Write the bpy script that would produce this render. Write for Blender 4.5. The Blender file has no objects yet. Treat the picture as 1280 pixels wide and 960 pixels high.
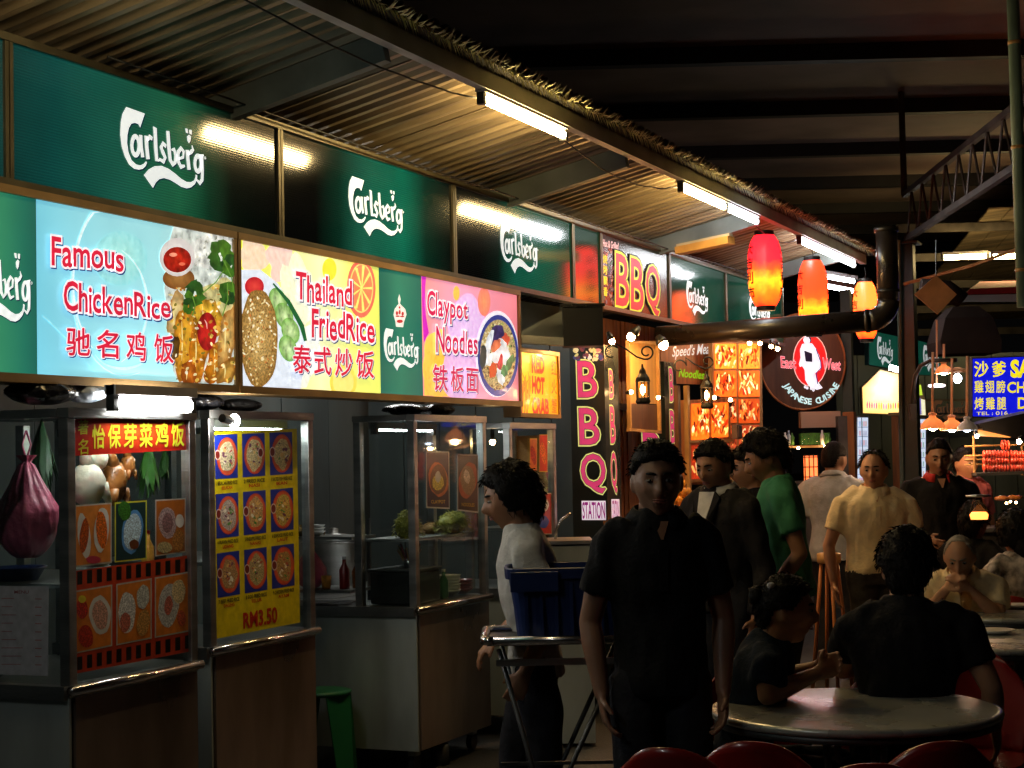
import bpy, bmesh, math, random
import numpy as np
from mathutils import Vector, Matrix, noise
random.seed(7)
R = math.radians
scene = bpy.context.scene
# ------------------------------------------------------------------ camera
YAW, PITCH, ROLL, FPX = math.atan(920 / 2100), math.atan(91 / 2100), 0.02, 2100.0
CAM = Vector((0, 0, 1.62))
fh = Vector((-math.sin(YAW), math.cos(YAW), 0))
RT = Vector((math.cos(YAW), math.sin(YAW), 0))        # camera right, on the ground
FW = fh.copy()                                         # camera forward, on the ground
f_ = fh * math.cos(PITCH) + Vector((0, 0, math.sin(PITCH)))
u0 = RT.cross(f_)
r_ = RT * math.cos(ROLL) - u0 * math.sin(ROLL)
u_ = u0 * math.cos(ROLL) + RT * math.sin(ROLL)
cam = bpy.data.cameras.new('camera')
cam.sensor_width = 36
cam.lens = FPX / 1280 * 36
cam.clip_end = 500
camo = bpy.data.objects.new('camera', cam)
scene.collection.objects.link(camo)
M = Matrix((r_, u_, -f_)).transposed().to_4x4()
M.translation = CAM
camo.matrix_world = M
scene.camera = camo
# ------------------------------------------------------------------ world, exposure
world = bpy.data.worlds.new('World')
scene.world = world
world.use_nodes = True
world.node_tree.nodes['Background'].inputs[0].default_value = (0.5, 0.42, 0.38, 1)
world.node_tree.nodes['Background'].inputs[1].default_value = 0.003
scene.view_settings.view_transform = 'Standard'
scene.view_settings.look = 'None'
scene.view_settings.exposure = 0
cy = scene.cycles
cy.use_denoising = True
cy.use_adaptive_sampling = True
cy.adaptive_threshold = 0.02
cy.max_bounces = 7
cy.diffuse_bounces = 3
cy.glossy_bounces = 4
cy.transparent_max_bounces = 10
cy.sample_clamp_indirect = 4
cy.caustics_reflective = False
cy.caustics_refractive = False
cy.use_light_tree = True


# ------------------------------------------------------------------ finding real places
def ray(px, py):
    return f_ + r_ * ((px - 640) / FPX) - u_ * ((py - 480) / FPX)


def PD(px, py, d):
    return CAM + ray(px, py) * d


def PX(px, py, X):
    v = ray(px, py)
    return CAM + v * (X / v.x)


def PY(px, py, Y):
    v = ray(px, py)
    return CAM + v * (Y / v.y)


def PZ(px, py, z):
    v = ray(px, py)
    return CAM + v * ((z - 1.62) / v.z)


def lin(c):
    c = c / 255
    return c / 12.92 if c <= 0.04045 else ((c + 0.055) / 1.055) ** 2.4


def S(r, g, b):
    return (lin(r), lin(g), lin(b))


V = Vector
UP = V((0, 0, 1))


# ------------------------------------------------------------------ mesh builder
class MB:
    def __init__(s):
        s.v, s.f, s.m, s.c = [], [], [], []

    def add(s, verts, faces, mi=0, col=(1, 1, 1)):
        b = len(s.v)
        s.v.extend(V(p) for p in verts)
        for f in faces:
            s.f.append([b + i for i in f])
            s.m.append(mi)
            s.c.append(col)
        return s

    def box(s, c, size, ax=None, mi=0, col=(1, 1, 1)):
        c = V(c)
        hx, hy, hz = size[0] / 2, size[1] / 2, size[2] / 2
        if ax is None:
            ax = (V((1, 0, 0)), V((0, 1, 0)), V((0, 0, 1)))
        vs = [c + ax[0] * x * hx + ax[1] * y * hy + ax[2] * z * hz for z in (-1, 1) for y in (-1, 1) for x in (-1, 1)]
        return s.add(vs, [(0, 2, 3, 1), (4, 5, 7, 6), (0, 1, 5, 4), (2, 6, 7, 3), (0, 4, 6, 2), (1, 3, 7, 5)], mi, col)

    def bb(s, lo, hi, mi=0, col=(1, 1, 1)):
        lo, hi = V(lo), V(hi)
        return s.box((lo + hi) / 2, hi - lo, None, mi, col)

    def bar(s, a, b, w, h, up=UP, mi=0, col=(1, 1, 1)):
        a, b = V(a), V(b)
        d = b - a
        L = d.length
        d.normalize()
        x = d.cross(up)
        if x.length < 1e-4:
            x = d.cross(V((0, 1, 0)))
        x.normalize()
        y = x.cross(d)
        return s.box((a + b) / 2, (w, L, h), (x, d, y), mi, col)

    def tube(s, pts, rad, n=8, mi=0, col=(1, 1, 1), cap=True, ell=None, side=None):
        """tube through pts; rad number or list; ell: list of (rx, ry) with side = direction of rx"""
        pts = [V(p) for p in pts]
        k = len(pts)
        if not hasattr(rad, '__len__'):
            rad = [rad] * k
        rings = []
        px = None
        for i in range(k):
            d = (pts[min(i + 1, k - 1)] - pts[max(i - 1, 0)])
            if d.length < 1e-9:
                d = UP.copy()
            d.normalize()
            if side is not None:
                x = V(side) - d * V(side).dot(d)
            elif px is not None:
                x = px - d * px.dot(d)
            else:
                x = d.cross(UP)
                if x.length < 0.05:
                    x = V((1, 0, 0))
            x.normalize()
            px = x
            y = d.cross(x)
            rx, ry = ell[i] if ell else (rad[i], rad[i])
            rings.append([pts[i] + x * math.cos(t * 2 * math.pi / n) * rx + y * math.sin(t * 2 * math.pi / n) * ry for t in range(n)])
        vs = [p for r in rings for p in r]
        fs = []
        for i in range(k - 1):
            for t in range(n):
                a, b = i * n + t, i * n + (t + 1) % n
                fs.append((a, b, b + n, a + n))
        if cap:
            fs.append(tuple(reversed(range(n))))
            fs.append(tuple(range((k - 1) * n, k * n)))
        return s.add(vs, fs, mi, col)

    def lathe(s, prof, c=(0, 0, 0), n=16, mi=0, col=(1, 1, 1), fn=None, cap=True):
        c = V(c)
        vs = []
        for (r, z) in prof:
            for t in range(n):
                a = t * 2 * math.pi / n
                rr = r * (fn(a, z) if fn else 1)
                vs.append(c + V((math.cos(a) * rr, math.sin(a) * rr, z)))
        fs = []
        k = len(prof)
        for i in range(k - 1):
            for t in range(n):
                a, b = i * n + t, i * n + (t + 1) % n
                fs.append((a, b, b + n, a + n))
        if cap:
            fs.append(tuple(reversed(range(n))))
            fs.append(tuple(range((k - 1) * n, k * n)))
        return s.add(vs, fs, mi, col)

    def ball(s, c, r, nu=12, nv=8, ax=None, mi=0, col=(1, 1, 1), bump=0, freq=8):
        c = V(c)
        if not hasattr(r, '__len__'):
            r = (r, r, r)
        if ax is None:
            ax = (V((1, 0, 0)), V((0, 1, 0)), V((0, 0, 1)))
        vs = []
        for j in range(nv + 1):
            th = math.pi * j / nv
            for i in range(nu):
                a = 2 * math.pi * i / nu
                d = V((math.sin(th) * math.cos(a), math.sin(th) * math.sin(a), math.cos(th)))
                k = 1 + (bump * noise.noise((d * 1.0 + c) * freq) if bump else 0)
                vs.append(c + (ax[0] * d.x * r[0] + ax[1] * d.y * r[1] + ax[2] * d.z * r[2]) * k)
        fs = []
        for j in range(nv):
            for i in range(nu):
                a, b = j * nu + i, j * nu + (i + 1) % nu
                fs.append((a, a + nu, b + nu, b))
        return s.add(vs, fs, mi, col)

    def plate(s, pts, n, th, mi=0, col=(1, 1, 1)):
        """solid plate: outline pts extruded back along -n by th"""
        pts = [V(p) for p in pts]
        k = len(pts)
        n = V(n)
        vs = pts + [p - n * th for p in pts]
        fs = [tuple(range(k)), tuple(reversed(range(k, 2 * k)))]
        for i in range(k):
            j = (i + 1) % k
            fs.append((j, i, i + k, j + k))
        return s.add(vs, fs, mi, col)

    def build(s, name, mats, parent=None, smooth=False, useCol=False, bevel=0, origin=None):
        me = bpy.data.meshes.new(name)
        if parent is not None:
            inv = MATS_OF[parent.name].inverted()
            vs = [inv @ p for p in s.v]
            o_loc = V((0, 0, 0))
        else:
            if origin is None:
                a = np.array([tuple(p) for p in s.v])
                o_loc = V(((a[:, 0].min() + a[:, 0].max()) / 2, (a[:, 1].min() + a[:, 1].max()) / 2, a[:, 2].min()))
            else:
                o_loc = V(origin)
            vs = [p - o_loc for p in s.v]
        me.from_pydata([tuple(p) for p in vs], [], s.f)
        if not hasattr(mats, '__len__'):
            mats = [mats]
        for m in mats:
            me.materials.append(m)
        if len(mats) > 1:
            me.polygons.foreach_set('material_index', s.m)
        if useCol:
            at = me.color_attributes.new('Col', 'FLOAT_COLOR', 'CORNER')
            buf = []
            for f, c in zip(s.f, s.c):
                if c and hasattr(c[0], '__len__'):
                    for q in c:
                        buf.extend((q[0], q[1], q[2], 1))
                else:
                    buf.extend((c[0], c[1], c[2], 1) * len(f))
            at.data.foreach_set('color', buf)
        if smooth:
            me.polygons.foreach_set('use_smooth', [True] * len(me.polygons))
        me.update()
        o = bpy.data.objects.new(name, me)
        scene.collection.objects.link(o)
        o.location = o_loc
        if parent is not None:
            o.parent = parent
        MATS_OF[o.name] = (MATS_OF[parent.name] if parent is not None else Matrix.Identity(4)) @ Matrix.Translation(o_loc)
        if bevel:
            b = o.modifiers.new('bevel', 'BEVEL')
            b.width = bevel
            b.segments = 2
            b.limit_method = 'ANGLE'
        return o


MATS_OF = {}


def tag(o, label, cat, group=None):
    o['label'] = label
    o['category'] = cat
    if group:
        o['group'] = group
    return o


def thing(name, label, cat, loc, rz=0, group=None):
    o = bpy.data.objects.new(name, None)
    o.empty_display_size = 0.1
    scene.collection.objects.link(o)
    o.location = loc
    o.rotation_euler = (0, 0, rz)
    MATS_OF[o.name] = Matrix.Translation(V(loc)) @ Matrix.Rotation(rz, 4, 'Z')
    tag(o, label, cat, group)
    return o


def struct(o):
    o['kind'] = 'structure'
    return o


def copy_tree(o, parent=None):
    c = o.copy()
    scene.collection.objects.link(c)
    if parent is not None:
        c.parent = parent
    for ch in [x for x in list(scene.objects) if x.parent == o]:
        copy_tree(ch, c)
    return c


# ------------------------------------------------------------------ materials
def nodes(name):
    m = bpy.data.materials.new(name)
    m.use_nodes = True
    nt = m.node_tree
    return m, nt, nt.nodes['Principled BSDF']


def mat(name, col, rough=0.5, metal=0, nscale=6, namt=0.25, bump=0.0, bscale=40, coat=0, spec=0.5, stretch=None, col2=None, sss=0):
    m, nt, b = nodes(name)
    tc = nt.nodes.new('ShaderNodeTexCoord')
    src = tc.outputs['Object']
    if stretch:
        mp = nt.nodes.new('ShaderNodeMapping')
        mp.inputs['Scale'].default_value = stretch
        nt.links.new(src, mp.inputs['Vector'])
        src = mp.outputs[0]
    n = nt.nodes.new('ShaderNodeTexNoise')
    n.inputs['Scale'].default_value = nscale
    n.inputs['Detail'].default_value = 6
    nt.links.new(src, n.inputs['Vector'])
    rp = nt.nodes.new('ShaderNodeValToRGB')
    rp.color_ramp.elements[0].position = 0.3
    rp.color_ramp.elements[1].position = 0.7
    c2 = col2 if col2 else tuple(min(1, c * (1 + namt)) for c in col)
    c1 = tuple(c * (1 - namt) for c in col)
    rp.color_ramp.elements[0].color = (*c1, 1)
    rp.color_ramp.elements[1].color = (*c2, 1)
    nt.links.new(n.outputs[0], rp.inputs[0])
    nt.links.new(rp.outputs[0], b.inputs['Base Color'])
    mr = nt.nodes.new('ShaderNodeMapRange')
    mr.inputs['To Min'].default_value = max(0.03, rough - 0.12)
    mr.inputs['To Max'].default_value = min(1, rough + 0.12)
    nt.links.new(n.outputs[0], mr.inputs['Value'])
    nt.links.new(mr.outputs[0], b.inputs['Roughness'])
    b.inputs['Metallic'].default_value = metal
    b.inputs['Specular IOR Level'].default_value = spec
    b.inputs['Coat Weight'].default_value = coat
    if sss:
        b.inputs['Subsurface Weight'].default_value = sss
        b.inputs['Subsurface Scale'].default_value = 0.01
    if bump:
        n2 = nt.nodes.new('ShaderNodeTexNoise')
        n2.inputs['Scale'].default_value = bscale
        n2.inputs['Detail'].default_value = 4
        nt.links.new(src, n2.inputs['Vector'])
        bp = nt.nodes.new('ShaderNodeBump')
        bp.inputs['Strength'].default_value = bump
        bp.inputs['Distance'].default_value = 0.01
        nt.links.new(n2.outputs[0], bp.inputs['Height'])
        nt.links.new(bp.outputs[0], b.inputs['Normal'])
    return m


def emit(name, col, strength, base=(0.8, 0.8, 0.8)):
    m, nt, b = nodes(name)
    b.inputs['Base Color'].default_value = (*base, 1)
    b.inputs['Emission Color'].default_value = (*col, 1)
    b.inputs['Emission Strength'].default_value = strength
    return m


def printm(name, strength=0.0, rough=0.35, nvar=0.25, nscale=60, ribs=0, coat=0.0, sample=False, basek=0.8, voro=False):
    """flat print: colour comes from the painted outlines (attribute), emission if it is backlit"""
    m, nt, b = nodes(name)
    at = nt.nodes.new('ShaderNodeVertexColor')
    at.layer_name = 'Col'
    tc = nt.nodes.new('ShaderNodeTexCoord')
    n = nt.nodes.new('ShaderNodeTexVoronoi' if voro else 'ShaderNodeTexNoise')
    n.inputs['Scale'].default_value = nscale
    nt.links.new(tc.outputs['Object'], n.inputs['Vector'])
    mr = nt.nodes.new('ShaderNodeMapRange')
    if not voro:
        mr.inputs['From Min'].default_value = 0.3
        mr.inputs['From Max'].default_value = 0.7
    mr.inputs['To Min'].default_value = 1 - nvar
    mr.inputs['To Max'].default_value = 1 + nvar * 0.6
    nt.links.new(n.outputs[0], mr.inputs['Value'])
    mx = nt.nodes.new('ShaderNodeVectorMath')
    mx.operation = 'SCALE'
    nt.links.new(at.outputs['Color'], mx.inputs[0])
    nt.links.new(mr.outputs[0], mx.inputs['Scale'])
    mb = nt.nodes.new('ShaderNodeVectorMath')
    mb.operation = 'SCALE'
    mb.inputs['Scale'].default_value = basek
    nt.links.new(mx.outputs[0], mb.inputs[0])
    nt.links.new(mb.outputs[0], b.inputs['Base Color'])
    b.inputs['Roughness'].default_value = rough
    b.inputs['Coat Weight'].default_value = coat
    b.inputs['Coat Roughness'].default_value = 0.08
    if strength:
        nt.links.new(mx.outputs[0], b.inputs['Emission Color'])
        b.inputs['Emission Strength'].default_value = strength
    if ribs:
        w = nt.nodes.new('ShaderNodeTexWave')
        w.bands_direction = 'Z'
        m3 = nt.nodes.new('ShaderNodeMapRange')
        m3.inputs['To Min'].default_value = 0.78
        m3.inputs['To Max'].default_value = 1.12
        nt.links.new(w.outputs['Fac'], m3.inputs['Value'])
        mu = nt.nodes.new('ShaderNodeMath')
        mu.operation = 'MULTIPLY'
        nt.links.new(mr.outputs[0], mu.inputs[0])
        nt.links.new(m3.outputs[0], mu.inputs[1])
        nt.links.new(mu.outputs[0], mx.inputs['Scale'])
        w.inputs['Scale'].default_value = ribs
        w.inputs['Distortion'].default_value = 0.3
        nt.links.new(tc.outputs['Object'], w.inputs['Vector'])
        bp = nt.nodes.new('ShaderNodeBump')
        bp.inputs['Strength'].default_value = 0.05
        bp.inputs['Distance'].default_value = 0.001
        nt.links.new(w.outputs[0], bp.inputs['Height'])
        nt.links.new(bp.outputs[0], b.inputs['Normal'])
        nt.links.new(bp.outputs[0], b.inputs['Coat Normal'])
    if not sample:
        m.cycles.emission_sampling = 'NONE'
    return m


def glassm(name, tint=(0.9, 0.95, 0.95), gl=0.10, rough=0.03):
    m = bpy.data.materials.new(name)
    m.use_nodes = True
    nt = m.node_tree
    nt.nodes.clear()
    out = nt.nodes.new('ShaderNodeOutputMaterial')
    tr = nt.nodes.new('ShaderNodeBsdfTransparent')
    tr.inputs[0].default_value = (*tint, 1)
    g = nt.nodes.new('ShaderNodeBsdfGlossy')
    g.inputs['Roughness'].default_value = rough
    lw = nt.nodes.new('ShaderNodeLayerWeight')
    lw.inputs[0].default_value = 0.5
    pw = nt.nodes.new('ShaderNodeMath')
    pw.operation = 'POWER'
    pw.inputs[1].default_value = 4.0
    nt.links.new(lw.outputs['Facing'], pw.inputs[0])
    ad = nt.nodes.new('ShaderNodeMath')
    ad.operation = 'MULTIPLY_ADD'
    ad.inputs[1].default_value = 0.8
    ad.inputs[2].default_value = gl * 0.35
    nt.links.new(pw.outputs[0], ad.inputs[0])
    mx = nt.nodes.new('ShaderNodeMixShader')
    nt.links.new(ad.outputs[0], mx.inputs[0])
    nt.links.new(tr.outputs[0], mx.inputs[1])
    nt.links.new(g.outputs[0], mx.inputs[2])
    nt.links.new(mx.outputs[0], out.inputs[0])
    return m


MT = dict(
    steel=mat('stainless_steel', (0.42, 0.42, 0.41), 0.34, 1.0, 3, 0.25, 0.15, 30, stretch=(1, 1, 6)),
    steel_panel=mat('brushed_steel_panel', (0.46, 0.50, 0.47), 0.36, 0.55, 2.2, 0.45, 0.7, 4, stretch=(1, 1, 0.35)),
    steel_dark=mat('dull_dark_steel', (0.12, 0.12, 0.12), 0.5, 0.8, 5, 0.4, 0.1),
    tube_rail=mat('polished_rail', (0.65, 0.6, 0.58), 0.2, 1.0, 4, 0.1),
    roof=mat('corrugated_roof_metal', (0.25, 0.19, 0.115), 0.42, 0.3, 2.2, 0.65, 0.35, 5, stretch=(0.6, 6, 1)),
    beam=mat('painted_beam_green_grey', (0.16, 0.18, 0.17), 0.6, 0, 4, 0.35),
    beam_light=mat('painted_beam_pale', (0.42, 0.38, 0.38), 0.5, 0, 4, 0.3),
    fringe=mat('dry_roof_fringe', (0.85, 0.72, 0.36), 0.6, 0, 8, 0.5),
    shade_strip=mat('roof_shade_strip', (0.02, 0.018, 0.015), 0.9, 0, 4, 0.3, spec=0.05),
    ceiling=mat('canopy_ceiling', (0.26, 0.19, 0.15), 0.8, 0, 1.5, 0.25, 0.1, 2),
    ceil_beam=mat('canopy_beam_dark', (0.03, 0.028, 0.026), 0.7, 0, 3, 0.3),
    asphalt=mat('wet_asphalt', (0.045, 0.043, 0.042), 0.55, 0, 3, 0.4, 0.6, 60),
    frame_tan=mat('tan_sign_frame', (0.36, 0.22, 0.09), 0.45, 0.2, 4, 0.25),
    frame_dark=mat('dark_sign_frame', (0.10, 0.085, 0.05), 0.4, 0.5, 4, 0.3),
    black=mat('black_paint', (0.012, 0.012, 0.012), 0.4, 0, 4, 0.3),
    black_pipe=mat('black_duct_paint', (0.02, 0.016, 0.014), 0.3, 0, 4, 0.4),
    green_post=mat('dark_green_post', (0.02, 0.05, 0.045), 0.4, 0, 4, 0.3),
    pale_green=mat('pale_green_post', (0.16, 0.24, 0.19), 0.5, 0, 4, 0.3),
    rust=mat('rusty_truss', (0.07, 0.058, 0.046), 0.55, 0.3, 6, 0.5),
    wall=mat('greasy_back_wall', (0.10, 0.12, 0.12), 0.5, 0.1, 2, 0.35, 0.2, 8, stretch=(1, 1, 0.3)),
    wood=mat('orange_wood', (0.48, 0.17, 0.045), 0.5, 0, 5, 0.45, 0.2, 20, stretch=(3, 3, 0.4)),
    wood_dark=mat('dark_brown_wood', (0.09, 0.035, 0.015), 0.45, 0, 5, 0.4, 0.2, 20, stretch=(3, 3, 0.4)),
    wood_gold=mat('gold_wood_trim', (0.48, 0.27, 0.10), 0.4, 0, 6, 0.3),
    red_plastic=mat('red_plastic', (0.27, 0.012, 0.010), 0.3, 0, 3, 0.2, 0, 10, coat=0.3),
    green_plastic=mat('green_plastic', (0.015, 0.15, 0.055), 0.4, 0, 3, 0.2),
    blue_plastic=mat('blue_plastic', (0.010, 0.028, 0.13), 0.45, 0, 3, 0.25),
    pink_bag=mat('pink_plastic_bag', (0.5, 0.09, 0.16), 0.35, 0, 6, 0.3, 1.0, 22),
    white_plastic=mat('white_plastic', (0.72, 0.72, 0.7), 0.4, 0, 3, 0.12),
    blue_bag=mat('blue_white_bag', (0.16, 0.35, 0.6), 0.3, 0, 14, 0.5, 0.6, 14, col2=(0.8, 0.82, 0.85)),
    black_bag=mat('black_bag', (0.015, 0.015, 0.018), 0.25, 0, 6, 0.3, 0.8, 14),
    chicken=mat('poached_chicken', (0.62, 0.55, 0.42), 0.4, 0, 12, 0.15, 0.3, 60, sss=0.2),
    duck=mat('roast_duck', (0.36, 0.13, 0.03), 0.28, 0, 12, 0.5, 0.4, 50, coat=0.4),
    leaf=mat('green_leaf', (0.06, 0.20, 0.03), 0.5, 0, 14, 0.4),
    leaf_dark=mat('dark_leaf', (0.03, 0.09, 0.03), 0.5, 0, 14, 0.4),
    noodle=mat('green_yellow_noodles', (0.33, 0.33, 0.05), 0.5, 0, 60, 0.4, 0.6, 90),
    noodle_b=mat('orange_noodles', (0.40, 0.22, 0.06), 0.5, 0, 60, 0.4, 0.6, 90),
    table=mat('steel_table_top', (0.50, 0.51, 0.48), 0.27, 0.4, 3, 0.25, 0.12, 20),
    bun=mat('golden_corn', (0.62, 0.26, 0.03), 0.45, 0, 40, 0.3, 0.5, 60),
    paper=mat('white_paper', (0.62, 0.62, 0.64), 0.7, 0, 5, 0.1),
    cloth_black=mat('black_cloth', (0.009, 0.009, 0.011), 0.85, 0, 20, 0.3, 0.4, 60, spec=0.2),
    cloth_jacket=mat('dark_jacket', (0.014, 0.012, 0.012), 0.8, 0, 20, 0.3, 0.4, 60, spec=0.2),
    cloth_navy=mat('dark_blue_cloth', (0.012, 0.022, 0.045), 0.85, 0, 20, 0.3, 0.4, 60, spec=0.2),
    cloth_white=mat('white_cloth', (0.62, 0.60, 0.56), 0.85, 0, 20, 0.12, 0.4, 60, spec=0.2),
    cloth_grey=mat('pale_grey_cloth', (0.42, 0.43, 0.47), 0.85, 0, 20, 0.12, 0.4, 60, spec=0.2),
    cloth_green=mat('green_cloth', (0.06, 0.26, 0.14), 0.85, 0, 20, 0.12, 0.4, 60, spec=0.2),
    cloth_yellow=mat('pale_yellow_cloth', (0.85, 0.70, 0.44), 0.85, 0, 20, 0.12, 0.4, 60, spec=0.2),
    cloth_red=mat('red_cloth', (0.5, 0.02, 0.02), 0.8, 0, 20, 0.12, 0.4, 60),
    cloth_pink=mat('dusky_pink_cloth', (0.32, 0.08, 0.09), 0.85, 0, 20, 0.2),
    cloth_floral=mat('floral_cloth', (0.75, 0.68, 0.66), 0.85, 0, 22, 0.9, 0, 60, col2=(0.8, 0.74, 0.72)),
    denim=mat('dark_trousers', (0.022, 0.022, 0.028), 0.85, 0, 20, 0.3, 0.4, 60, spec=0.2),
    khaki=mat('grey_brown_trousers', (0.05, 0.045, 0.04), 0.85, 0, 20, 0.3, 0.4, 60, spec=0.2),
    shorts=mat('white_shorts', (0.5, 0.5, 0.5), 0.85, 0, 20, 0.1),
    skin=mat('skin_light', (0.50, 0.26, 0.16), 0.5, 0, 8, 0.10, 0.08, 80, sss=0.08),
    skin_mid=mat('skin_tan', (0.36, 0.17, 0.09), 0.5, 0, 8, 0.10, 0.08, 80, sss=0.08),
    skin_dark=mat('skin_brown', (0.30, 0.155, 0.095), 0.48, 0, 8, 0.10, 0.08, 80, sss=0.08),
    hair=mat('black_hair', (0.004, 0.003, 0.003), 0.6, 0, 30, 0.4, 0.5, 120, spec=0.15),
    hair_grey=mat('grey_hair', (0.22, 0.20, 0.18), 0.6, 0, 30, 0.4, 0.5, 120),
    eye=mat('eye_white', (0.26, 0.22, 0.19), 0.2, 0, 3, 0.05),
    iris=mat('dark_iris', (0.01, 0.008, 0.006), 0.1, 0, 3, 0.05),
    lips=mat('lip', (0.28, 0.09, 0.07), 0.4, 0, 8, 0.1),
    shoe=mat('dark_shoe', (0.02, 0.018, 0.016), 0.4, 0, 8, 0.2),
    glass=glassm('case_glass'),
    glass_lamp=glassm('lamp_glass', (1, 0.9, 0.75)),
    cable=mat('cable_black', (0.01, 0.01, 0.01), 0.5, 0, 3, 0.1),
    lamp_shade=mat('pale_enamel_shade', (0.75, 0.58, 0.42), 0.35, 0, 3, 0.08),
)
TUBE_W = emit('warm_tube_light', (1.0, 0.72, 0.30), 110)
TUBE_N = emit('nearby_cool_tube_light', (0.93, 1.0, 0.97), 90)
TUBE_D = emit('dimmer_warm_tube_light', (1.0, 0.78, 0.42), 45)
TUBE_C = emit('cool_tube_light', (0.93, 0.97, 1.0), 55)
TUBE_I = emit('added_case_light', (0.95, 1.0, 0.96), 55)
TUBE_K = emit('white_tube_light', (1.0, 1.0, 0.95), 34)
BULB = emit('warm_bulb', (1.0, 0.50, 0.16), 520)
BULB_S = emit('warm_small_bulb', (1.0, 0.58, 0.24), 80)
LIT = printm('backlit_print', 1.0, 0.3, 0.16, 38, coat=0.25)
LITB = printm('backlit_sign_face', 1.0, 0.3, 0.14, 2.2, coat=0.25, sample=True)  # broad noise paints uneven tube glow into the face colour
LITF = printm('backlit_soft_food_print', 1.0, 0.3, 0.55, 26, coat=0.2)
LITN = printm('backlit_food_print', 1.0, 0.3, 0.75, 95, coat=0.2, voro=True)
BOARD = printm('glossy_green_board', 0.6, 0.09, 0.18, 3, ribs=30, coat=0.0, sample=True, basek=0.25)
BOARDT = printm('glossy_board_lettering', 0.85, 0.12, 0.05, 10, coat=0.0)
FLAT = printm('printed_card', 0.0, 0.3, 0.16, 30, coat=0.3, basek=1.0)
FLATN = printm('printed_card_food', 0.0, 0.3, 0.8, 150, coat=0.3, voro=True, basek=1.1)
BULB_W = emit('white_bulb', (1.0, 0.98, 0.9), 190)


# ------------------------------------------------------------------ lettering
_tc = {}


def text_mesh(s, off=0.0, shear=0.0, space=1.0):
    k = (s, off, shear, space)
    if k in _tc:
        return _tc[k]
    cu = bpy.data.curves.new('lettering', 'FONT')
    cu.body = s
    cu.size = 1
    cu.offset = off
    cu.shear = shear
    cu.space_character = space
    cu.resolution_u = 3
    cu.fill_mode = 'BOTH'
    ob = bpy.data.objects.new('lettering', cu)
    scene.collection.objects.link(ob)
    dg = bpy.context.evaluated_depsgraph_get()
    me = bpy.data.meshes.new_from_object(ob.evaluated_get(dg))
    vs = [(v.co.x, v.co.y) for v in me.vertices]
    fs = [tuple(p.vertices) for p in me.polygons]
    bpy.data.objects.remove(ob)
    bpy.data.curves.remove(cu)
    bpy.data.meshes.remove(me)
    _tc[k] = (vs, fs)
    return _tc[k]


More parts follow.
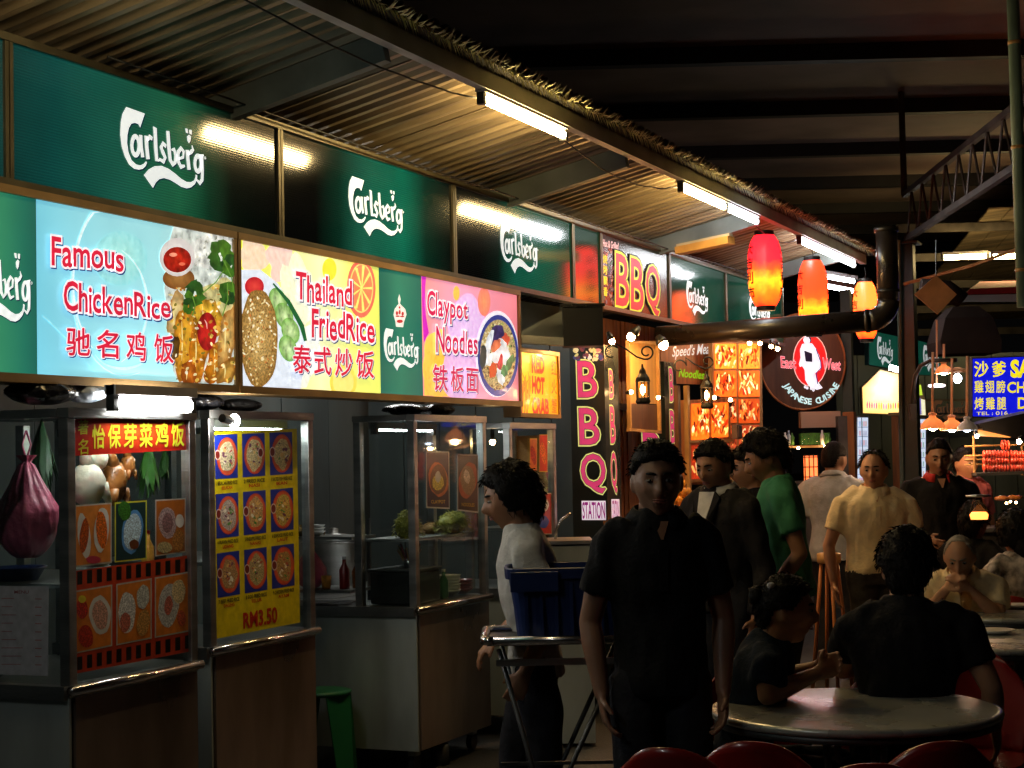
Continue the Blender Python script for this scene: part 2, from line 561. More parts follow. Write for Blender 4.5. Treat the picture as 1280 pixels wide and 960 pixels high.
class Print:
    """collects flat outlines on a plane: pt(x, y) gives the 3-D point; n is the plane's normal; every outline sits a hair above the last"""

    def __init__(s, pt, n, step=0.0005, h0=0.001):
        s.pt, s.n, s.step, s.h = pt, V(n), step, h0
        s.mb = MB()

    def poly(s, pts, col, mi=0, raise_=True):
        s.mb.add([s.pt(x, y) + s.n * s.h for x, y in pts], [tuple(range(len(pts)))], mi, col)
        if raise_:
            s.h += s.step

    def fan(s, c, pts, ci, co, mi=0):
        """centre colour ci to edge colour co (a printed blend; on the banner, painted lamp light)"""
        P = [s.pt(*c) + s.n * s.h] + [s.pt(x, y) + s.n * s.h for x, y in pts]
        k = len(pts)
        s.mb.add(P, [], mi)
        b = len(s.mb.v) - len(P)
        for i in range(k):
            s.mb.f.append([b, b + 1 + i, b + 1 + (i + 1) % k])
            s.mb.m.append(mi)
            s.mb.c.append((ci, co, co))
        s.h += s.step

    def ell(s, c, rx, ry, col, mi=0, n=24, rot=0, co=None, wob=0):
        pts = []
        for i in range(n):
            a = -2 * math.pi * i / n
            k = 1 + (wob * noise.noise(V((math.cos(a) * 1.7 + c[0], math.sin(a) * 1.7 + c[1], 3))) if wob else 0)
            x, y = math.cos(a) * rx * k, math.sin(a) * ry * k
            pts.append((c[0] + x * math.cos(rot) - y * math.sin(rot), c[1] + x * math.sin(rot) + y * math.cos(rot)))
        if co is not None:
            s.fan(c, pts, col, co, mi)
        else:
            s.poly(pts, col, mi)

    def stroke(s, pts, w, col, mi=0, closed=False):
        k = len(pts)
        if not hasattr(w, '__len__'):
            w = [w] * k
        L, Rr = [], []
        for i in range(k):
            a = pts[(i - 1) % k] if (closed or i > 0) else pts[i]
            b = pts[(i + 1) % k] if (closed or i < k - 1) else pts[i]
            dx, dy = b[0] - a[0], b[1] - a[1]
            l = math.hypot(dx, dy) or 1
            nx, ny = -dy / l * w[i] / 2, dx / l * w[i] / 2
            L.append((pts[i][0] + nx, pts[i][1] + ny))
            Rr.append((pts[i][0] - nx, pts[i][1] - ny))
        m = k if closed else k - 1
        P = [s.pt(x, y) + s.n * s.h for x, y in L + Rr]
        s.mb.add(P, [(i, (i + 1) % k, k + (i + 1) % k, k + i) for i in range(m)], mi, col)
        s.h += s.step

    def text(s, st, quad, col, off=0.0, shear=0.0, dx=0, dy=0, mi=0, space=1.0, h_only=False):
        """quad = TL, TR, BR, BL of the lettering's own box"""
        if off and any(ord(ch) > 0x2E80 for ch in st):
            h = s.h
            w_, h_ = quad[1][0] - quad[0][0], quad[3][1] - quad[0][1]
            n_c = 8
            for i_ in range(n_c):
                a_ = 2 * math.pi * i_ / n_c
                s.h = h + i_ * 0.00002
                s.text(st, quad, col, 0, shear, dx + math.cos(a_) * off * w_ * 0.9 / len(st), dy + math.sin(a_) * off * h_ * 0.9, mi, space)
            s.h = h + 0.0002
            s.text(st, quad, col, 0, shear, dx, dy, mi, space)
            return
        b, _ = text_mesh(st, 0.0, shear, space)
        xs, ys = [p[0] for p in b], [p[1] for p in b]
        x0, x1, y0, y1 = min(xs), max(xs), min(ys), max(ys)
        vs, fs = text_mesh(st, off, shear, space)
        TL, TR, BR, BL = quad
        P = []
        for x, y in vs:
            u, v = (x - x0) / (x1 - x0), (y1 - y) / (y1 - y0)
            X = (TL[0] * (1 - u) + TR[0] * u) * (1 - v) + (BL[0] * (1 - u) + BR[0] * u) * v + dx
            Y = (TL[1] * (1 - u) + TR[1] * u) * (1 - v) + (BL[1] * (1 - u) + BR[1] * u) * v + dy
            P.append(s.pt(X, Y) + s.n * s.h)
        s.mb.add(P, fs, mi, col)
        s.h += s.step

    def build(s, name, mats, parent=None):
        o = s.mb.build(name, mats, parent, useCol=True)
        return o


C_OUT = [(130, 155), (283, 203), (243, 330), (228, 300), (200, 290), (170, 300), (150, 340), (138, 400), (135, 470), (145, 550), (170, 620), (205, 655), (240, 665), (270, 650), (290, 625), (297, 640), (285, 670), (262, 693), (230, 703), (190, 695), (150, 660), (115, 590), (90, 500), (80, 400), (85, 290), (100, 215)]
SW_OUT = [(270, 750), (310, 700), (360, 670), (420, 665), (480, 690), (540, 735), (590, 780), (640, 810), (680, 812), (710, 795), (722, 765), (722, 740), (738, 750), (735, 790), (715, 830), (680, 860), (640, 870), (590, 855), (540, 820), (490, 790), (440, 775), (400, 785), (370, 815), (345, 865)]


def ring(cx, cy, rx, ry, n=18):
    return [(cx + math.cos(2 * math.pi * i / n) * rx, cy + math.sin(2 * math.pi * i / n) * ry) for i in range(n)]


def beer_logo(pr, box, mi=0, shadow=S(8, 40, 60), white=S(240, 246, 244)):
    """the brewery's wordmark, hand traced; box = (x0, y0, x1, y1) on the print, y downwards"""
    x0, y0, x1, y1 = box

    def T(p, dx=0, dy=0):
        x, y = p
        y = y - 0.25 * (x - 80)
        return (x0 + (x + dx - 80) / 740 * (x1 - x0), y0 + (y + dy - 130) / 680 * (y1 - y0))
    k = (x1 - x0) / 740
    st = [(ring(203, 492, 30, 82), 26, True), ([(247, 395), (250, 500), (262, 592)], 26, False),
          ([(292, 400), (296, 500), (306, 608)], 30, False), ([(300, 440), (322, 408), (345, 425)], [14, 26, 20], False),
          ([(352, 318), (368, 330), (372, 500), (380, 615), (402, 618)], [8, 30, 30, 28, 12], False),
          ([(462, 490), (436, 462), (418, 500), (434, 545), (452, 590), (438, 628), (400, 605)], [22, 24, 26, 28, 26, 24, 14], False),
          ([(478, 348), (486, 500), (496, 610), (518, 652), (540, 630), (546, 570), (530, 512), (508, 520)], [28, 30, 28, 26, 24, 26, 24, 10], False),
          ([(572, 600), (612, 582), (616, 530), (594, 500), (566, 540), (566, 620), (590, 672), (626, 662)], [12, 18, 22, 24, 28, 28, 26, 12], False),
          ([(648, 515), (654, 600), (664, 698)], 30, False), ([(656, 555), (686, 530), (702, 510), (692, 470)], [14, 24, 20, 6], False),
          (ring(745, 640, 28, 72), 26, True), ([(760, 565), (800, 560)], [14, 10], False), ([(784, 565), (786, 700), (782, 790), (760, 822), (730, 790)], [24, 26, 26, 24, 10], False),
          (ring(812, 585, 8, 10, 8), 4, True)]
    hop = [[(632, 315), (655, 320), (658, 362), (640, 355)], [(670, 325), (693, 330), (690, 372), (670, 362)], [(648, 390), (668, 372), (685, 390), (678, 430), (665, 454), (652, 430)]]
    h = pr.h
    for dx, dy, col in ((9, 10, shadow), (0, 0, white)):
        pr.h = h + (0.0008 if dx == 0 else 0)
        for o in (C_OUT, SW_OUT) + tuple(hop):
            pr.poly([T(p, dx, dy) for p in o], col, mi, False)
        hh = pr.h
        for pts, w, cl in st:
            ww = [q * k for q in w] if hasattr(w, '__len__') else w * k
            pr.stroke([T(p, dx, dy) for p in pts], ww, col, mi, cl)
            pr.h = hh + 0.0002
    pr.h = h + 0.0016


def flat_frame(o, ux, n):
    """paper coordinates in metres: x along ux, y DOWN from o"""
    o, ux = V(o), V(ux)
    return lambda x, y: o + ux * x - UP * y

BOARD.node_tree.nodes['Principled BSDF'].inputs['Specular IOR Level'].default_value = 0.9


def shade_mat():
    m = bpy.data.materials.new('translucent_lamp_shade')
    m.use_nodes = True
    nt = m.node_tree
    nt.nodes.clear()
    out = nt.nodes.new('ShaderNodeOutputMaterial')
    a = nt.nodes.new('ShaderNodeBsdfTranslucent')
    a.inputs[0].default_value = (0.85, 0.55, 0.33, 1)
    b = nt.nodes.new('ShaderNodeBsdfDiffuse')
    b.inputs[0].default_value = (0.8, 0.6, 0.45, 1)
    mx = nt.nodes.new('ShaderNodeMixShader')
    mx.inputs[0].default_value = 0.5
    nt.links.new(a.outputs[0], mx.inputs[1])
    nt.links.new(b.outputs[0], mx.inputs[2])
    nt.links.new(mx.outputs[0], out.inputs[0])
    return m


MT['lamp_shade'] = shade_mat()
MT['hood_brown'] = mat('smoked_brown_sheet', (0.014, 0.009, 0.006), 0.8, 0.0, 5, 0.4, spec=0.2)
MT['warm_reflect_steel'] = mat('steel_panel_warm_reflection', (0.33, 0.25, 0.21), 0.30, 0.75, 2.6, 0.55, 0.8, 3, stretch=(1, 1, 0.35))  # warm brown reflection painted into the stainless front colour
BULB_P = emit('pendant_bulb', (1.0, 0.6, 0.3), 260)

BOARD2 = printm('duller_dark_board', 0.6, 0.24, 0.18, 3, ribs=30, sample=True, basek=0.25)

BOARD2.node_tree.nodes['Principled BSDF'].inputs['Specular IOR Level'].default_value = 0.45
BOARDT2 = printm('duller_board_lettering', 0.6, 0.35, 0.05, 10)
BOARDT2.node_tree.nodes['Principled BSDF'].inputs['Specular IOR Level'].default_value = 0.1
# ================================================================== THE SETTING
FX = -3.85            # plane of the stall fronts
g = MB()
n_ = 40
for i in range(n_ + 1):
    for j in range(n_ + 1):
        g.v.append(V((-60 + 120 * i / n_, -20 + 140 * j / n_, 0)))
for i in range(n_):
    for j in range(n_):
        a = i * (n_ + 1) + j
        g.f.append([a, a + n_ + 1, a + n_ + 2, a + 1])
        g.m.append(0)
        g.c.append((1, 1, 1))
struct(g.build('ground', MT['asphalt']))
# night sky dome
sky = emit('night_sky_dark', (0.02, 0.018, 0.018), 0.06, (0, 0, 0))
sk = MB().ball((0, 20, -5), (150, 150, 120), 32, 16)
sk.f = [list(reversed(f)) for f in sk.f]
struct(sk.build('sky', sky, smooth=True))

# ---- main canopy: high ceiling of panels between dark beams, turned a little against the row
ca = math.atan2(RT.y, RT.x) - R(1.2)
cr, cf = V((math.cos(ca), math.sin(ca), 0)), V((-math.sin(ca), math.cos(ca), 0))
ZC = 5.0
canopy = thing('market_canopy', 'high brown panelled canopy with dark cross beams above the whole food street', 'canopy', (0, 14, ZC))
ds = [2.2 + 2.27 * k for k in range(-3, 12)]
for k, d in enumerate(ds):
    c = cf * (d + 9.5) + UP * (ZC - 0.06)
    MB().box(c + cr * 3.5, (26, 0.13, 0.15), (cr, cf, UP)).build('beam', MT['ceil_beam'], canopy)
    if k < len(ds) - 1:
        c2 = cf * (d + 9.5 + 1.135) + UP * (ZC + 0.02)
        MB().box(c2 + cr * 3.5, (26, 2.26, 0.03), (cr, cf, UP)).build('ceiling_panel', MT['ceiling'], canopy)

# ---- stall roof: corrugated sheets on cross beams
YS0, YS1 = 1.6, 14.9
roof = thing('stall_roof', 'low corrugated metal roof with ragged yellow edge over the row of stalls', 'roof', (FX, 8, 3.1))


def roofz(x):
    return 3.125 + (x - FX) * 0.225


sheet_w = 0.95
y = YS0
per = 0.106
while y < YS1 - 0.1:
    y1 = min(y + sheet_w, YS1)
    m = MB()
    ys, zs = [], []
    yy = y
    while yy < y1 - 1e-6:
        for fr, h in ((0, 0), (0.16, 0.0), (0.30, 0.028), (0.70, 0.028), (0.84, 0)):
            if yy + fr * per <= y1 + 1e-6:
                ys.append(yy + fr * per)
                zs.append(h)
        yy += per
    dz = random.uniform(-0.004, 0.004)
    xs = [-5.9, FX, -3.3, -2.97]
    b0 = len(m.v)
    for x in xs:
        for q, h in zip(ys, zs):
            m.v.append(V((x, q, roofz(x) + 0.055 + h + dz)))
    k = len(ys)
    for a in range(len(xs) - 1):
        for i in range(k - 1):
            m.f.append([a * k + i, (a + 1) * k + i, (a + 1) * k + i + 1, a * k + i + 1])
            m.m.append(0)
            m.c.append((1, 1, 1))
    m.build('roof_sheet', MT['roof'], roof)
    y = y1
for yb in (3.1, 5.94, 8.79, 11.5, 14.1):
    MB().bar((-5.8, yb, roofz(-5.8) - 0.01), (-3.13, yb, roofz(-3.13) - 0.01), 0.05, 0.12).build('cross_beam', MT['beam'], roof)
MB().bar((-3.09, YS0, roofz(-3.1) + 0.015), (-3.09, YS1, roofz(-3.1) + 0.015), 0.05, 0.08).build('eave_beam', MT['beam_light'], roof)
MB().bar((-3.01, YS0, roofz(-3.01) + 0.04), (-3.01, YS1, roofz(-3.01) + 0.04), 0.08, 0.02).build('shade_strip', MT['shade_strip'], roof)  # dark strip painting the shade under the roof overhang
fr = MB()
q = YS0
while q < YS1:                                       # ragged curled roof edge
    z0 = 3.365
    w = random.uniform(0.010, 0.024)
    L = random.uniform(0.03, 0.07)
    o = random.uniform(0.0, 0.045)
    up = random.uniform(-0.015, 0.035)
    a = V((-2.975, q, z0))
    b = V((-2.955 + o * 0.4, q + random.uniform(-0.01, 0.01), z0 - L * 0.6))
    c = V((-2.93 + o, q + random.uniform(-0.03, 0.03), z0 - 0.02 + up))
    fr.add([a, a + V((0, w, 0)), b + V((0, w, 0)), b], [(0, 1, 2, 3)])
    fr.add([b, b + V((0, w, 0)), c], [(0, 1, 2)])
    fr.add([a, a + V((0, w, 0)), V((-2.96 + o * 0.5, q + w / 2, z0 - 0.03 - L))], [(0, 1, 2)])
    q += random.uniform(0.014, 0.024)
fo = fr.build('ragged_edge', MT['fringe'], roof)
fo['kind'] = 'stuff'


# ================================================================== LAMPS
def tube_lamp(p0, p1, m, label, cat='tube lamp', group='tube lamps under the stall roof', housing=True, r=0.019, hold=0.045):
    p0, p1 = V(p0), V(p1)
    t = thing('tube_lamp', label, cat, (p0 + p1) / 2, 0, group)
    d = (p1 - p0).normalized()
    MB().tube([p0, p1], r, 12).build('tube', m, t, True)
    if housing:
        MB().bar(p0 - d * 0.03 + UP * hold, p1 + d * 0.03 + UP * hold, 0.05, 0.035).build('housing', MT['beam_light'], t)
        for p in (p0 - d * 0.015, p1 + d * 0.015):
            MB().box(p + UP * (hold / 2 - 0.005), (0.035, 0.03, hold + 0.045), (d.cross(UP).normalized(), d, UP)).build('lamp_holder', MT['black'], t)
    return t


XT = -3.10


def on_eave(px):
    v = ray(px, 200)
    return (CAM + v * (XT / v.x)).y


LAMPS = [(605, 704, TUBE_W, 'bright warm tube lamp nearest the camera under the roof eave'),
         (851, 903, TUBE_W, 'warm yellowish tube lamp joined end to end with a white one, above the BBQ sign'),
         (906, 943, TUBE_C, 'cool white tube lamp right above the tallest red lantern'),
         (997, 1063, TUBE_C, 'cool white tube lamp behind and above the second lantern')]
for ya_, lb in ((3.75, 'warm tube lamp under the eave just above the top of the photo'), (1.3, 'warm tube lamp under the eave nearest to the photographer')):
    tube_lamp((XT, ya_, 3.228), (XT, ya_ + 1.0, 3.228), TUBE_D if ya_ > 3 else TUBE_N, lb)
for a, b, m, lb in LAMPS:
    tube_lamp((XT, on_eave(a), 3.228), (XT, on_eave(b), 3.228), m, lb)
tube_lamp(PD(1034, 346, 16.2), PD(1068, 352, 16.2), TUBE_C, 'upper of two white tube lamps glowing behind the second lantern', hold=0.04)
tube_lamp(PD(1034, 358, 16.0), PD(1066, 364, 16.0), TUBE_C, 'lower of two white tube lamps glowing behind the second lantern', hold=0.04)
# unlit fitting under the roof
uf = thing('unlit_lamp_fitting', 'pale unlit lamp fitting fixed to a roof beam left of the tall lantern', 'lamp fitting', PD(880, 307, 11.2))
a_, b_ = PD(848, 314, 11.35), PD(914, 300, 11.1)
MB().bar(a_, b_, 0.09, 0.05).build('casing', MT['wood_gold'], uf)
MB().bar(a_ + UP * 0.035, b_ + UP * 0.035, 0.05, 0.02).build('reflector', MT['beam_light'], uf)


# ---- red paper lanterns
def lantern_mat(nm, top, bottom, st, z0, z1):
    m, nt, b = nodes(nm)
    tc = nt.nodes.new('ShaderNodeTexCoord')
    sp = nt.nodes.new('ShaderNodeSeparateXYZ')
    nt.links.new(tc.outputs['Object'], sp.inputs[0])
    mr = nt.nodes.new('ShaderNodeMapRange')
    mr.inputs['From Min'].default_value = z0
    mr.inputs['From Max'].default_value = z1
    nt.links.new(sp.outputs['Z'], mr.inputs['Value'])
    nz = nt.nodes.new('ShaderNodeTexNoise')
    nz.inputs['Scale'].default_value = 14
    nt.links.new(tc.outputs['Object'], nz.inputs['Vector'])
    ad = nt.nodes.new('ShaderNodeMath')
    ad.operation = 'MULTIPLY_ADD'
    ad.inputs[1].default_value = 0.22
    nt.links.new(nz.outputs[0], ad.inputs[0])
    nt.links.new(mr.outputs[0], ad.inputs[2])
    rp = nt.nodes.new('ShaderNodeValToRGB')
    e = rp.color_ramp.elements
    e[0].position, e[0].color = 0.13, (1.0, 0.012, 0.004, 1)
    e[1].position, e[1].color = 1.0, (*top, 1)
    x = e.new(0.31)
    x.color = (1.0, 0.09, 0.003, 1)
    x = e.new(0.44)
    x.color = (*bottom, 1)
    x = e.new(0.58)
    x.color = (1.0, 0.04, 0.005, 1)
    x = e.new(0.70)
    x.color = (*top, 1)
    nt.links.new(ad.outputs[0], rp.inputs[0])
    nt.links.new(rp.outputs[0], b.inputs['Emission Color'])
    b.inputs['Emission Strength'].default_value = st
    b.inputs['Base Color'].default_value = (0.5, 0.03, 0.02, 1)
    b.inputs['Roughness'].default_value = 0.45
    return m


def lantern(px, ytop, d, w, h, m, label, z_hook, glyphs):
    p = PD(px, ytop, d)
    c = V((p.x, p.y, p.z - h))
    t = thing('paper_lantern', label, 'lantern', c, 0, 'red lanterns hanging from the eave')
    R0 = w / 2
    prof = []
    for i in range(25):
        v = i / 24
        rr = R0 * (1 - abs(2 * v - 1) ** 3.6 * 0.42)
        rr *= 1 - 0.02 * (i % 2)
        prof.append((rr, 0.02 + v * (h - 0.04)))
    bd = MB().lathe(prof, c, 32, fn=lambda a, z: 1 - 0.035 * abs(math.cos(a * 4)) ** 6)
    bd.build('paper_shade', m, t, True)
    MB().lathe([(R0 * 0.56, h - 0.035), (R0 * 0.56, h + 0.012), (R0 * 0.5, h + 0.012), (R0 * 0.5, h - 0.03)], c, 24).build('top_ring', MT['black'], t)
    MB().lathe([(R0 * 0.52, -0.012), (R0 * 0.56, 0.03), (R0 * 0.5, 0.03), (R0 * 0.46, -0.01)], c, 24).build('bottom_ring', MT['black'], t)
    MB().tube([c + UP * h, c + V((0.01, 0, h + (z_hook - c.z - h) * 0.5)), V((c.x, c.y, z_hook))], 0.004, 6).build('hanging_wire', MT['cable'], t)
    # painted brush characters down two sides
    for side in (-1, 1):
        mk = MB()
        for gi, ch in enumerate(glyphs):
            vs, fs = text_mesh(ch, 0.03)
            xs = [a[0] for a in vs]
            ysx = [a[1] for a in vs]
            cx, cyy = (min(xs) + max(xs)) / 2, (min(ysx) + max(ysx)) / 2
            sc = w * 0.34 / max(max(xs) - min(xs), 0.3)
            zc = h * (0.78 - 0.19 * gi)
            ang0 = math.atan2(-RT.y * 1, RT.x) if False else math.atan2(RT.y * side, RT.x * side) - side * 0.35
            P = []
            for vx, vy in vs:
                a = ang0 + (vx - cx) * sc / R0
                z = zc + (vy - cyy) * sc
                v = min(max((z - 0.02) / (h - 0.04), 0), 1)
                rr = R0 * (1 - abs(2 * v - 1) ** 3.6 * 0.42) + 0.002
                P.append(c + V((math.cos(a) * rr, math.sin(a) * rr, z)))
            mk.add(P, fs)
        mk.build('painted_character', MT['black'], t)
    return t


LM1 = lantern_mat('lantern_paper_red', (1.0, 0.007, 0.014), (1.0, 0.22, 0.006), 4.6, 0, 0.58)
LM2 = lantern_mat('lantern_paper_amber', (1.0, 0.03, 0.006), (1.0, 0.20, 0.007), 4.6, 0, 0.60)
LM3 = lantern_mat('lantern_paper_bright', (1.0, 0.10, 0.012), (1.0, 0.50, 0.05), 6.0, 0, 0.50)
lantern(955, 291, 12.1, 0.25, 0.55, LM1, 'tall red paper lantern, leftmost and nearest, red top glowing yellow below', 3.18, '大吉利市')
lantern(1015, 323, 13.1, 0.235, 0.60, LM2, 'amber glowing paper lantern hanging second from the left above the black pipe', 3.18, '大吉利市')
lantern(1081, 350, 14.6, 0.215, 0.53, LM3, 'brightest orange lantern beside the upright black duct', 3.2, '大吉利市')

# ================================================================== UPPER GREEN BOARDS
ZBt, ZBb = PX(145, 92, FX).z, PX(145, 256, FX).z


def yof(px):
    v = ray(px, 300)
    return v.y * (FX / v.x)


def board(pa, pb, keys, label, logo=None, extra=None, cat='sign board'):
    ya, yb = yof(pa) + 0.012, yof(pb) - 0.012
    t = thing('sign_board', label, cat, (FX, (ya + yb) / 2, ZBb), 0, 'green glossy boards above the stalls')
    MB().bb((FX - 0.12, ya, ZBb), (FX - 0.004, yb, ZBt)).build('housing', MT['frame_dark'], t)
    pr = Print(lambda x, y: V((FX, x, y)), (1, 0, 0), h0=0.0)
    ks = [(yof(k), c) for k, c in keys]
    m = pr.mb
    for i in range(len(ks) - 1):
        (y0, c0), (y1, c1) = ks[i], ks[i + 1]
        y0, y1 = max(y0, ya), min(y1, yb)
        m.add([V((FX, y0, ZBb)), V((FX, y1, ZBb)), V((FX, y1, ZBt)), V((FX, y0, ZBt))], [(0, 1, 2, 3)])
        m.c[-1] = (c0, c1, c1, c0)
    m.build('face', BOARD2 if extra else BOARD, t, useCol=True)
    for z0, z1 in ((ZBt - 0.012, ZBt + 0.016), (ZBb - 0.016, ZBb + 0.012)):
        MB().bb((FX - 0.02, ya - 0.012, z0), (FX + 0.014, yb + 0.012, z1)).build('frame_rail', MT['frame_dark'], t)
    for yy in (ya, yb):
        MB().bb((FX - 0.02, yy - 0.009, ZBb + 0.0125), (FX + 0.011, yy + 0.009, ZBt - 0.0125)).build('frame_stile', MT['frame_dark'], t)
    if logo:
        x0, x1, (ax, ay), (bx, by) = logo
        pr = Print(lambda x, y: V((FX, x, -y)), (1, 0, 0), h0=0.0015)
        beer_logo(pr, (yof(x0), -PX(ax, ay, FX).z, yof(x1), -PX(bx, by, FX).z))
        pr.build('lettering', BOARDT, t)
    if extra:
        extra(t)
    return t


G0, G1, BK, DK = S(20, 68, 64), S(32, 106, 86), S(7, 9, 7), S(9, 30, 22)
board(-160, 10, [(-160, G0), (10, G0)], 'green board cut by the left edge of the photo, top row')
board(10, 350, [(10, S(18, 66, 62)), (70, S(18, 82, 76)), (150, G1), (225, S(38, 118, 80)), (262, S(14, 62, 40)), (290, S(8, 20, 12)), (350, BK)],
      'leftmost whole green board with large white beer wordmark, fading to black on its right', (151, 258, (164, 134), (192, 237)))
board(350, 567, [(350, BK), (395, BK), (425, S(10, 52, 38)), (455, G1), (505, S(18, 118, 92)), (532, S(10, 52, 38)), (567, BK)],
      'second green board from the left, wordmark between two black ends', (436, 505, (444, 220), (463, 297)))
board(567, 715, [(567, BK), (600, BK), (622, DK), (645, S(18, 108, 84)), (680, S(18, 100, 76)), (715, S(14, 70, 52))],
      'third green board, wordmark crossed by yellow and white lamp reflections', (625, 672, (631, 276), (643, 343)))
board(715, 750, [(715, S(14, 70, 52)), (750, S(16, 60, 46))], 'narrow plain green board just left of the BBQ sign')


def bbq_extra(t):
    pr = Print(lambda x, y: PX(x, y, FX), (1, 0, 0), h0=0.0015)
    rnd = random.Random(3)
    for i in range(70):                              # photograph of grilled skewers printed on the left
        x = rnd.uniform(754, 772)
        y0 = 300 + (x - 752) * 0.3
        y = rnd.uniform(y0 + 8, y0 + 78)
        pr.h = 0.0015 + i * 0.00001
        pr.ell((x, y), rnd.uniform(0.6, 1.6), rnd.uniform(1.5, 4), rnd.choice([S(120, 40, 30), S(150, 110, 100), S(70, 60, 80), S(60, 90, 70), S(160, 60, 40), S(40, 30, 26)]), 0, 6, rnd.uniform(-0.5, 0.5))
    pr.h = 0.0025
    for i, ch in enumerate('烧烤飘香'):
        y0 = 318 + i * 13.5
        pr.text(ch, [(753.5, y0), (758.5, y0 + 1.5), (758.5, y0 + 12), (753.5, y0 + 10.5)], S(235, 200, 30), 0.03)
    pr.text('Hot & Grilled', [(753, 299), (772, 304), (772, 312), (753, 308)], S(230, 180, 190), 0.02)
    for ch, qd in (('B', [(769, 317), (785, 322), (785, 384), (769, 380)]), ('B', [(787.5, 323), (803, 328), (803, 389), (787.5, 385)]), ('Q', [(806, 330), (823, 336), (823, 396), (806, 390)])):
        pr.text(ch, qd, S(10, 10, 8), 0.065)
        pr.text(ch, qd, S(214, 222, 60), 0.045)
        pr.text(ch, qd, S(210, 50, 62), 0.012)
    pr.build('lettering', BOARDT2, t)


board(750, 835, [(750, S(52, 34, 26)), (775, S(34, 30, 22)), (835, S(40, 44, 34))], 'dark board with big red BBQ letters outlined in yellow', extra=bbq_extra)
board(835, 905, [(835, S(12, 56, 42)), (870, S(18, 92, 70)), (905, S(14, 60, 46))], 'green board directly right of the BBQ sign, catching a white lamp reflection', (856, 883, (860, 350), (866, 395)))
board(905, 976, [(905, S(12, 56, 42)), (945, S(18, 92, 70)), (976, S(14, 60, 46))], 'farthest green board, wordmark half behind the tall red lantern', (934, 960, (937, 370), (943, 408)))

# ================================================================== BACKLIT MENU SIGNS
XL = FX + 0.03
ZLt, ZLb = PX(145, 259.5, XL).z, PX(145, 484, XL).z
ZIt, ZIb = PX(145, 269, XL).z, PX(145, 473.5, XL).z


def ylx(px):
    v = ray(px, 380)
    return v.y * (XL / v.x)


def lightbox(pa, pb, label):
    ya, yb = ylx(pa), ylx(pb)
    t = thing('backlit_sign', label, 'illuminated sign', (XL, (ya + yb) / 2, ZLb), 0, 'long backlit menu signs')
    MB().bb((XL - 0.15, ya, ZLb), (XL - 0.012, yb, ZLt)).build('housing', MT['frame_tan'], t)
    MB().bb((XL - 0.012, ya, ZIt), (XL + 0.014, yb, ZLt)).build('frame', MT['frame_tan'], t)
    MB().bb((XL - 0.012, ya, ZLb), (XL + 0.014, yb, ZIb)).build('frame', MT['frame_tan'], t)
    MB().bb((XL - 0.012, ya, ZIb), (XL + 0.012, ya + 0.02, ZIt)).build('frame', MT['frame_tan'], t)
    MB().bb((XL - 0.012, yb - 0.02, ZIb), (XL + 0.012, yb, ZIt)).build('frame', MT['frame_tan'], t)
    return t


def pface(t, pa, pb, keys, mats=None, name='sign_panel'):
    """one translucent panel with horizontal blend"""
    m = MB()
    ks = [(ylx(k), c) for k, c in keys]
    for i in range(len(ks) - 1):
        (y0, c0), (y1, c1) = ks[i], ks[i + 1]
        m.add([V((XL, y0, ZIb)), V((XL, y1, ZIb)), V((XL, y1, ZIt)), V((XL, y0, ZIt))], [(0, 1, 2, 3)])
        m.c[-1] = (c0, c1, c1, c0)
    return m.build(name, LITB, t, useCol=True)


def pclip(pts):
    """keep an outline inside the sign's face (heights)"""
    out = []
    for x, y in pts:
        p = PX(x, y, XL)
        out.append(p)
    return out


class SignPrint(Print):
    def __init__(s, pa, pb, h0=0.0012):
        super().__init__(None, (1, 0, 0), 0.0002, h0)
        y0, y1 = ylx(pa), ylx(pb)

        def pt(x, y):
            p = PX(x, y, XL)
            return V((XL, min(max(p.y, y0), y1), min(max(p.z, ZIb), ZIt)))
        s.pt = pt


def c2(x, y):
    return (x / 3.2, 220 + y / 3.2)


def c6(x, y):
    return (380 + x / 3.2, 240 + y / 3.2)


def c7z(x, y):
    return (470 + x / 5.647, 340 + y / 5.647)


def fancy(pr, st, quad, red=S(214, 32, 62), sh=S(28, 60, 120), k=1.0, white=S(250, 244, 250), bold=0.018):
    pr.text(st, quad, sh, 0.05 * k + bold, 0, 1.6 * k, 2.2 * k)
    pr.text(st, quad, white, 0.055 * k + bold)
    pr.text(st, quad, red, bold)


def quadc(f, a, b, c, d):
    return [f(*a), f(*b), f(*c), f(*d)]


def letters(pr, st, f, x0, x1, ytop, ybot, slope_t, slope_b, jig=0.05, **k):
    """comic lettering, each letter a bit off its line; in crop coordinates"""
    vs = [text_mesh(ch)[0] for ch in st]
    w = [(max(p[0] for p in v) - min(p[0] for p in v)) for v in vs]
    desc = [min(p[1] for p in v) for v in vs]
    hgt = [max(p[1] for p in v) for v in vs]
    H = 0.73
    gap = 0.07
    tot = sum(w) + gap * (len(st) - 1)
    x = 0
    rnd = random.Random(len(st))
    qs = []
    for i, ch in enumerate(st):
        a, b = x0 + (x1 - x0) * x / tot, x0 + (x1 - x0) * (x + w[i]) / tot
        j = rnd.uniform(-jig, jig) * (ybot - ytop)

        def Y(u, v):
            t_ = ytop + slope_t * (u - x0)
            b_ = ybot + slope_b * (u - x0)
            return b_ - (b_ - t_) * v / H + j
        qs.append((ch, quadc(f, (a, Y(a, hgt[i])), (b, Y(b, hgt[i])), (b, Y(b, desc[i])), (a, Y(a, desc[i])))))
        x += w[i] + gap
    return qs


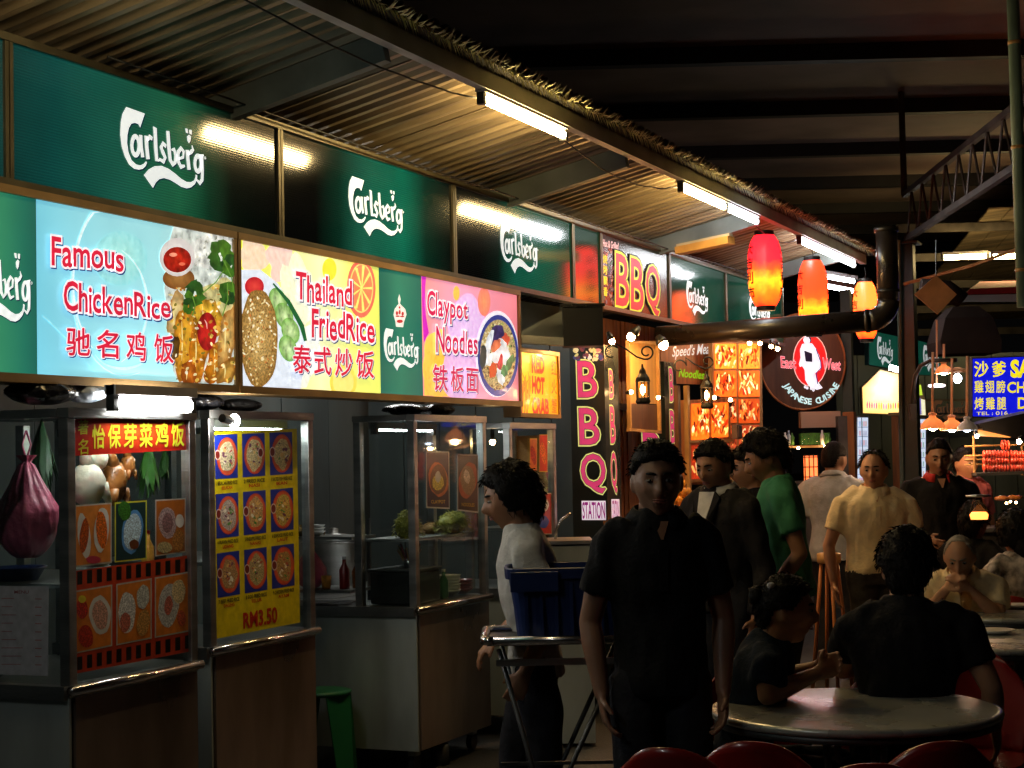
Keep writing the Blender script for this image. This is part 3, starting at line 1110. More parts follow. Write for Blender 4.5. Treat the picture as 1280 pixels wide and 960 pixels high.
def fancy_letters(pr, qs, red=S(214, 32, 62), sh=S(28, 60, 120), k=1.0, white=S(250, 244, 250), bold=0.018, ow=0.05, glow=None):
    h = pr.h
    if glow:
        for ch, q in qs:
            pr.text(ch, q, glow, ow * 1.9 + bold)
            pr.h = h + 0.0001
    h = pr.h + 0.0003
    pr.h = h
    for ch, q in qs:
        pr.text(ch, q, sh, ow + bold, 0, 1.3 * k, 1.9 * k)
        pr.h = h + 0.00005
    pr.h = h = h + 0.0004
    for ch, q in qs:
        pr.text(ch, q, white, ow + bold)
        pr.h = h + 0.00005
    pr.h = h = h + 0.0004
    for ch, q in qs:
        pr.text(ch, q, red, bold)
        pr.h = h + 0.00005
    pr.h = h + 0.0004


# ---- sign 1
LBL = 'backlit sign reading Famous Chicken Rice on blue with chicken and chilli sauce'
b1 = lightbox(-210, 294, LBL)
pface(b1, -205, 46, [(-205, S(30, 120, 100)), (-40, S(36, 130, 108)), (0, S(50, 130, 95)), (30, S(34, 110, 90)), (46, S(30, 96, 84))])
pface(b1, 46, 292, [(46, S(120, 205, 228)), (120, S(150, 220, 232)), (200, S(160, 222, 228)), (290, S(200, 215, 210))])
pr = SignPrint(-205, 46)
yb_ = [yof(q) for q in (-73, 40)]
beer = Print(lambda x, y: V((XL, x, -y)), (1, 0, 0), h0=0.0012)
beer_logo(beer, (ylx(-52), -PX(-40, 300, XL).z, ylx(40), -PX(-20, 411, XL).z))
beer.build('lettering', LIT, b1)
pr = SignPrint(46, 291)
rngp = S(190, 236, 240)
pr.ell(c2(480, 330), 34, 34, S(172, 232, 222), co=S(150, 222, 226))
pr.stroke([c2(480 + 190 * math.cos(a), 420 + 330 * math.sin(a)) for a in [2.2 + 0.16 * i for i in range(16)]], [1 + 0.35 * min(i, 15 - i) for i in range(16)], S(226, 248, 250))
pr.stroke([c2(500 + 215 * math.cos(a), 430 + 370 * math.sin(a)) for a in [1.3 + 0.17 * i for i in range(18)]], [0.8 + 0.2 * min(i, 17 - i) for i in range(18)], rngp)
pr.stroke([c2(400 + 190 * math.cos(a), 520 + 250 * math.sin(a)) for a in [-1.1 + 0.17 * i for i in range(14)]], [0.8 + 0.35 * min(i, 13 - i) for i in range(14)], S(214, 244, 246))
pr.stroke([c2(490 + 120 * math.cos(a), 680 + 90 * math.sin(a)) for a in [0.2 + 0.17 * i for i in range(16)]], [0.8 + 0.4 * min(i, 15 - i) for i in range(16)], S(180, 235, 236))
pr.stroke([c2(170 + i * 20, 560 + (i * 12) ** 1.12) for i in range(14)], 1.6, S(150, 222, 232))
# the dish
pr.poly([c2(692, 195), c2(760, 208), c2(926, 240), c2(942, 834), c2(712, 828), c2(690, 780), c2(668, 560), c2(655, 450), c2(664, 300)], S(206, 214, 206), 2)
pr.ell(c2(850, 300), 30, 22, S(225, 226, 218), 2, wob=0.4)
pr.ell(c2(880, 500), 24, 26, S(200, 190, 130), 2, wob=0.4)
pr.ell(c2(712, 410), 20, 14, S(170, 120, 60), co=S(120, 70, 30))
pr.ell(c2(706, 325), 22, 24, S(246, 240, 236), co=S(208, 200, 196))
pr.ell(c2(706, 335), 17.5, 16, S(200, 40, 20), mi=2, co=S(150, 20, 14))
pr.ell(c2(690, 315), 5, 2.5, S(246, 150, 120))
pr.ell(c2(725, 352), 4, 2, S(236, 110, 80))
for cx, cyy, rx, ry, rt, c in ((700, 560, 10, 30, 0.15, (232, 214, 150)), (736, 660, 13, 50, 0.05, (234, 176, 50)), (790, 700, 12, 44, 0.1, (222, 150, 36)), (822, 560, 17, 26, -0.3, (240, 200, 60)),
                               (866, 740, 14, 30, 0.3, (214, 140, 30)), (905, 640, 11, 40, 0.2, (226, 190, 110)), (905, 780, 12, 18, 0.5, (206, 160, 70)), (750, 790, 10, 16, 0, (196, 110, 30)), (690, 690, 7, 16, 0.2, (110, 80, 30))):
    pr.ell(c2(cx, cyy), rx, ry, S(*c), mi=2, co=S(int(c[0] * 0.75), int(c[1] * 0.62), int(c[2] * 0.5)), wob=0.35, rot=rt)
    pr.stroke([c2(cx - rx, cyy - ry * 1.6), c2(cx - rx * 0.8, cyy), c2(cx - rx, cyy + ry * 1.6)], [0.3, 1.6, 0.3], S(246, 226, 150))
pr.ell(c2(822, 622), 12.5, 24, S(206, 40, 30), mi=2, co=S(150, 24, 26))
pr.stroke([c2(812, 575), c2(820, 590), c2(822, 612)], [0.5, 1.6, 0.5], S(250, 190, 180))
pr.step = 0.000004
rnf = random.Random(21)
for i in range(170):
    x, y = rnf.uniform(675, 935), rnf.uniform(440, 822)
    pr.ell(c2(x, y), rnf.uniform(0.5, 2.6), rnf.uniform(0.6, 3.4), S(*rnf.choice([(250, 232, 170), (190, 120, 40), (140, 80, 24), (236, 196, 90), (255, 246, 214), (120, 110, 40), (214, 150, 60)])), 2, 7, rnf.uniform(-1.5, 1.5), wob=0.7)
for i in range(90):
    x, y = rnf.uniform(770, 930), rnf.uniform(225, 430)
    pr.ell(c2(x, y), rnf.uniform(0.5, 2.2), rnf.uniform(0.5, 1.8), S(*rnf.choice([(240, 240, 232), (190, 190, 176), (226, 222, 200), (160, 164, 150)])), 2, 7, rnf.uniform(-1.5, 1.5), wob=0.7)
pr.step = 0.00004
for cx, cyy, sc in ((880, 320, 1.0), (915, 360, 0.7), (770, 470, 0.8), (905, 470, 0.75), (745, 520, 0.5)):
    for a in range(7):
        an = a * 0.9 + cx
        pr.h += 0.00002
        pr.ell(c2(cx + math.cos(an) * 26 * sc, cyy + math.sin(an) * 42 * sc), 7 * sc, 11 * sc, S(26 + a * 7, 66 + a * 8, 30), 2, 9, an, wob=0.9)
for (a, b) in (((885, 380), (800, 470)), ((880, 330), (930, 480)), ((760, 480), (760, 560)), ((900, 430), (880, 560))):
    pr.stroke([c2(*a), c2((a[0] + b[0]) / 2 + 12, (a[1] + b[1]) / 2), c2(*b)], 1.4, S(96, 140, 50))
pr.h += 0.0004
pr.step = 0.0003
fancy_letters(pr, letters(pr, 'Famous', c2, 196, 482, 232, 352, 0.17, 0.10), glow=None)
fancy_letters(pr, letters(pr, 'ChickenRice', c2, 243, 668, 412, 535, 0.165, 0.085))
for i, ch in enumerate('驰名鸡饭'):
    x0, x1 = (252, 372, 490, 600)[i], (345, 458, 566, 676)[i]
    fancy(pr, ch, quadc(c2, (x0, 606 + i * 9), (x1, 612 + i * 9), (x1, 722 + i * 9), (x0, 716 + i * 9)), k=0.75, bold=0.02)
pr.build('print', [LIT, LITN, LITF], b1)

# ---- sign 2
b2 = lightbox(296, 648.5, 'backlit sign reading Thailand Fried Rice and Claypot Noodles in red letters')
pface(b2, 299, 474, [(299, S(236, 240, 60)), (350, S(244, 246, 130)), (400, S(250, 250, 190)), (440, S(244, 244, 120)), (474, S(226, 236, 110))])
pface(b2, 474, 527, [(474, S(26, 96, 84)), (500, S(44, 122, 100)), (527, S(30, 100, 88))])
pface(b2, 527, 646, [(527, S(240, 150, 150)), (570, S(240, 160, 190)), (646, S(232, 130, 140))])
pr = SignPrint(299, 474)
for x, y, rx, ry, c in ((1010, 320, 16, 26, (250, 222, 190)), (1120, 330, 18, 30, (250, 214, 200)), (1200, 700, 26, 40, (252, 252, 236)), (1180, 480, 20, 50, (250, 250, 215))):
    pr.ell(c2(x, y), rx, ry, S(*c), wob=0.5)
pr.poly([c2(955, 375), c2(1040, 375), c2(1110, 430), c2(1210, 590), c2(1225, 700), c2(1200, 860), c2(960, 850)], S(226, 236, 250))
for i, (x, y) in enumerate(((1110, 500), (1135, 560), (1160, 620), (1150, 690))):
    pr.ell(c2(x, y), 11, 17, S(206, 232, 170), mi=2, co=S(120, 176, 80), rot=-0.3)
pr.stroke([c2(1090, 430), c2(1150, 500), c2(1205, 600), c2(1220, 660)], [2, 5, 6, 4], S(30, 96, 50))
pr.ell(c2(1015, 442), 12, 12, S(232, 70, 60), co=S(190, 20, 40))
pr.ell(c2(1032, 652), 24.5, 62, S(216, 180, 110), 1, co=S(150, 110, 50), wob=0.12, n=32)
rnd = random.Random(5)
pr.step = 0.000004
for i in range(150):
    a, q_ = rnd.uniform(0, 6.28), rnd.uniform(0, 0.92) ** 0.5
    pr.h += 0.000004
    pr.ell((c2(1032, 652)[0] + 23 * q_ * math.cos(a), c2(1032, 652)[1] + 59 * q_ * math.sin(a)), rnd.uniform(0.7, 1.3), rnd.uniform(1.2, 2.6), S(*rnd.choice([(240, 222, 170), (180, 140, 70), (226, 196, 130), (130, 84, 36), (200, 120, 60), (250, 238, 200)])), 0, 6, rnd.uniform(-1, 1))
pr.step = 0.0003
pr.h += 0.0003
# citrus slice behind the words
o = c6(225, 385)
pr.ell(o, 18, 37, S(248, 110, 90), n=32)
pr.ell(o, 15, 31, S(250, 206, 120), n=32)
pr.ell(o, 13.5, 29, S(244, 130, 90), n=32)
for a in range(9):
    an = a * 0.698
    pr.h += 0.00002
    pr.stroke([o, (o[0] + 13.5 * math.cos(an), o[1] + 29 * math.sin(an))], [0.8, 3], S(252, 230, 120))
pr.ell(c6(95, 310), 9, 14, S(236, 226, 60))
pr.ell(c6(150, 760), 17, 22, S(240, 220, 90))
pr.ell(c6(150, 760), 13, 17, S(250, 236, 130))
pr.h += 0.0004


def ident(x, y):
    return (x, y)


fancy_letters(pr, letters(pr, 'Thailand', ident, 367.5, 437, 338.5, 374, 0.18, 0.12), k=0.8)
fancy_letters(pr, letters(pr, 'FriedRice', ident, 387, 465, 384, 421, 0.15, 0.09), k=0.8)
for i, ch in enumerate('泰式炒饭'):
    x0, x1 = (363, 389, 415, 441)[i], (385, 410, 436, 463)[i]
    fancy(pr, ch, [(x0, 431 + i * 2.3), (x1, 432.4 + i * 2.3), (x1, 467 + i * 1.9), (x0, 466 + i * 1.9)], k=0.6, bold=0.018)
pr.build('print', [LIT, LITN, LITF], b2)
beer = Print(lambda x, y: V((XL, x, -y)), (1, 0, 0), h0=0.0012)
beer_logo(beer, (ylx(478.5), -PX(481, 409, XL).z, ylx(522.5), -PX(489, 464, XL).z))
beer.build('lettering', LIT, b2)
pr = SignPrint(476, 525)
CRW = [(163, 155), (172, 190), (168, 225), (205, 262), (214, 300), (196, 352), (190, 390), (140, 386), (136, 350), (122, 300), (130, 262), (158, 225), (154, 190)]
pr.poly([c7z(*p) for p in CRW], S(240, 232, 226))
for x, y, rx, ry in ((146, 290, 1.6, 2.6), (165, 284, 1.4, 3), (186, 294, 1.6, 2.6), (150, 312, 3, 1), (182, 314, 3, 1), (165, 348, 4, 2.2), (163, 250, 1.2, 1.6)):
    pr.ell(c7z(x, y), rx, ry, S(186, 50, 50), n=10)
pr.build('crown_emblem', LIT, b2)
pr = SignPrint(527, 646)
pr.poly([c7z(320, 20), c7z(352, 30), c7z(345, 120), c7z(350, 300), c7z(372, 430), c7z(336, 500), c7z(325, 300)], S(206, 40, 190))
pr.ell(c7z(440, 650), 20, 44, S(252, 190, 60), co=S(250, 206, 90), wob=0.2)
pr.poly([c7z(336, 700), c7z(520, 640), c7z(520, 880), c7z(340, 872)], S(250, 196, 80))
pr.ell(c7z(640, 380), 23, 40, S(232, 196, 246), co=S(226, 186, 240), wob=0.15)
pr.ell(c7z(600, 700), 24, 44, S(236, 190, 240), co=S(232, 180, 226), wob=0.15)
pr.ell(c7z(565, 150), 4, 9, S(250, 190, 80))
pr.ell(c7z(760, 210), 8, 18, S(250, 150, 100), co=S(246, 130, 110))
bo = c7z(858, 590)
pr.ell((bo[0] - 1, bo[1] - 2), 27, 54, S(240, 238, 250), n=36)
pr.ell(bo, 25.5, 51, S(50, 60, 140), n=36)
pr.ell((bo[0], bo[1] - 1), 22.5, 44, S(186, 164, 110), 1, n=32)
rnd = random.Random(11)
pr.step = 0.000003
for i in range(230):
    a, q_ = rnd.uniform(0, 6.28), rnd.uniform(0, 1) ** 0.5
    pr.h += 0.000003
    yy = math.sin(a) * q_
    cols = [(214, 196, 150), (120, 80, 40), (90, 60, 30), (170, 130, 70)] if yy > 0.3 else [(226, 214, 180), (60, 60, 40), (190, 160, 110), (140, 160, 70)]
    pr.ell((bo[0] + 21.5 * q_ * math.cos(a), bo[1] + 43 * yy), rnd.uniform(0.8, 1.5), rnd.uniform(0.8, 2.2), S(*rnd.choice(cols)), 0, 6, rnd.uniform(-1, 1))
pr.h += 0.0002
pr.step = 0.0001
for x, y, rx, ry, rt, c in ((850, 450, 9, 14, 0, (64, 50, 100)), (790, 520, 4, 22, 0.2, (226, 232, 240)), (910, 480, 5, 8, 0, (220, 90, 60)), (860, 560, 8, 16, 0.4, (240, 240, 244)), (905, 590, 6, 17, -0.3, (246, 246, 250)),
                            (840, 520, 5, 9, 0.6, (226, 120, 80)), (820, 690, 4.5, 10, 0.2, (214, 80, 36)), (870, 640, 3.4, 11, 0.2, (200, 40, 60)), (875, 740, 5, 11, -0.3, (236, 240, 244)), (940, 640, 4, 12, 0.4, (60, 120, 70)),
                            (750, 600, 4, 16, 0, (50, 60, 60)), (800, 610, 4, 9, 0.3, (250, 250, 250)), (900, 700, 4, 8, 0.1, (80, 140, 90))):
    pr.ell(c7z(x, y), rx, ry, S(*c), 2, 14, rt, wob=0.5)
pr.step = 0.0003
pr.h += 0.0004
fancy_letters(pr, letters(pr, 'Claypot', ident, 532.5, 583, 361, 393, 0.30, 0.12, jig=0.02), red=S(206, 30, 84), k=0.7)
fancy_letters(pr, letters(pr, 'Noodles', ident, 543.5, 595, 406, 440, 0.19, 0.06, jig=0.02), red=S(206, 30, 84), k=0.7)
for i, ch in enumerate('铁板面'):
    x0, x1 = (539, 561, 580)[i], (557, 577, 595)[i]
    fancy(pr, ch, [(x0, 455.5 + i * 2.3), (x1, 457 + i * 2.3), (x1, 489 + i * 1), (x0, 488 + i * 1)], red=S(206, 30, 84), k=0.5)
pr.build('print', [LIT, LITN, LITF], b2)

# ---- small crab sign
XC = -3.93
t = thing('backlit_sign', 'small yellow backlit sign reading RED HOT CRAB beside the long signs', 'illuminated sign', PX(672, 523, XC))
qd = [PX(647, 434, XC), PX(697.5, 441, XC), PX(697.5, 523, XC), PX(647, 524, XC)]
y0_, y1_, z0_, z1_ = qd[0].y, qd[1].y, qd[2].z, qd[0].z
MB().bb((XC - 0.1, y0_, z0_), (XC - 0.006, y1_, z1_)).build('housing', MT['frame_tan'], t)
for lo, hi in (((y0_, z1_ - 0.025), (y1_, z1_)), ((y0_, z0_), (y1_, z0_ + 0.025)), ((y0_, z0_ + .025), (y0_ + 0.02, z1_ - .025)), ((y1_ - 0.02, z0_ + .025), (y1_, z1_ - .025))):
    MB().bb((XC - 0.006, lo[0], lo[1]), (XC + 0.012, hi[0], hi[1])).build('frame', MT['frame_tan'], t)
m = MB()
ysx = [y0_ + 0.02, (y0_ + y1_) / 2, y1_ - 0.02]
cs = [S(255, 214, 40), S(255, 196, 30), S(250, 150, 20)]
for i in range(2):
    m.add([V((XC, ysx[i], z0_ + .025)), V((XC, ysx[i + 1], z0_ + .025)), V((XC, ysx[i + 1], z1_ - .025)), V((XC, ysx[i], z1_ - .025))], [(0, 1, 2, 3)])
    m.c[-1] = (cs[i], cs[i + 1], cs[i + 1], cs[i])
m.build('sign_panel', LITB, t, useCol=True)
pr = Print(lambda x, y: PX(x, y, XC), (1, 0, 0))
for k in range(9):
    pr.stroke([(652 + k % 3 * 3, 520 - k), (653 + k % 3 * 4, 500 - k * 3), (651 + (k * 7) % 12, 480 - k * 2)], [2.2, 3, 0.6], S(240, 90 + k * 8, 20))
for wd, yy in (('RED', 445), ('HOT', 471), ('CRAB', 497.5)):
    x1 = {'RED': 679, 'HOT': 679, 'CRAB': 684}[wd]
    qq = [(664, yy), (x1, yy + 2.5), (x1, yy + 21), (664, yy + 19.5)]
    pr.text(wd, qq, S(120, 10, 0), 0.06)
    pr.text(wd, qq, S(250, 110, 40), 0.04)
    pr.text(wd, qq, S(206, 24, 16), 0.015)
for i, ch in enumerate('红火蟹'):
    yy = 450 + i * 24
    pr.text(ch, [(687.5, yy), (694, yy + 1), (694, yy + 19), (687.5, yy + 18)], S(206, 90, 10), 0.01)
pr.build('print', LIT, t)

# ---- sagging wires along the eave
wi = thing('lamp_cable', 'thin black cables sagging between the tube lamps along the roof eave', 'cable', (XT, 9, 3.2))
rnw = random.Random(6)
for (ya, yb, x0, sag) in ((4.75, on_eave(605), -3.13, 0.05), (on_eave(704), on_eave(851), -3.13, 0.09), (on_eave(943), on_eave(997), -3.13, 0.07), (5.0, 14.4, -3.78, 0.05)):
    pts = []
    z0 = 3.235 if x0 > -3.5 else 3.115
    for k in range(17):
        u = k / 16
        pts.append(V((x0 + rnw.uniform(-.004, .004), ya + (yb - ya) * u, z0 - sag * 4 * u * (1 - u) * (0.5 if x0 < -3.5 else 1) + rnw.uniform(-.004, .004))))
    MB().tube(pts, 0.0045, 5).build('cable', MT['cable'], wi, True)
# ================================================================== KITCHEN BACKGROUND
def PN(px, py, p, n):
    v = ray(px, py)
    return CAM + v * ((V(p) - CAM).dot(n) / v.dot(n))


NC = -FW                       # normal that faces the camera side
wl = thing('back_wall', 'dark greasy wall of metal panels at the back of the stalls', 'wall', (-5.7, 6, 0))
yy = 1.5
while yy < 15:
    MB().bb((-5.78, yy + 0.004, 0), (-5.70 + random.uniform(0, 0.006), yy + 0.596, 3.05)).build('panel', MT['wall'], wl)
    yy += 0.6
pw = thing('partition_wall', 'grey partition of upright panels between noodle stall and BBQ stall', 'wall', (-4.8, 10.3, 0))
xx = -5.6
while xx < -4.05:
    MB().bb((xx + 0.004, 10.28, 0), (xx + 0.27, 10.33, 2.6)).build('panel', MT['wall'], pw)
    xx += 0.275
hd = thing('extractor_hood', 'shiny grey metal extractor hood right of the long sign', 'extractor hood', PD(672, 424, 10.4))
a_, b_, c_, e_ = PD(650, 376, 10.5), PD(702, 384, 10.5), PD(706, 428, 10.2), PD(644, 424, 10.2)
MB().plate([a_, b_, c_, e_], NC, 0.02).build('front_sheet', MT['steel_panel'], hd)
MB().bar(e_ + NC * 0.03, c_ + NC * 0.03, 0.04, 0.05).build('lip', MT['steel'], hd)
dk = thing('duct', 'black boxed duct hanging under the boards left of the BBQ planks', 'duct', PD(728, 430, 10.25))
lo = PD(728, 409, 10.25)
MB().box(lo, (0.24, 0.2, 0.24), (RT, FW, UP)).build('box_section', MT['black'], dk)
MB().box(lo + UP * 0.125, (0.27, 0.23, 0.02), (RT, FW, UP)).build('flange', MT['black_pipe'], dk)
tube_lamp((-4.75, 8.6, 2.42), (-4.75, 9.8, 2.42), TUBE_K, 'added tube lamp hidden behind the long sign, brightening the extractor hood', group='added kitchen tube lamps')  # unseen lamp added to brighten the extractor hood


# ================================================================== HAWKER CARTS
def cart(name_lb, X0, Y0, L, D, zt, rail_mat, panel_mat, yglass=None, casters=True, side_x=None):
    t = thing('food_cart', name_lb, 'hawker cart', (X0 - D / 2, Y0 + L / 2, 0), 0, 'stainless steel hawker carts in a row')
    zr, X1, Y1 = 0.86, X0 - D, Y0 + L
    MB().bb((X1, Y0 + 0.012, 0.13), (X0 - 0.012, Y1, zr - 0.045)).build('cabinet', MT['steel_dark'], t)
    MB().bb((X0 - 0.0115, Y0 + 0.03, 0.125), (X0, Y1 - 0.01, zr - 0.045)).build('front_panel', panel_mat, t)
    MB().bb((X1 + 0.02, Y0, 0.125), (X0 - 0.004, Y0 + 0.0115, zr - 0.045)).build('side_panel', MT['steel_panel'], t)
    MB().bb((X1, Y0 + 0.002, zr - 0.044), (X0 - 0.002, Y1, zr - 0.004)).build('counter', MT['steel'], t)
    MB().tube([(X0 + 0.012, Y0 - 0.012, zr - 0.018), (X0 + 0.012, Y1, zr - 0.018)], 0.017, 12).build('front_rail', rail_mat, t, True)
    MB().bb((X1, Y0 - 0.022, zr - 0.05), (X0 - 0.008, Y0 + 0.0015, zr - 0.002)).build('side_rail', MT['steel'], t)
    xg = X1 if side_x is None else side_x
    for (x, y) in ((X0 - 0.022, Y0 + 0.022), (X0 - 0.022, Y1 - 0.022), (xg + 0.022, Y0 + 0.022), (xg + 0.022, Y1 - 0.022)):
        MB().bb((x - 0.021, y - 0.021, zr - 0.003), (x + 0.021, y + 0.021, zt - 0.035)).build('post', MT['steel'], t, bevel=0.003)
    MB().bb((X0 - 0.046, Y0, zt - 0.034), (X0 + 0.004, Y1, zt)).build('header', MT['steel'], t)
    MB().bb((xg, Y0 - 0.004, zt - 0.033), (X0 - 0.047, Y0 + 0.045, zt - 0.002)).build('header', MT['steel'], t)
    MB().bb((xg, Y0 + 0.046, zt - 0.02), (X0 - 0.047, Y1 - 0.002, zt - 0.006)).build('top_sheet', MT['steel_dark'], t)
    MB().bb((X0 - 0.026, Y0 + 0.045, zr), (X0 - 0.021, Y1 - 0.045, zt - 0.036)).build('glass_pane', MT['glass'], t)
    MB().bb((xg + 0.045, Y0 + 0.021, zr), (X0 - 0.045, Y0 + 0.026, zt - 0.036)).build('glass_pane', MT['glass'], t)
    MB().bb((xg + 0.03, Y0 + 0.05, zr + 0.33), (X0 - 0.06, Y1 - 0.04, zr + 0.345)).build('shelf', MT['steel'], t)
    if casters:
        for (x, y) in ((X0 - 0.08, Y0 + 0.1), (X0 - 0.08, Y1 - 0.1), (X1 + 0.08, Y0 + 0.1)):
            c = MB().bb((x - 0.02, y - 0.03, 0.085), (x + 0.02, y + 0.03, 0.124)).build('caster', MT['steel'], t)
            MB().tube([(x - 0.015, y, 0.045), (x + 0.015, y, 0.045)], 0.042, 14).build('wheel', MT['black'], c)
    return t


def ypx(px, X):
    v = ray(px, 700)
    return v.y * (X / v.x)


X1c, X2c, X3c = -3.76, -3.96, -3.94
Y1a = ypx(86, X1c)
Y1b = ypx(247, X1c)
cart1 = cart('nearest hawker cart with red Chinese banner, hanging chicken and orange photo cards', X1c, Y1a, Y1b - Y1a, 0.85, 1.822, MT['tube_rail'], MT['warm_reflect_steel'])
Y2a, Y2b = ypx(263, X2c), ypx(394, X2c)
cart2 = cart('second hawker cart with big yellow poster of nine blue menu photos', X2c, Y2a, Y2b - Y2a, 0.8, 1.84, MT['tube_rail'], MT['warm_reflect_steel'])
Y3a = ypx(520, X3c)
Y3b = ypx(611, X3c)
cart3 = cart('third hawker cart with bare grey side panel and glass case of green noodles', X3c, Y3a, Y3b - Y3a, 0.95, 1.85, MT['tube_rail'], MT['warm_reflect_steel'], side_x=X3c - 0.36)
Y4a, Y4b = ypx(640, X3c), ypx(698, X3c)
cart4 = cart('fourth hawker cart, glass case glowing orange under the crab sign', X3c, Y4a, Y4b - Y4a, 0.7, 1.82, MT['tube_rail'], MT['warm_reflect_steel'], side_x=X3c - 0.3)


def glass_print(X):
    return Print(lambda x, y: PX(x, y, X), (1, 0, 0), 0.0002, 0.0)


def c3(x, y):
    return (x / 3.2, 480 + y / 3.2)


def c4(x, y):
    return (x / 3.2, 680 + y / 3.2)


# ---- cart 1: banner, cards, film strips (all stuck on the front glass)
XG = X1c - 0.018
pr = glass_print(XG)
pr.poly([c3(288, 140), c3(748, 132), c3(748, 263), c3(290, 288)], S(214, 40, 26))
pr.fan(c3(560, 190), [c3(320, 150), c3(560, 142), c3(720, 142), c3(730, 250), c3(560, 262), c3(330, 270)], S(240, 96, 34), S(214, 40, 26))  # lamp light on the banner centre, painted as brighter orange
pr.text('著', [c3(312, 145), c3(352, 144), c3(352, 200), c3(312, 202)], S(240, 230, 60), 0.02)
pr.text('名', [c3(312, 222), c3(352, 220), c3(352, 280), c3(312, 284)], S(240, 230, 60), 0.02)
for i, ch in enumerate('怡保芽菜鸡饭'):
    x0 = 368 + i * 63
    pr.text(ch, [c3(x0, 164 - i * 2.5), c3(x0 + 50, 163 - i * 2.5), c3(x0 + 50, 256 - i * 1.5), c3(x0, 258 - i * 1.5)], S(244, 236, 60), 0.025)
pr.build('banner', FLAT, cart1)

pr = glass_print(XG)
pr.poly([c4(288, 110), c4(748, 46), c4(758, 430), c4(288, 522)], S(206, 66, 28))


def strip(x0, x1, yt0, yb0, yt1, yb1, n):
    for i in range(n):
        u = (i + 0.35) / n
        w = (x1 - x0) / n * 0.52
        a, b = x0 + (x1 - x0) * u, x0 + (x1 - x0) * u + w
        T_ = lambda x: yt0 + (yt1 - yt0) * (x - x0) / (x1 - x0)
        B_ = lambda x: yb0 + (yb1 - yb0) * (x - x0) / (x1 - x0)
        pr.h = 0.0004
        pr.poly([c4(a, T_(a)), c4(b, T_(b)), c4(b, B_(b)), c4(a, B_(a))], S(16, 12, 10))


strip(295, 765, 112, 165, 56, 108, 12)
strip(295, 765, 455, 508, 362, 415, 12)
pr.build('film_strip_border', FLAT, cart1)


def food_card(parent, f, qd, X, bg, seed, blobs, frame=S(200, 190, 180), lb=None, h=0.0012, caption=None):
    pr = glass_print(X)
    pr.h = h
    q4 = [f(*p) for p in qd]
    cx, cyy = sum(p[0] for p in q4) / 4, sum(p[1] for p in q4) / 4
    pr.poly(q4, frame)
    pr.poly([(cx + (p[0] - cx) * 0.93, cyy + (p[1] - cyy) * 0.95) for p in q4], bg)
    w, h_ = q4[1][0] - q4[0][0], q4[3][1] - q4[0][1]
    r = random.Random(seed)
    for (u, v, ru, rv, c, mi) in blobs:
        x = q4[0][0] * (1 - v) + q4[3][0] * v + u * w
        y = (q4[0][1] * (1 - u) + q4[1][1] * u) + v * h_
        pr.ell((x, y), ru * w, rv * h_, S(*c), mi, 18, r.uniform(-0.15, 0.15), wob=0.12)
    if caption:
        pr.step = 0.0001
        for (s_, u0, u1, v0, v1, c) in caption:
            L_ = lambda u, v: (q4[0][0] * (1 - v) + q4[3][0] * v + u * w, (q4[0][1] * (1 - u) + q4[1][1] * u) + v * h_)
            pr.text(s_, [L_(u0, v0), L_(u1, v0), L_(u1, v1), L_(u0, v1)], S(*c), 0.01)
    o = pr.build('photo_card', [FLAT, FLATN], parent)
    if lb:
        o['label'] = lb
    return o


OR_ = S(226, 128, 40)
W_, N_ = (224, 220, 214), (206, 150, 80)
food_card(cart1, c3, [(298, 485), (446, 474), (446, 715), (298, 733)], XG, S(230, 140, 60), 1, [(0.25, 0.5, 0.17, 0.36, W_, 0), (0.25, 0.5, 0.12, 0.28, (200, 90, 30), 1), (0.72, 0.42, 0.2, 0.36, W_, 0), (0.72, 0.42, 0.15, 0.3, (226, 110, 34), 1), (0.5, 0.9, 0.2, 0.06, (200, 60, 80), 0)], lb='orange card with two oval plates of roast meat')
food_card(cart1, c3, [(458, 474), (586, 465), (586, 700), (458, 714)], XG, S(30, 60, 60), 2, [(0.55, 0.5, 0.33, 0.36, (90, 150, 210), 0), (0.55, 0.5, 0.27, 0.3, (200, 224, 236), 1), (0.3, 0.15, 0.2, 0.16, (60, 120, 40), 1), (0.6, 0.72, 0.15, 0.08, (110, 60, 30), 0)], frame=S(214, 214, 60), lb='card with blue rimmed plate of white bean sprouts')
food_card(cart1, c3, [(620, 463), (742, 456), (742, 672), (620, 690)], XG, S(190, 106, 40), 3, [(0.4, 0.42, 0.3, 0.28, (190, 160, 160), 1), (0.4, 0.42, 0.18, 0.18, (150, 110, 110), 1), (0.8, 0.4, 0.14, 0.12, (230, 220, 210), 0), (0.3, 0.85, 0.25, 0.1, (190, 170, 120), 1), (0.75, 0.75, 0.2, 0.2, (180, 120, 60), 1)], lb='orange card with greyish plate of sliced meat')
food_card(cart1, c4, [(296, 188), (448, 162), (448, 408), (296, 440)], XG, OR_, 4, [(0.68, 0.45, 0.28, 0.32, W_, 0), (0.68, 0.45, 0.2, 0.24, (214, 160, 140), 1), (0.2, 0.3, 0.15, 0.16, (200, 50, 40), 1), (0.3, 0.75, 0.2, 0.18, (190, 50, 30), 1), (0.2, 0.15, 0.1, 0.06, (240, 220, 60), 0)])
food_card(cart1, c4, [(464, 160), (606, 136), (606, 378), (464, 406)], XG, OR_, 5, [(0.3, 0.5, 0.24, 0.34, W_, 1), (0.25, 0.65, 0.15, 0.16, (200, 110, 90), 1), (0.75, 0.28, 0.18, 0.2, (200, 200, 190), 1), (0.75, 0.7, 0.18, 0.22, (206, 150, 80), 1)])
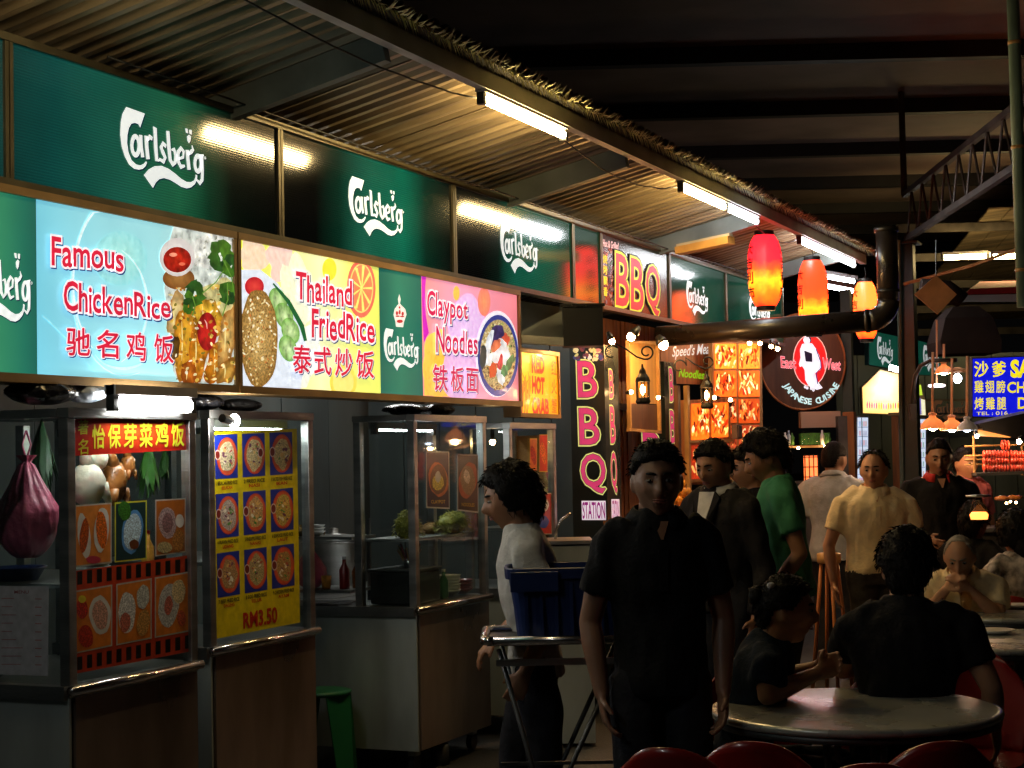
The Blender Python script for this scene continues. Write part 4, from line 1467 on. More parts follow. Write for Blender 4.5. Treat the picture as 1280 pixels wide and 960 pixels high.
food_card(cart1, c4, [(618, 134), (754, 110), (756, 350), (618, 376)], XG, OR_, 6, [(0.4, 0.5, 0.3, 0.36, (200, 196, 190), 1), (0.4, 0.5, 0.12, 0.16, (200, 110, 90), 1), (0.7, 0.3, 0.2, 0.2, (226, 200, 150), 1), (0.78, 0.75, 0.13, 0.13, (200, 90, 60), 1)])

# paper price list on the side glass
YS1c = Y1a + 0.019
prp = Print(lambda x, y: PY(x, y, YS1c), (0, -1, 0), 0.0002, 0.0)
prp.poly([(-30, 732), (61, 733), (60, 845), (-30, 842)], S(176, 178, 186))
rr = random.Random(4)
prp.h = 0.0005
for k in range(9):
    y = 748 + k * 10.3
    prp.stroke([(2, y), (rr.uniform(14, 30), y)], 1.0, S(170, 120, 124))
    prp.h = 0.0005
    prp.stroke([(44, y + 0.6), (52, y + 0.8)], 1.2, S(170, 110, 110))
    prp.h = 0.0005
prp.text('MENU', [(18, 738), (36, 738), (36, 742), (18, 742)], S(150, 90, 96), 0.01)
prp.build('price_list', FLAT, cart1)

# tube over cart 1, bags on top
zc = PX(190, 506, X1c + 0.03).z
t = tube_lamp((X1c + 0.03, ypx(146, X1c + 0.03), zc), (X1c + 0.03, ypx(237, X1c + 0.03), zc), TUBE_K, 'short thick white tube lamp over the red Chinese banner', group='cart lamps', r=0.026, hold=0.05)
bl = thing('bulb', 'small white bulb at the top left of the yellow poster cart', 'bulb', PX(293, 531, X2c + 0.05))
MB().ball(PX(293, 526, X2c + 0.11), (0.022, 0.028, 0.028)).build('glass_bulb', BULB_W, bl, True)
MB().tube([PX(293, 526, X2c + 0.11) + V((0, -0.02, 0)), PX(293, 526, X2c + 0.11) + V((0, -0.09, 0.01))], 0.018, 10).build('socket', MT['black'], bl)


def bag(c, r, m, label, tie=True, seed=0, cat='plastic bag', hang=None):
    c = V(c)
    b = MB()
    nu, nv = 72, 30
    rx, ry, rz = r
    vs = []
    for j in range(nv + 1):
        v = j / nv
        for i in range(nu):
            a = 2 * math.pi * i / nu
            prof = math.sin(math.pi * min(1, v * 0.97 + 0.03)) ** 0.5 if not tie else (1 - max(0, v - 0.45) / 0.55) ** 1.1 * 0.9 + 0.12 if v > 0.45 else math.sin(math.pi * (v + 0.02) / 0.94) ** 0.4
            if tie and v > 0.93:
                prof = 0.12 + (v - 0.93) * 3
            k = prof * (1 + 0.06 * math.sin(a * 7 + seed) * (0.3 + v) + 0.035 * math.sin(a * 17 + 9 * v + seed) * (0.4 + v) + 0.05 * noise.noise(V((math.cos(a) * 7, math.sin(a) * 7, v * 9 + seed))) + 0.10 * noise.noise(V((math.cos(a) * 2, math.sin(a) * 2, v * 3 + seed))))
            vs.append(c + V((math.cos(a) * rx * k, math.sin(a) * ry * k, v * rz)))
    fs = []
    for j in range(nv):
        for i in range(nu):
            a_, b_ = j * nu + i, j * nu + (i + 1) % nu
            fs.append((a_, b_, b_ + nu, a_ + nu))
    fs.append(tuple(reversed(range(nu))))
    b.add(vs, fs)
    if hang is not None:
        top = c + UP * rz * 0.96
        for s_ in (-1, 1):
            b.tube([top, top + V((0.01 * s_, 0.012 * s_, (hang - top.z) * 0.5)), V((top.x, top.y, hang))], 0.004, 5)
    o = b.build('plastic_bag', m, smooth=True, origin=c)
    return tag(o, label, cat)


pb = PY(34, 697, Y1a + 0.14)
bag(pb, (0.118, 0.10, 0.37), MT['pink_bag'], 'large dark pink tied bag hanging inside the nearest cart', seed=2, hang=1.75)
bag(PX(106, 503, X1c - 0.1) - UP * 0.0, (0.07, 0.10, 0.07), MT['blue_bag'], 'crumpled blue and white bag on top of the nearest cart', tie=False, seed=5)
bag(PX(52, 506, X1c - 0.12), (0.09, 0.16, 0.09), MT['black_bag'], 'shiny black rubbish bag on the nearest cart top, left', tie=False, seed=7)
bag((X2c - 0.12, Y2a + 0.1, 1.841), (0.09, 0.13, 0.075), MT['black_bag'], 'black bundle on top of the yellow poster cart, left end', tie=False, seed=8)
bag((X2c - 0.12, Y2a + 0.42, 1.841), (0.08, 0.12, 0.06), MT['steel_dark'], 'grey bundle on top of the yellow poster cart, right end', tie=False, seed=9)
bag((X3c - 0.15, Y3a + 0.2, 1.851), (0.10, 0.17, 0.06), MT['black_bag'], 'flat black bag on top of the noodle cart, near corner', tie=False, seed=10)
bag((X3c - 0.12, Y3a + 0.55, 1.851), (0.07, 0.12, 0.07), MT['black_bag'], 'small black bag on top of the noodle cart, far end', tie=False, seed=12)

# hanging poultry and greens in cart 1
ch = thing('hanging_chicken', 'pale poached chicken hanging behind the front glass of the nearest cart', 'chicken', PX(110, 626, X1c - 0.2))
zc0 = ch.location
b = MB().ball(zc0 + V((0, 0, 0.06)), (0.065, 0.066, 0.082), 20, 14, bump=0.1, freq=9)
b.ball(zc0 + V((0.01, 0.045, 0.16)), (0.03, 0.055, 0.05), 12, 8)
b.tube([zc0 + V((0, 0, 0.12)), zc0 + V((0, -0.02, 0.2)), zc0 + V((0, 0.0, 0.30))], [0.03, 0.018, 0.014], 10)
b.tube([zc0 + V((0.04, 0.03, 0.06)), zc0 + V((0.05, 0.06, -0.01))], [0.026, 0.012], 10)
b.build('body', MT['chicken'], ch, True)
for i, (px, py, m, lb) in enumerate(((143, 612, MT['duck'], 'glossy brown roast duck hanging right of the pale chicken'), (160, 588, MT['duck'], 'smaller roast duck piece hanging high beside the greens'))):
    o_ = PX(px, py, X1c - 0.2)
    t = thing('roast_duck', lb, 'roast duck', o_)
    sc = 1 if i == 0 else 0.6
    b = MB().ball(o_ + V((0, 0, 0.03)) * sc, (0.05 * sc, 0.046 * sc, 0.075 * sc), 18, 12, bump=0.2, freq=16)
    b.tube([o_ + V((0, 0, 0.08)) * sc, o_ + V((0, -0.02, 0.13)) * sc, o_ + V((0, 0, 0.17)) * sc, V((o_.x, o_.y, 1.755))], [0.03 * sc, 0.02 * sc, 0.012 * sc, 0.004], 10)
    b.tube([o_ + V((0.02, 0.03, 0)) * sc, o_ + V((0.03, 0.05, -0.06)) * sc], [0.022 * sc, 0.010 * sc], 8)
    b.tube([o_ + V((0.02, -0.03, 0)) * sc, o_ + V((0.03, -0.04, -0.06)) * sc], [0.022 * sc, 0.010 * sc], 8)
    b.build('body', m, t, True)


def leaf_bunch(o_, n, L, spread, m, label):
    b = MB()
    o_ = V(o_)
    for k in range(n):
        a = random.uniform(0, 6.28)
        s_ = random.uniform(0.2, 1)
        d = V((math.cos(a) * spread * s_, math.sin(a) * spread * s_, -L * random.uniform(0.6, 1)))
        side = V((-math.sin(a), math.cos(a), 0))
        w = random.uniform(0.004, 0.012)
        pts = [o_, o_ + d * 0.35 + side * 0.005, o_ + d * 0.75, o_ + d]
        ws = [0.003, w, w * 1.2, 0.001]
        vs = []
        for p, q in zip(pts, ws):
            vs += [p - side * q, p + side * q]
        b.add(vs, [(0, 1, 3, 2), (2, 3, 5, 4), (4, 5, 7, 6)])
    return tag(b.build('leaf_bunch', m, origin=o_), label, 'vegetables')


leaf_bunch(PX(185, 548, X1c - 0.2), 60, 0.24, 0.055, MT['leaf'], 'bright green leafy bunch hanging in the nearest cart')
leaf_bunch(PX(205, 560, X1c - 0.2), 20, 0.14, 0.03, MT['leaf'], 'short green leaf tuft right of the bright hanging bunch')
leaf_bunch(PY(52, 524, Y1a + 0.3), 70, 0.30, 0.07, MT['leaf_dark'], 'dark spring onion leaves hanging above the pink bag')
bx = thing('basin', 'dark blue basin on the counter under the pink bag', 'basin', PY(22, 727, Y1a + 0.2))
q_ = bx.location
MB().lathe([(0.07, 0), (0.10, 0.05), (0.105, 0.05), (0.107, 0.055), (0.098, 0.055), (0.065, 0.008)], q_, 24).build('bowl', MT['blue_plastic'], bx, True)

# ---- cart 2: poster of nine dishes
XG2 = X2c - 0.018
pr = glass_print(XG2)
PQ = [(263, 540), (371, 536), (375, 778), (268, 799)]


def L2(u, v, Q=PQ):
    x = (Q[0][0] * (1 - u) + Q[1][0] * u) * (1 - v) + (Q[3][0] * (1 - u) + Q[2][0] * u) * v
    y = (Q[0][1] * (1 - u) + Q[1][1] * u) * (1 - v) + (Q[3][1] * (1 - u) + Q[2][1] * u) * v
    return (x, y)


pr.poly([L2(0, 0), L2(1, 0), L2(1, 1), L2(0, 1)], S(232, 210, 20))
names = [('1 BELACAN FRIED RICE', 'BELACAN'), ('2 FRIED RICE', 'NASI'), ('3 SALTED FISH FRIED RICE', 'IKAN'), ('4 PRAWN FRIED RICE', 'UDANG'), ('5 PINEAPPLE FRIED RICE', 'NANAS'), ('6 SEAFOOD FRIED RICE', 'LAUT'), ('7 BEEF FRIED RICE', 'DAGING'), ('8 EGG FRIED RICE', 'TELUR'), ('9 CHICKEN FRIED RICE', 'AYAM')]
for k in range(9):
    i, j = k % 3, k // 3
    u0, v0 = 0.045 + i * 0.318, 0.015 + j * 0.287
    u1, v1 = u0 + 0.262, v0 + 0.215
    pr.h = 0.0005
    pr.poly([L2(u0, v0), L2(u1, v0), L2(u1, v1), L2(u0, v1)], S(28, 50, 160))
    c = L2((u0 + u1) / 2 + 0.01, (v0 + v1) / 2)
    pr.ell(c, 13, 24, S(214, 70, 40))
    pr.ell(c, 12, 22.5, S(230, 96, 56))
    pr.ell(c, 9.6, 19, S(*[(214, 200, 160), (226, 206, 150), (224, 200, 140), (196, 180, 170), (214, 170, 110), (210, 180, 90), (190, 150, 100), (190, 170, 120), (190, 150, 90)][k]), 1, wob=0.2)
    r = random.Random(k)
    pr.step = 0.00001
    for q in range(16):
        pr.ell((c[0] + r.uniform(-6, 6), c[1] + r.uniform(-13, 13)), r.uniform(0.8, 2), r.uniform(1, 3), S(*r.choice([(250, 240, 220), (190, 90, 60), (90, 150, 60), (240, 200, 120), (120, 60, 90)])), 0, 7, r.uniform(-1, 1))
    pr.ell(L2(u0 + (0.03 if k != 1 else 0.21), (v0 + v1) / 2 - 0.01), 3.6, 6.5, S(226, 200, 190))
    pr.ell(L2(u0 + (0.03 if k != 1 else 0.21), (v0 + v1) / 2 - 0.01), 2.7, 5, S(120, 30, 20))
    pr.step = 0.0002
    pr.text(names[k][0], [L2(u0 + 0.01, v1 + 0.012), L2(u1 - 0.01, v1 + 0.012), L2(u1 - 0.01, v1 + 0.030), L2(u0 + 0.01, v1 + 0.030)], S(30, 20, 20), 0.02)
    pr.text(names[k][1], [L2(u0 + 0.07, v1 + 0.036), L2(u1 - 0.07, v1 + 0.036), L2(u1 - 0.07, v1 + 0.052), L2(u0 + 0.07, v1 + 0.052)], S(200, 30, 20), 0.02)
pr.text('RM3.50', [L2(0.34, 0.90), L2(0.73, 0.90), L2(0.73, 0.975), L2(0.34, 0.975)], S(190, 40, 20), 0.03)
pr.build('menu_poster', [FLAT, FLATN], cart2)


# ---- cart 3: two cards, noodles, black box, chopsticks
def c7(x, y):
    return (380 + x / 3.2, 480 + y / 3.2)


XG3 = X3c - 0.018
food_card(cart3, c7, [(487, 268), (580, 268), (582, 500), (489, 496)], XG3, S(20, 22, 60), 21, [(0.52, 0.5, 0.42, 0.3, (200, 110, 60), 0), (0.52, 0.5, 0.36, 0.26, (110, 70, 30), 1), (0.5, 0.55, 0.25, 0.14, (220, 200, 90), 1), (0.5, 0.45, 0.12, 0.1, (220, 220, 220), 0)], frame=S(200, 206, 214), caption=[('CLAYPOT', 0.2, 0.8, 0.86, 0.92, (220, 190, 60))])
food_card(cart3, c7, [(612, 278), (696, 282), (697, 516), (613, 506)], XG3, S(24, 16, 18), 22, [(0.5, 0.46, 0.43, 0.32, (180, 80, 40), 0), (0.5, 0.46, 0.35, 0.26, (150, 120, 90), 1), (0.45, 0.4, 0.15, 0.12, (220, 200, 190), 1)], frame=S(200, 200, 206), caption=[('NOODLES', 0.2, 0.8, 0.86, 0.92, (220, 190, 60))])


def noodle_pile(c, r, m, label, n=240):
    c = V(c)
    b = MB().ball(c + UP * r[2] * 0.45, (r[0] * 0.85, r[1] * 0.85, r[2] * 0.5), 14, 8, bump=0.25, freq=20)
    for k in range(n):
        a, e = random.uniform(0, 6.28), random.uniform(0, 1.4)
        p = c + V((math.cos(a) * math.cos(e) * r[0], math.sin(a) * math.cos(e) * r[1], math.sin(e) * r[2]))
        d = V((random.uniform(-1, 1), random.uniform(-1, 1), random.uniform(-0.6, 0.6))).normalized() * random.uniform(0.01, 0.025)
        b.tube([p - d, p + V((0, 0, 0.006)), p + d], 0.0022, 3, cap=False)
    return tag(b.build('noodle_pile', m, smooth=True, origin=c), label, 'noodles')


zs_ = 1.207
noodle_pile((X3c - 0.14, ypx(507, X3c - 0.14) + 0.03, zs_), (0.07, 0.09, 0.14), MT['noodle'], 'tall mound of yellow green noodles at the cart corner')
noodle_pile((X3c - 0.12, ypx(567, X3c - 0.12), zs_), (0.08, 0.17, 0.11), MT['noodle'], 'wide heap of yellow green noodles below the two photo cards')
noodle_pile((X3c - 0.22, ypx(540, X3c - 0.22), zs_), (0.05, 0.10, 0.05), MT['noodle_b'], 'low tangle of orange noodles between two green heaps', 140)
kb = thing('storage_box', 'black box standing on the counter inside the noodle cart', 'box', (X3c - 0.2, Y3a + 0.2, 0.861))
MB().bb((X3c - 0.32, Y3a + 0.09, 0.861), (X3c - 0.06, Y3a + 0.40, 1.03)).build('body', MT['black'], kb, bevel=0.01)
MB().bb((X3c - 0.33, Y3a + 0.08, 1.031), (X3c - 0.05, Y3a + 0.41, 1.045)).build('rim', MT['steel_dark'], kb, bevel=0.004)
cs = thing('chopstick_holder', 'holder full of upright pink and pale chopsticks in noodle cart', 'chopsticks', (X3c - 0.15, Y3a + 0.22, 1.046))
MB().lathe([(0.03, 0), (0.04, 0.05), (0.037, 0.05), (0.028, 0.004)], cs.location, 14).build('cup', MT['steel'], cs, True)
for k in range(22):
    a = random.uniform(0, 6.28)
    p = V(cs.location)
    MB().bar(p + V((math.cos(a) * 0.015, math.sin(a) * 0.015, 0.005)), p + V((math.cos(a) * 0.06, math.sin(a) * 0.08, random.uniform(0.09, 0.13))), 0.005, 0.005).build('chopstick', MT['cloth_pink'] if k % 2 else MT['wood_gold'], cs)
# open shelf left of the case
sh = thing('prep_shelf', 'small steel shelf with trays beside the third cart, above the green stool', 'shelf', (X3c - 0.62, Y3a + 0.15, 0.862))
MB().bb((X3c - 0.94, Y3a + 0.05, 0.92), (X3c - 0.42, Y3a + 0.35, 0.935)).build('tray_board', MT['steel'], sh)
MB().bb((X3c - 0.94, Y3a + 0.08, 1.20), (X3c - 0.42, Y3a + 0.35, 1.215)).build('tray_board', MT['steel'], sh)
for x in (X3c - 0.93, X3c - 0.45):
    MB().bb((x, Y3a + 0.30, 0.862), (x + 0.018, Y3a + 0.318, 1.30)).build('upright', MT['steel_dark'], sh)
bag((X3c - 0.72, Y3a + 0.16, 0.936), (0.09, 0.09, 0.22), MT['pink_bag'], 'pink bag slumped on the low shelf beside the third cart', seed=15)
cp = thing('plastic_cup', 'small orange cup right of the slumped pink bag', 'cup', (X3c - 0.60, Y3a + 0.12, 0.936))
MB().lathe([(0.022, 0), (0.028, 0.07), (0.025, 0.07), (0.02, 0.004)], cp.location, 16).build('cup', MT['bun'], cp, True)
noodle_pile((X3c - 0.78, Y3a + 0.2, 1.216), (0.12, 0.1, 0.05), MT['noodle_b'], 'pale tangle of noodles on the upper shelf beside the third cart', 120)
pp = thing('paper_stack', 'loose sheets of white paper on the third cart counter', 'paper', (X3c - 0.55, Y3a + 0.05, 0.861))
for k in range(3):
    MB().box((X3c - 0.55 + k * 0.01, Y3a + 0.09, 0.865 + k * 0.004), (0.2, 0.12, 0.002), (V((math.cos(k * .2), math.sin(k * .2), 0)), V((-math.sin(k * .2), math.cos(k * .2), 0)), UP)).build('sheet', MT['paper'], pp)
# orange-lit things in cart 4
MB().bb((X3c - 0.29, Y4b - 0.02, 0.9), (X3c - 0.05, Y4b - 0.012, 1.75)).build('rear_sheet', MT['wood_gold'], cart4)
bl = thing('bulb', 'warm bulb lighting the orange case under the crab sign', 'bulb', (X3c - 0.2, Y4a + 0.2, 1.71))
MB().ball((X3c - 0.2, Y4a + 0.2, 1.71), 0.018).build('glass_bulb', BULB_S, bl, True)
MB().tube([(X3c - 0.2, Y4a + 0.2, 1.725), (X3c - 0.2, Y4a + 0.2, 1.79)], 0.012, 8).build('socket', MT['black'], bl)
food_card(cart4, ident, [(662, 548), (671, 548), (671, 590), (662, 590)], X3c - 0.018, S(230, 120, 40), 31, [(0.5, 0.5, 0.35, 0.3, (200, 50, 20), 1)], frame=S(240, 200, 60))
food_card(cart4, ident, [(674, 543), (684, 543), (684, 590), (674, 590)], X3c - 0.018, S(230, 60, 30), 32, [(0.5, 0.5, 0.35, 0.3, (240, 120, 40), 1)], frame=S(240, 200, 60))
food_card(cart4, ident, [(662, 616), (690, 616), (690, 668), (662, 668)], X3c - 0.018, S(200, 60, 50), 33, [(0.3, 0.4, 0.2, 0.2, (240, 220, 60), 1), (0.6, 0.7, 0.25, 0.15, (60, 90, 200), 0), (0.7, 0.3, 0.15, 0.15, (240, 240, 240), 0)], frame=S(220, 200, 200))

# green stool
st_p = PZ(404, 958, 0.0) if False else V((X3c - 0.65, Y3a - 0.3, 0))
sp_ = PD(404, 859, 8.55)
gs = thing('plastic_stool', 'green plastic stool in the gap between two carts', 'stool', (sp_.x, sp_.y, 0))
o_ = V((sp_.x, sp_.y, 0))
MB().lathe([(0.13, 0.43), (0.145, 0.44), (0.145, 0.452), (0.12, 0.458)], o_, 20).build('seat', MT['green_plastic'], gs, True)
for k in range(4):
    a = math.radians(45 + 90 * k)
    d = RT * math.cos(a) + FW * math.sin(a)
    s_ = UP.cross(d)
    m = MB()
    m.add([o_ + d * 0.12 - s_ * 0.075 + UP * 0.435, o_ + d * 0.12 + s_ * 0.075 + UP * 0.435, o_ + d * 0.18 + s_ * 0.05, o_ + d * 0.18 - s_ * 0.05,
           o_ + d * 0.105 - s_ * 0.07 + UP * 0.435, o_ + d * 0.105 + s_ * 0.07 + UP * 0.435, o_ + d * 0.165 + s_ * 0.045, o_ + d * 0.165 - s_ * 0.045],
          [(0, 1, 2, 3), (7, 6, 5, 4), (0, 3, 7, 4), (1, 5, 6, 2), (3, 2, 6, 7), (0, 4, 5, 1)])
    m.build('leg', MT['green_plastic'], gs)

for nm_, X_, ya_, yb_2, z_ in (('nearest', X1c - 0.10, Y1a + 0.12, Y1b - 0.1, 1.77), ('second', X2c - 0.12, Y2a + 0.12, Y2b - 0.1, 1.79), ('noodle', X3c - 0.30, Y3a + 0.15, Y3b - 0.1, 1.80)):
    tube_lamp((X_, ya_, z_ - 0.02), (X_, yb_2, z_ - 0.02), TUBE_I, 'added slim tube lamp inside the glass case of the ' + nm_ + ' cart', group='cart lamps', r=0.009, hold=0.018)  # lamps added to brighten the case interiors
# ================================================================== BBQ STALL
bs = thing('bbq_stall_front', 'stall front of upright orange wooden planks behind the BBQ columns', 'stall front', (-4.3, 11.2, 0))
yy = 10.38
k = 0
while yy < 12.7:
    w = random.uniform(0.075, 0.10)
    MB().bb((-4.34 + random.uniform(0, 0.012), yy, 0.9 if k % 7 else 0.2), (-4.30 + random.uniform(0, 0.015), yy + w - 0.008, 2.62)).build('plank', MT['wood'], bs)
    yy += w
    k += 1
MB().bb((-4.295, 10.38, 1.95), (-4.26, 12.7, 2.0)).build('rail', MT['wood_dark'], bs)
XQ = -3.75


def bbq_column(pxc, pw, ytop, label, lettersA, lettersB, photo=None, station=None, pb=18):
    v = ray(pxc, 540)
    Yc = v.y * (XQ / v.x)
    v2 = ray(pxc + pb, 540)
    Yb = v2.y * (XQ / v2.x)
    v3 = ray(pxc - pw, 540)
    Xl = v3.x * (Yc / v3.y)
    zt = PY(pxc - 10, ytop, Yc).z
    t = thing('bbq_column', label, 'sign column', ((XQ + Xl) / 2, (Yc + Yb) / 2, 0), 0, 'black columns lettered BBQ')
    MB().bb((Xl, Yc, 0), (XQ, Yb, zt)).build('post', mat('column_black_' + str(pxc), (0.012, 0.02, 0.022), 0.3, 0, 3, 0.2), t)
    A = Print(lambda x, y: PY(x, y, Yc), (0, -1, 0), 0.0006, 0.001)
    B = Print(lambda x, y: PX(x, y, XQ), (1, 0, 0), 0.0006, 0.001)
    for P_, LL in ((A, lettersA), (B, lettersB)):
        for chh, x0, y0, x1, y1 in LL:
            sk_ = 0.03 * (y1 - y0)
            q4 = [(x0, y0), (x1, y0), (x1 + sk_, y1), (x0 + sk_, y1)]
            P_.text(chh, q4, S(222, 222, 130), 0.05)
            P_.text(chh, q4, S(14, 14, 20), 0.022)
            P_.text(chh, q4, S(210, 60, 110), 0.012)
            P_.h = 0.001
    if station:
        for P_, (x0, y0, x1, y1) in ((A, station[0]), (B, station[1])):
            P_.h = 0.001
            P_.poly([(x0 - 1, y0), (x1 + 1, y0), (x1 + 1.6, y1), (x0 - 0.4, y1)], S(236, 220, 230))
            P_.text('STATION', [(x0, y0 + 2), (x1, y0 + 2), (x1 + .5, y1 - 2), (x0 + .5, y1 - 2)], S(140, 20, 110), 0.02)
    if photo:
        x0, y0, x1, y1 = photo
        r = random.Random(9)
        A.step = 0.00002
        for q in range(46):
            A.ell((r.uniform(x0 + 2, x1 - 2), r.uniform(y0 + 3, y1 - 2)), r.uniform(1, 4), r.uniform(1.5, 3.5), S(*r.choice([(220, 200, 150), (120, 60, 60), (60, 60, 110), (200, 190, 120), (190, 120, 110), (230, 220, 200), (90, 50, 70)])), 0, 8, r.uniform(-1, 1), wob=0.4)
    A.build('lettering', LITD, t)
    B.build('lettering', LITD, t)
    return t


LITD = printm('emissive_print', 0.75, 0.3, 0.10, 20, coat=0.2)  # column and wooden sign lettering with its own emission
bbq_column(757, 43, 431, 'left black column with large pink letters B B Q and STATION below', [('B', 722, 452, 745, 496), ('B', 724, 511, 748, 555), ('Q', 726, 568, 756, 616)],
           [('B', 761, 463, 766, 497), ('B', 762, 509, 768, 553), ('Q', 763, 566, 770, 616)], photo=(716, 433, 754, 452), station=((728, 626, 756, 650), (765, 624, 773, 650)))
bbq_column(832, 31, 452, 'right black column with pink BBQ letters, half behind the dark haired man', [('B', 804, 541, 825, 580), ('Q', 805, 592, 828, 634)],
           [('B', 836, 461, 841, 501), ('B', 837, 514, 843, 553), ('Q', 838, 566, 845, 606)], pb=15)

fb = thing('framed_panel', 'framed wooden panel glowing yellow above and dark brown below, behind a hanging lantern', 'wooden panel', PX(803, 540, -3.73))
XP_ = -3.73


def px_plate(name, q4, m, parent, X, th=0.01, fwd=0.0):
    return MB().plate([PX(x, y, X) + V((fwd, 0, 0)) for x, y in q4], (1, 0, 0), th).build(name, m, parent)


px_plate('upper_board', [(787, 428), (821, 430), (822, 505), (788, 504)], mat('yellow_wood_panel', (0.55, 0.30, 0.08), 0.45, 0, 3, 0.2, 0.1, 20, stretch=(1, 6, 0.5)), fb, XP_)
px_plate('lower_board', [(788, 505), (822, 506), (824, 537), (789, 535)], MT['wood_dark'], fb, XP_)
for (a, b) in (((785, 426), (787, 538)), ((821.5, 427), (824.5, 540)), ((785, 537), (825, 540)), ((784, 427), (823, 429))):
    MB().bar(PX(*a, XP_ + 0.01), PX(*b, XP_ + 0.01), 0.02, 0.025, V((1, 0, 0))).build('frame', MT['wood_gold'], fb)

cs_ = thing('carved_sign', 'orange wooden sign with white script and lime green word Noodles', 'wooden sign', PX(858, 480, -3.82))
XW = -3.82
px_plate('board', [(826, 431), (893, 424), (893, 481), (826, 479)], MT['wood'], cs_, XW, 0.03)
pr = Print(lambda x, y: PX(x, y, XW), (1, 0, 0), 0.0006, 0.002)
pr.text("Speed's Meat", [(840, 433), (890, 428), (890, 446), (840, 450)], S(230, 226, 216), 0.012, 0.3)
pr.text('Noodles', [(848, 461), (880, 464), (880, 474), (848, 471)], S(150, 210, 30), 0.02, 0.3)
pr.build('lettering', LITD, cs_)


def scroll(pts_fn, label, name='scroll_bracket'):
    pass


def lantern_lamp(px, py0, py1, d, w, label, br):
    """wrought lantern: py0 hook, py1 bottom; br = bracket outline in picture points at depth d"""
    c = PD(px, py1, d)
    top = PD(px, py0, d)
    H = top.z - c.z
    t = thing('hanging_lamp', label, 'lantern lamp', c, 0, 'wrought iron lantern lamps')
    R0 = w / 2
    MB().lathe([(R0 * 0.75, 0), (R0 * 0.95, H * 0.06), (R0 * 0.8, H * 0.14), (R0 * 0.7, H * 0.16)], c, 8).build('base', MT['black'], t)
    MB().lathe([(R0 * 0.66, H * 0.16), (R0 * 0.72, H * 0.40), (R0 * 0.7, H * 0.55)], c, 16, cap=False).build('glass_chimney', MT['glass_lamp'], t, True)
    for k in range(6):
        a = k * math.pi / 3
        d0 = V((math.cos(a), math.sin(a), 0))
        MB().bar(c + d0 * R0 * 0.76 + UP * H * 0.14, c + d0 * R0 * 0.80 + UP * H * 0.56, 0.006, 0.006).build('bar', MT['black'], t)
    MB().lathe([(R0 * 0.95, H * 0.56), (R0 * 0.8, H * 0.66), (R0 * 0.45, H * 0.76), (R0 * 0.4, H * 0.84), (R0 * 0.15, H * 0.92), (0.006, H)], c, 8).build('cap', MT['black'], t)
    MB().ball(c + UP * H * 0.36, (R0 * 0.3, R0 * 0.3, H * 0.13)).build('bulb', BULB_S, t, True)
    if br:
        MB().tube([PD(x, y, d) for x, y in br], 0.006, 6).build('bracket', MT['black'], t, True)
    return t


def spiral(cx, cyy, r0, r1, a0, turns, n=22):
    return [(cx + (r0 + (r1 - r0) * i / n) * math.cos(a0 + turns * 2 * math.pi * i / n), cyy + (r0 + (r1 - r0) * i / n) * math.sin(a0 + turns * 2 * math.pi * i / n)) for i in range(n + 1)]


br1 = spiral(764, 441, 5, 10, 1.0, 0.75) + [(770, 430), (782, 436), (796, 446), (805, 449)] + spiral(808, 440, 9, 4, 1.4, -1.1)
lantern_lamp(804, 455, 505, 10.3, 0.105, 'black wrought lantern lamp hanging on a scroll bracket before the framed panel', br1)
br2 = spiral(849, 458, 5, 9, 1.2, 0.8) + [(857, 447), (868, 455), (880, 461)] + spiral(884, 452, 8, 3, 1.5, -1.0)
lantern_lamp(884, 464, 511, 11.2, 0.10, 'black wrought lantern lamp hanging in front of the lit meat photos', br2)


def spot(px, py, d, label, hx, hy, r=0.026, m=None):
    p = PD(px, py, d)
    t = thing('spot_lamp', label, 'spot lamp', p, 0, 'warm lamps of the BBQ stall')
    MB().ball(p, r, 14, 10).build('bulb', m or BULB, t, True)
    h = PD(hx, hy, d + 0.02)
    MB().tube([p + (h - p) * 0.15, p + (h - p) * 0.5, h], [r * 1.3, r * 1.15, r * 0.6], 12).build('lamp_head', MT['black'], t, True)
    return t


spot(789, 421, 10.75, 'warm spot lamp with black head at the top left of the framed panel', 799, 409, 0.026)
spot(765, 427, 10.5, 'warm spot lamp low between the left BBQ column and the planks', 760, 415, 0.018)
spot(829, 431, 11.0, 'very bright warm bulb at the left tip of the black pipe', 822, 420, 0.032)
spot(789, 490, 10.9, 'small warm bulb low on the framed panel, left side', 782, 491, 0.013, BULB_S)
spot(823, 497, 10.8, 'small warm bulb low on the framed panel, right side', 830, 497, 0.013, BULB_S)
spot(893, 497, 11.7, 'small warm bulb right of the second wrought lantern', 900, 497, 0.014, BULB_S)
spot(913, 500, 12.2, 'small warm bulb on the lit meat photo wall', 913, 508, 0.014, BULB_S)
for i, (x, y) in enumerate(((937, 429), (950, 429), (964, 433), (972, 436))):
    spot(x, y, 13.0, ['first', 'second', 'third', 'last'][i] + ' bulb from the left in the short row under the black pipe', x, y - 8, 0.017, BULB_S)


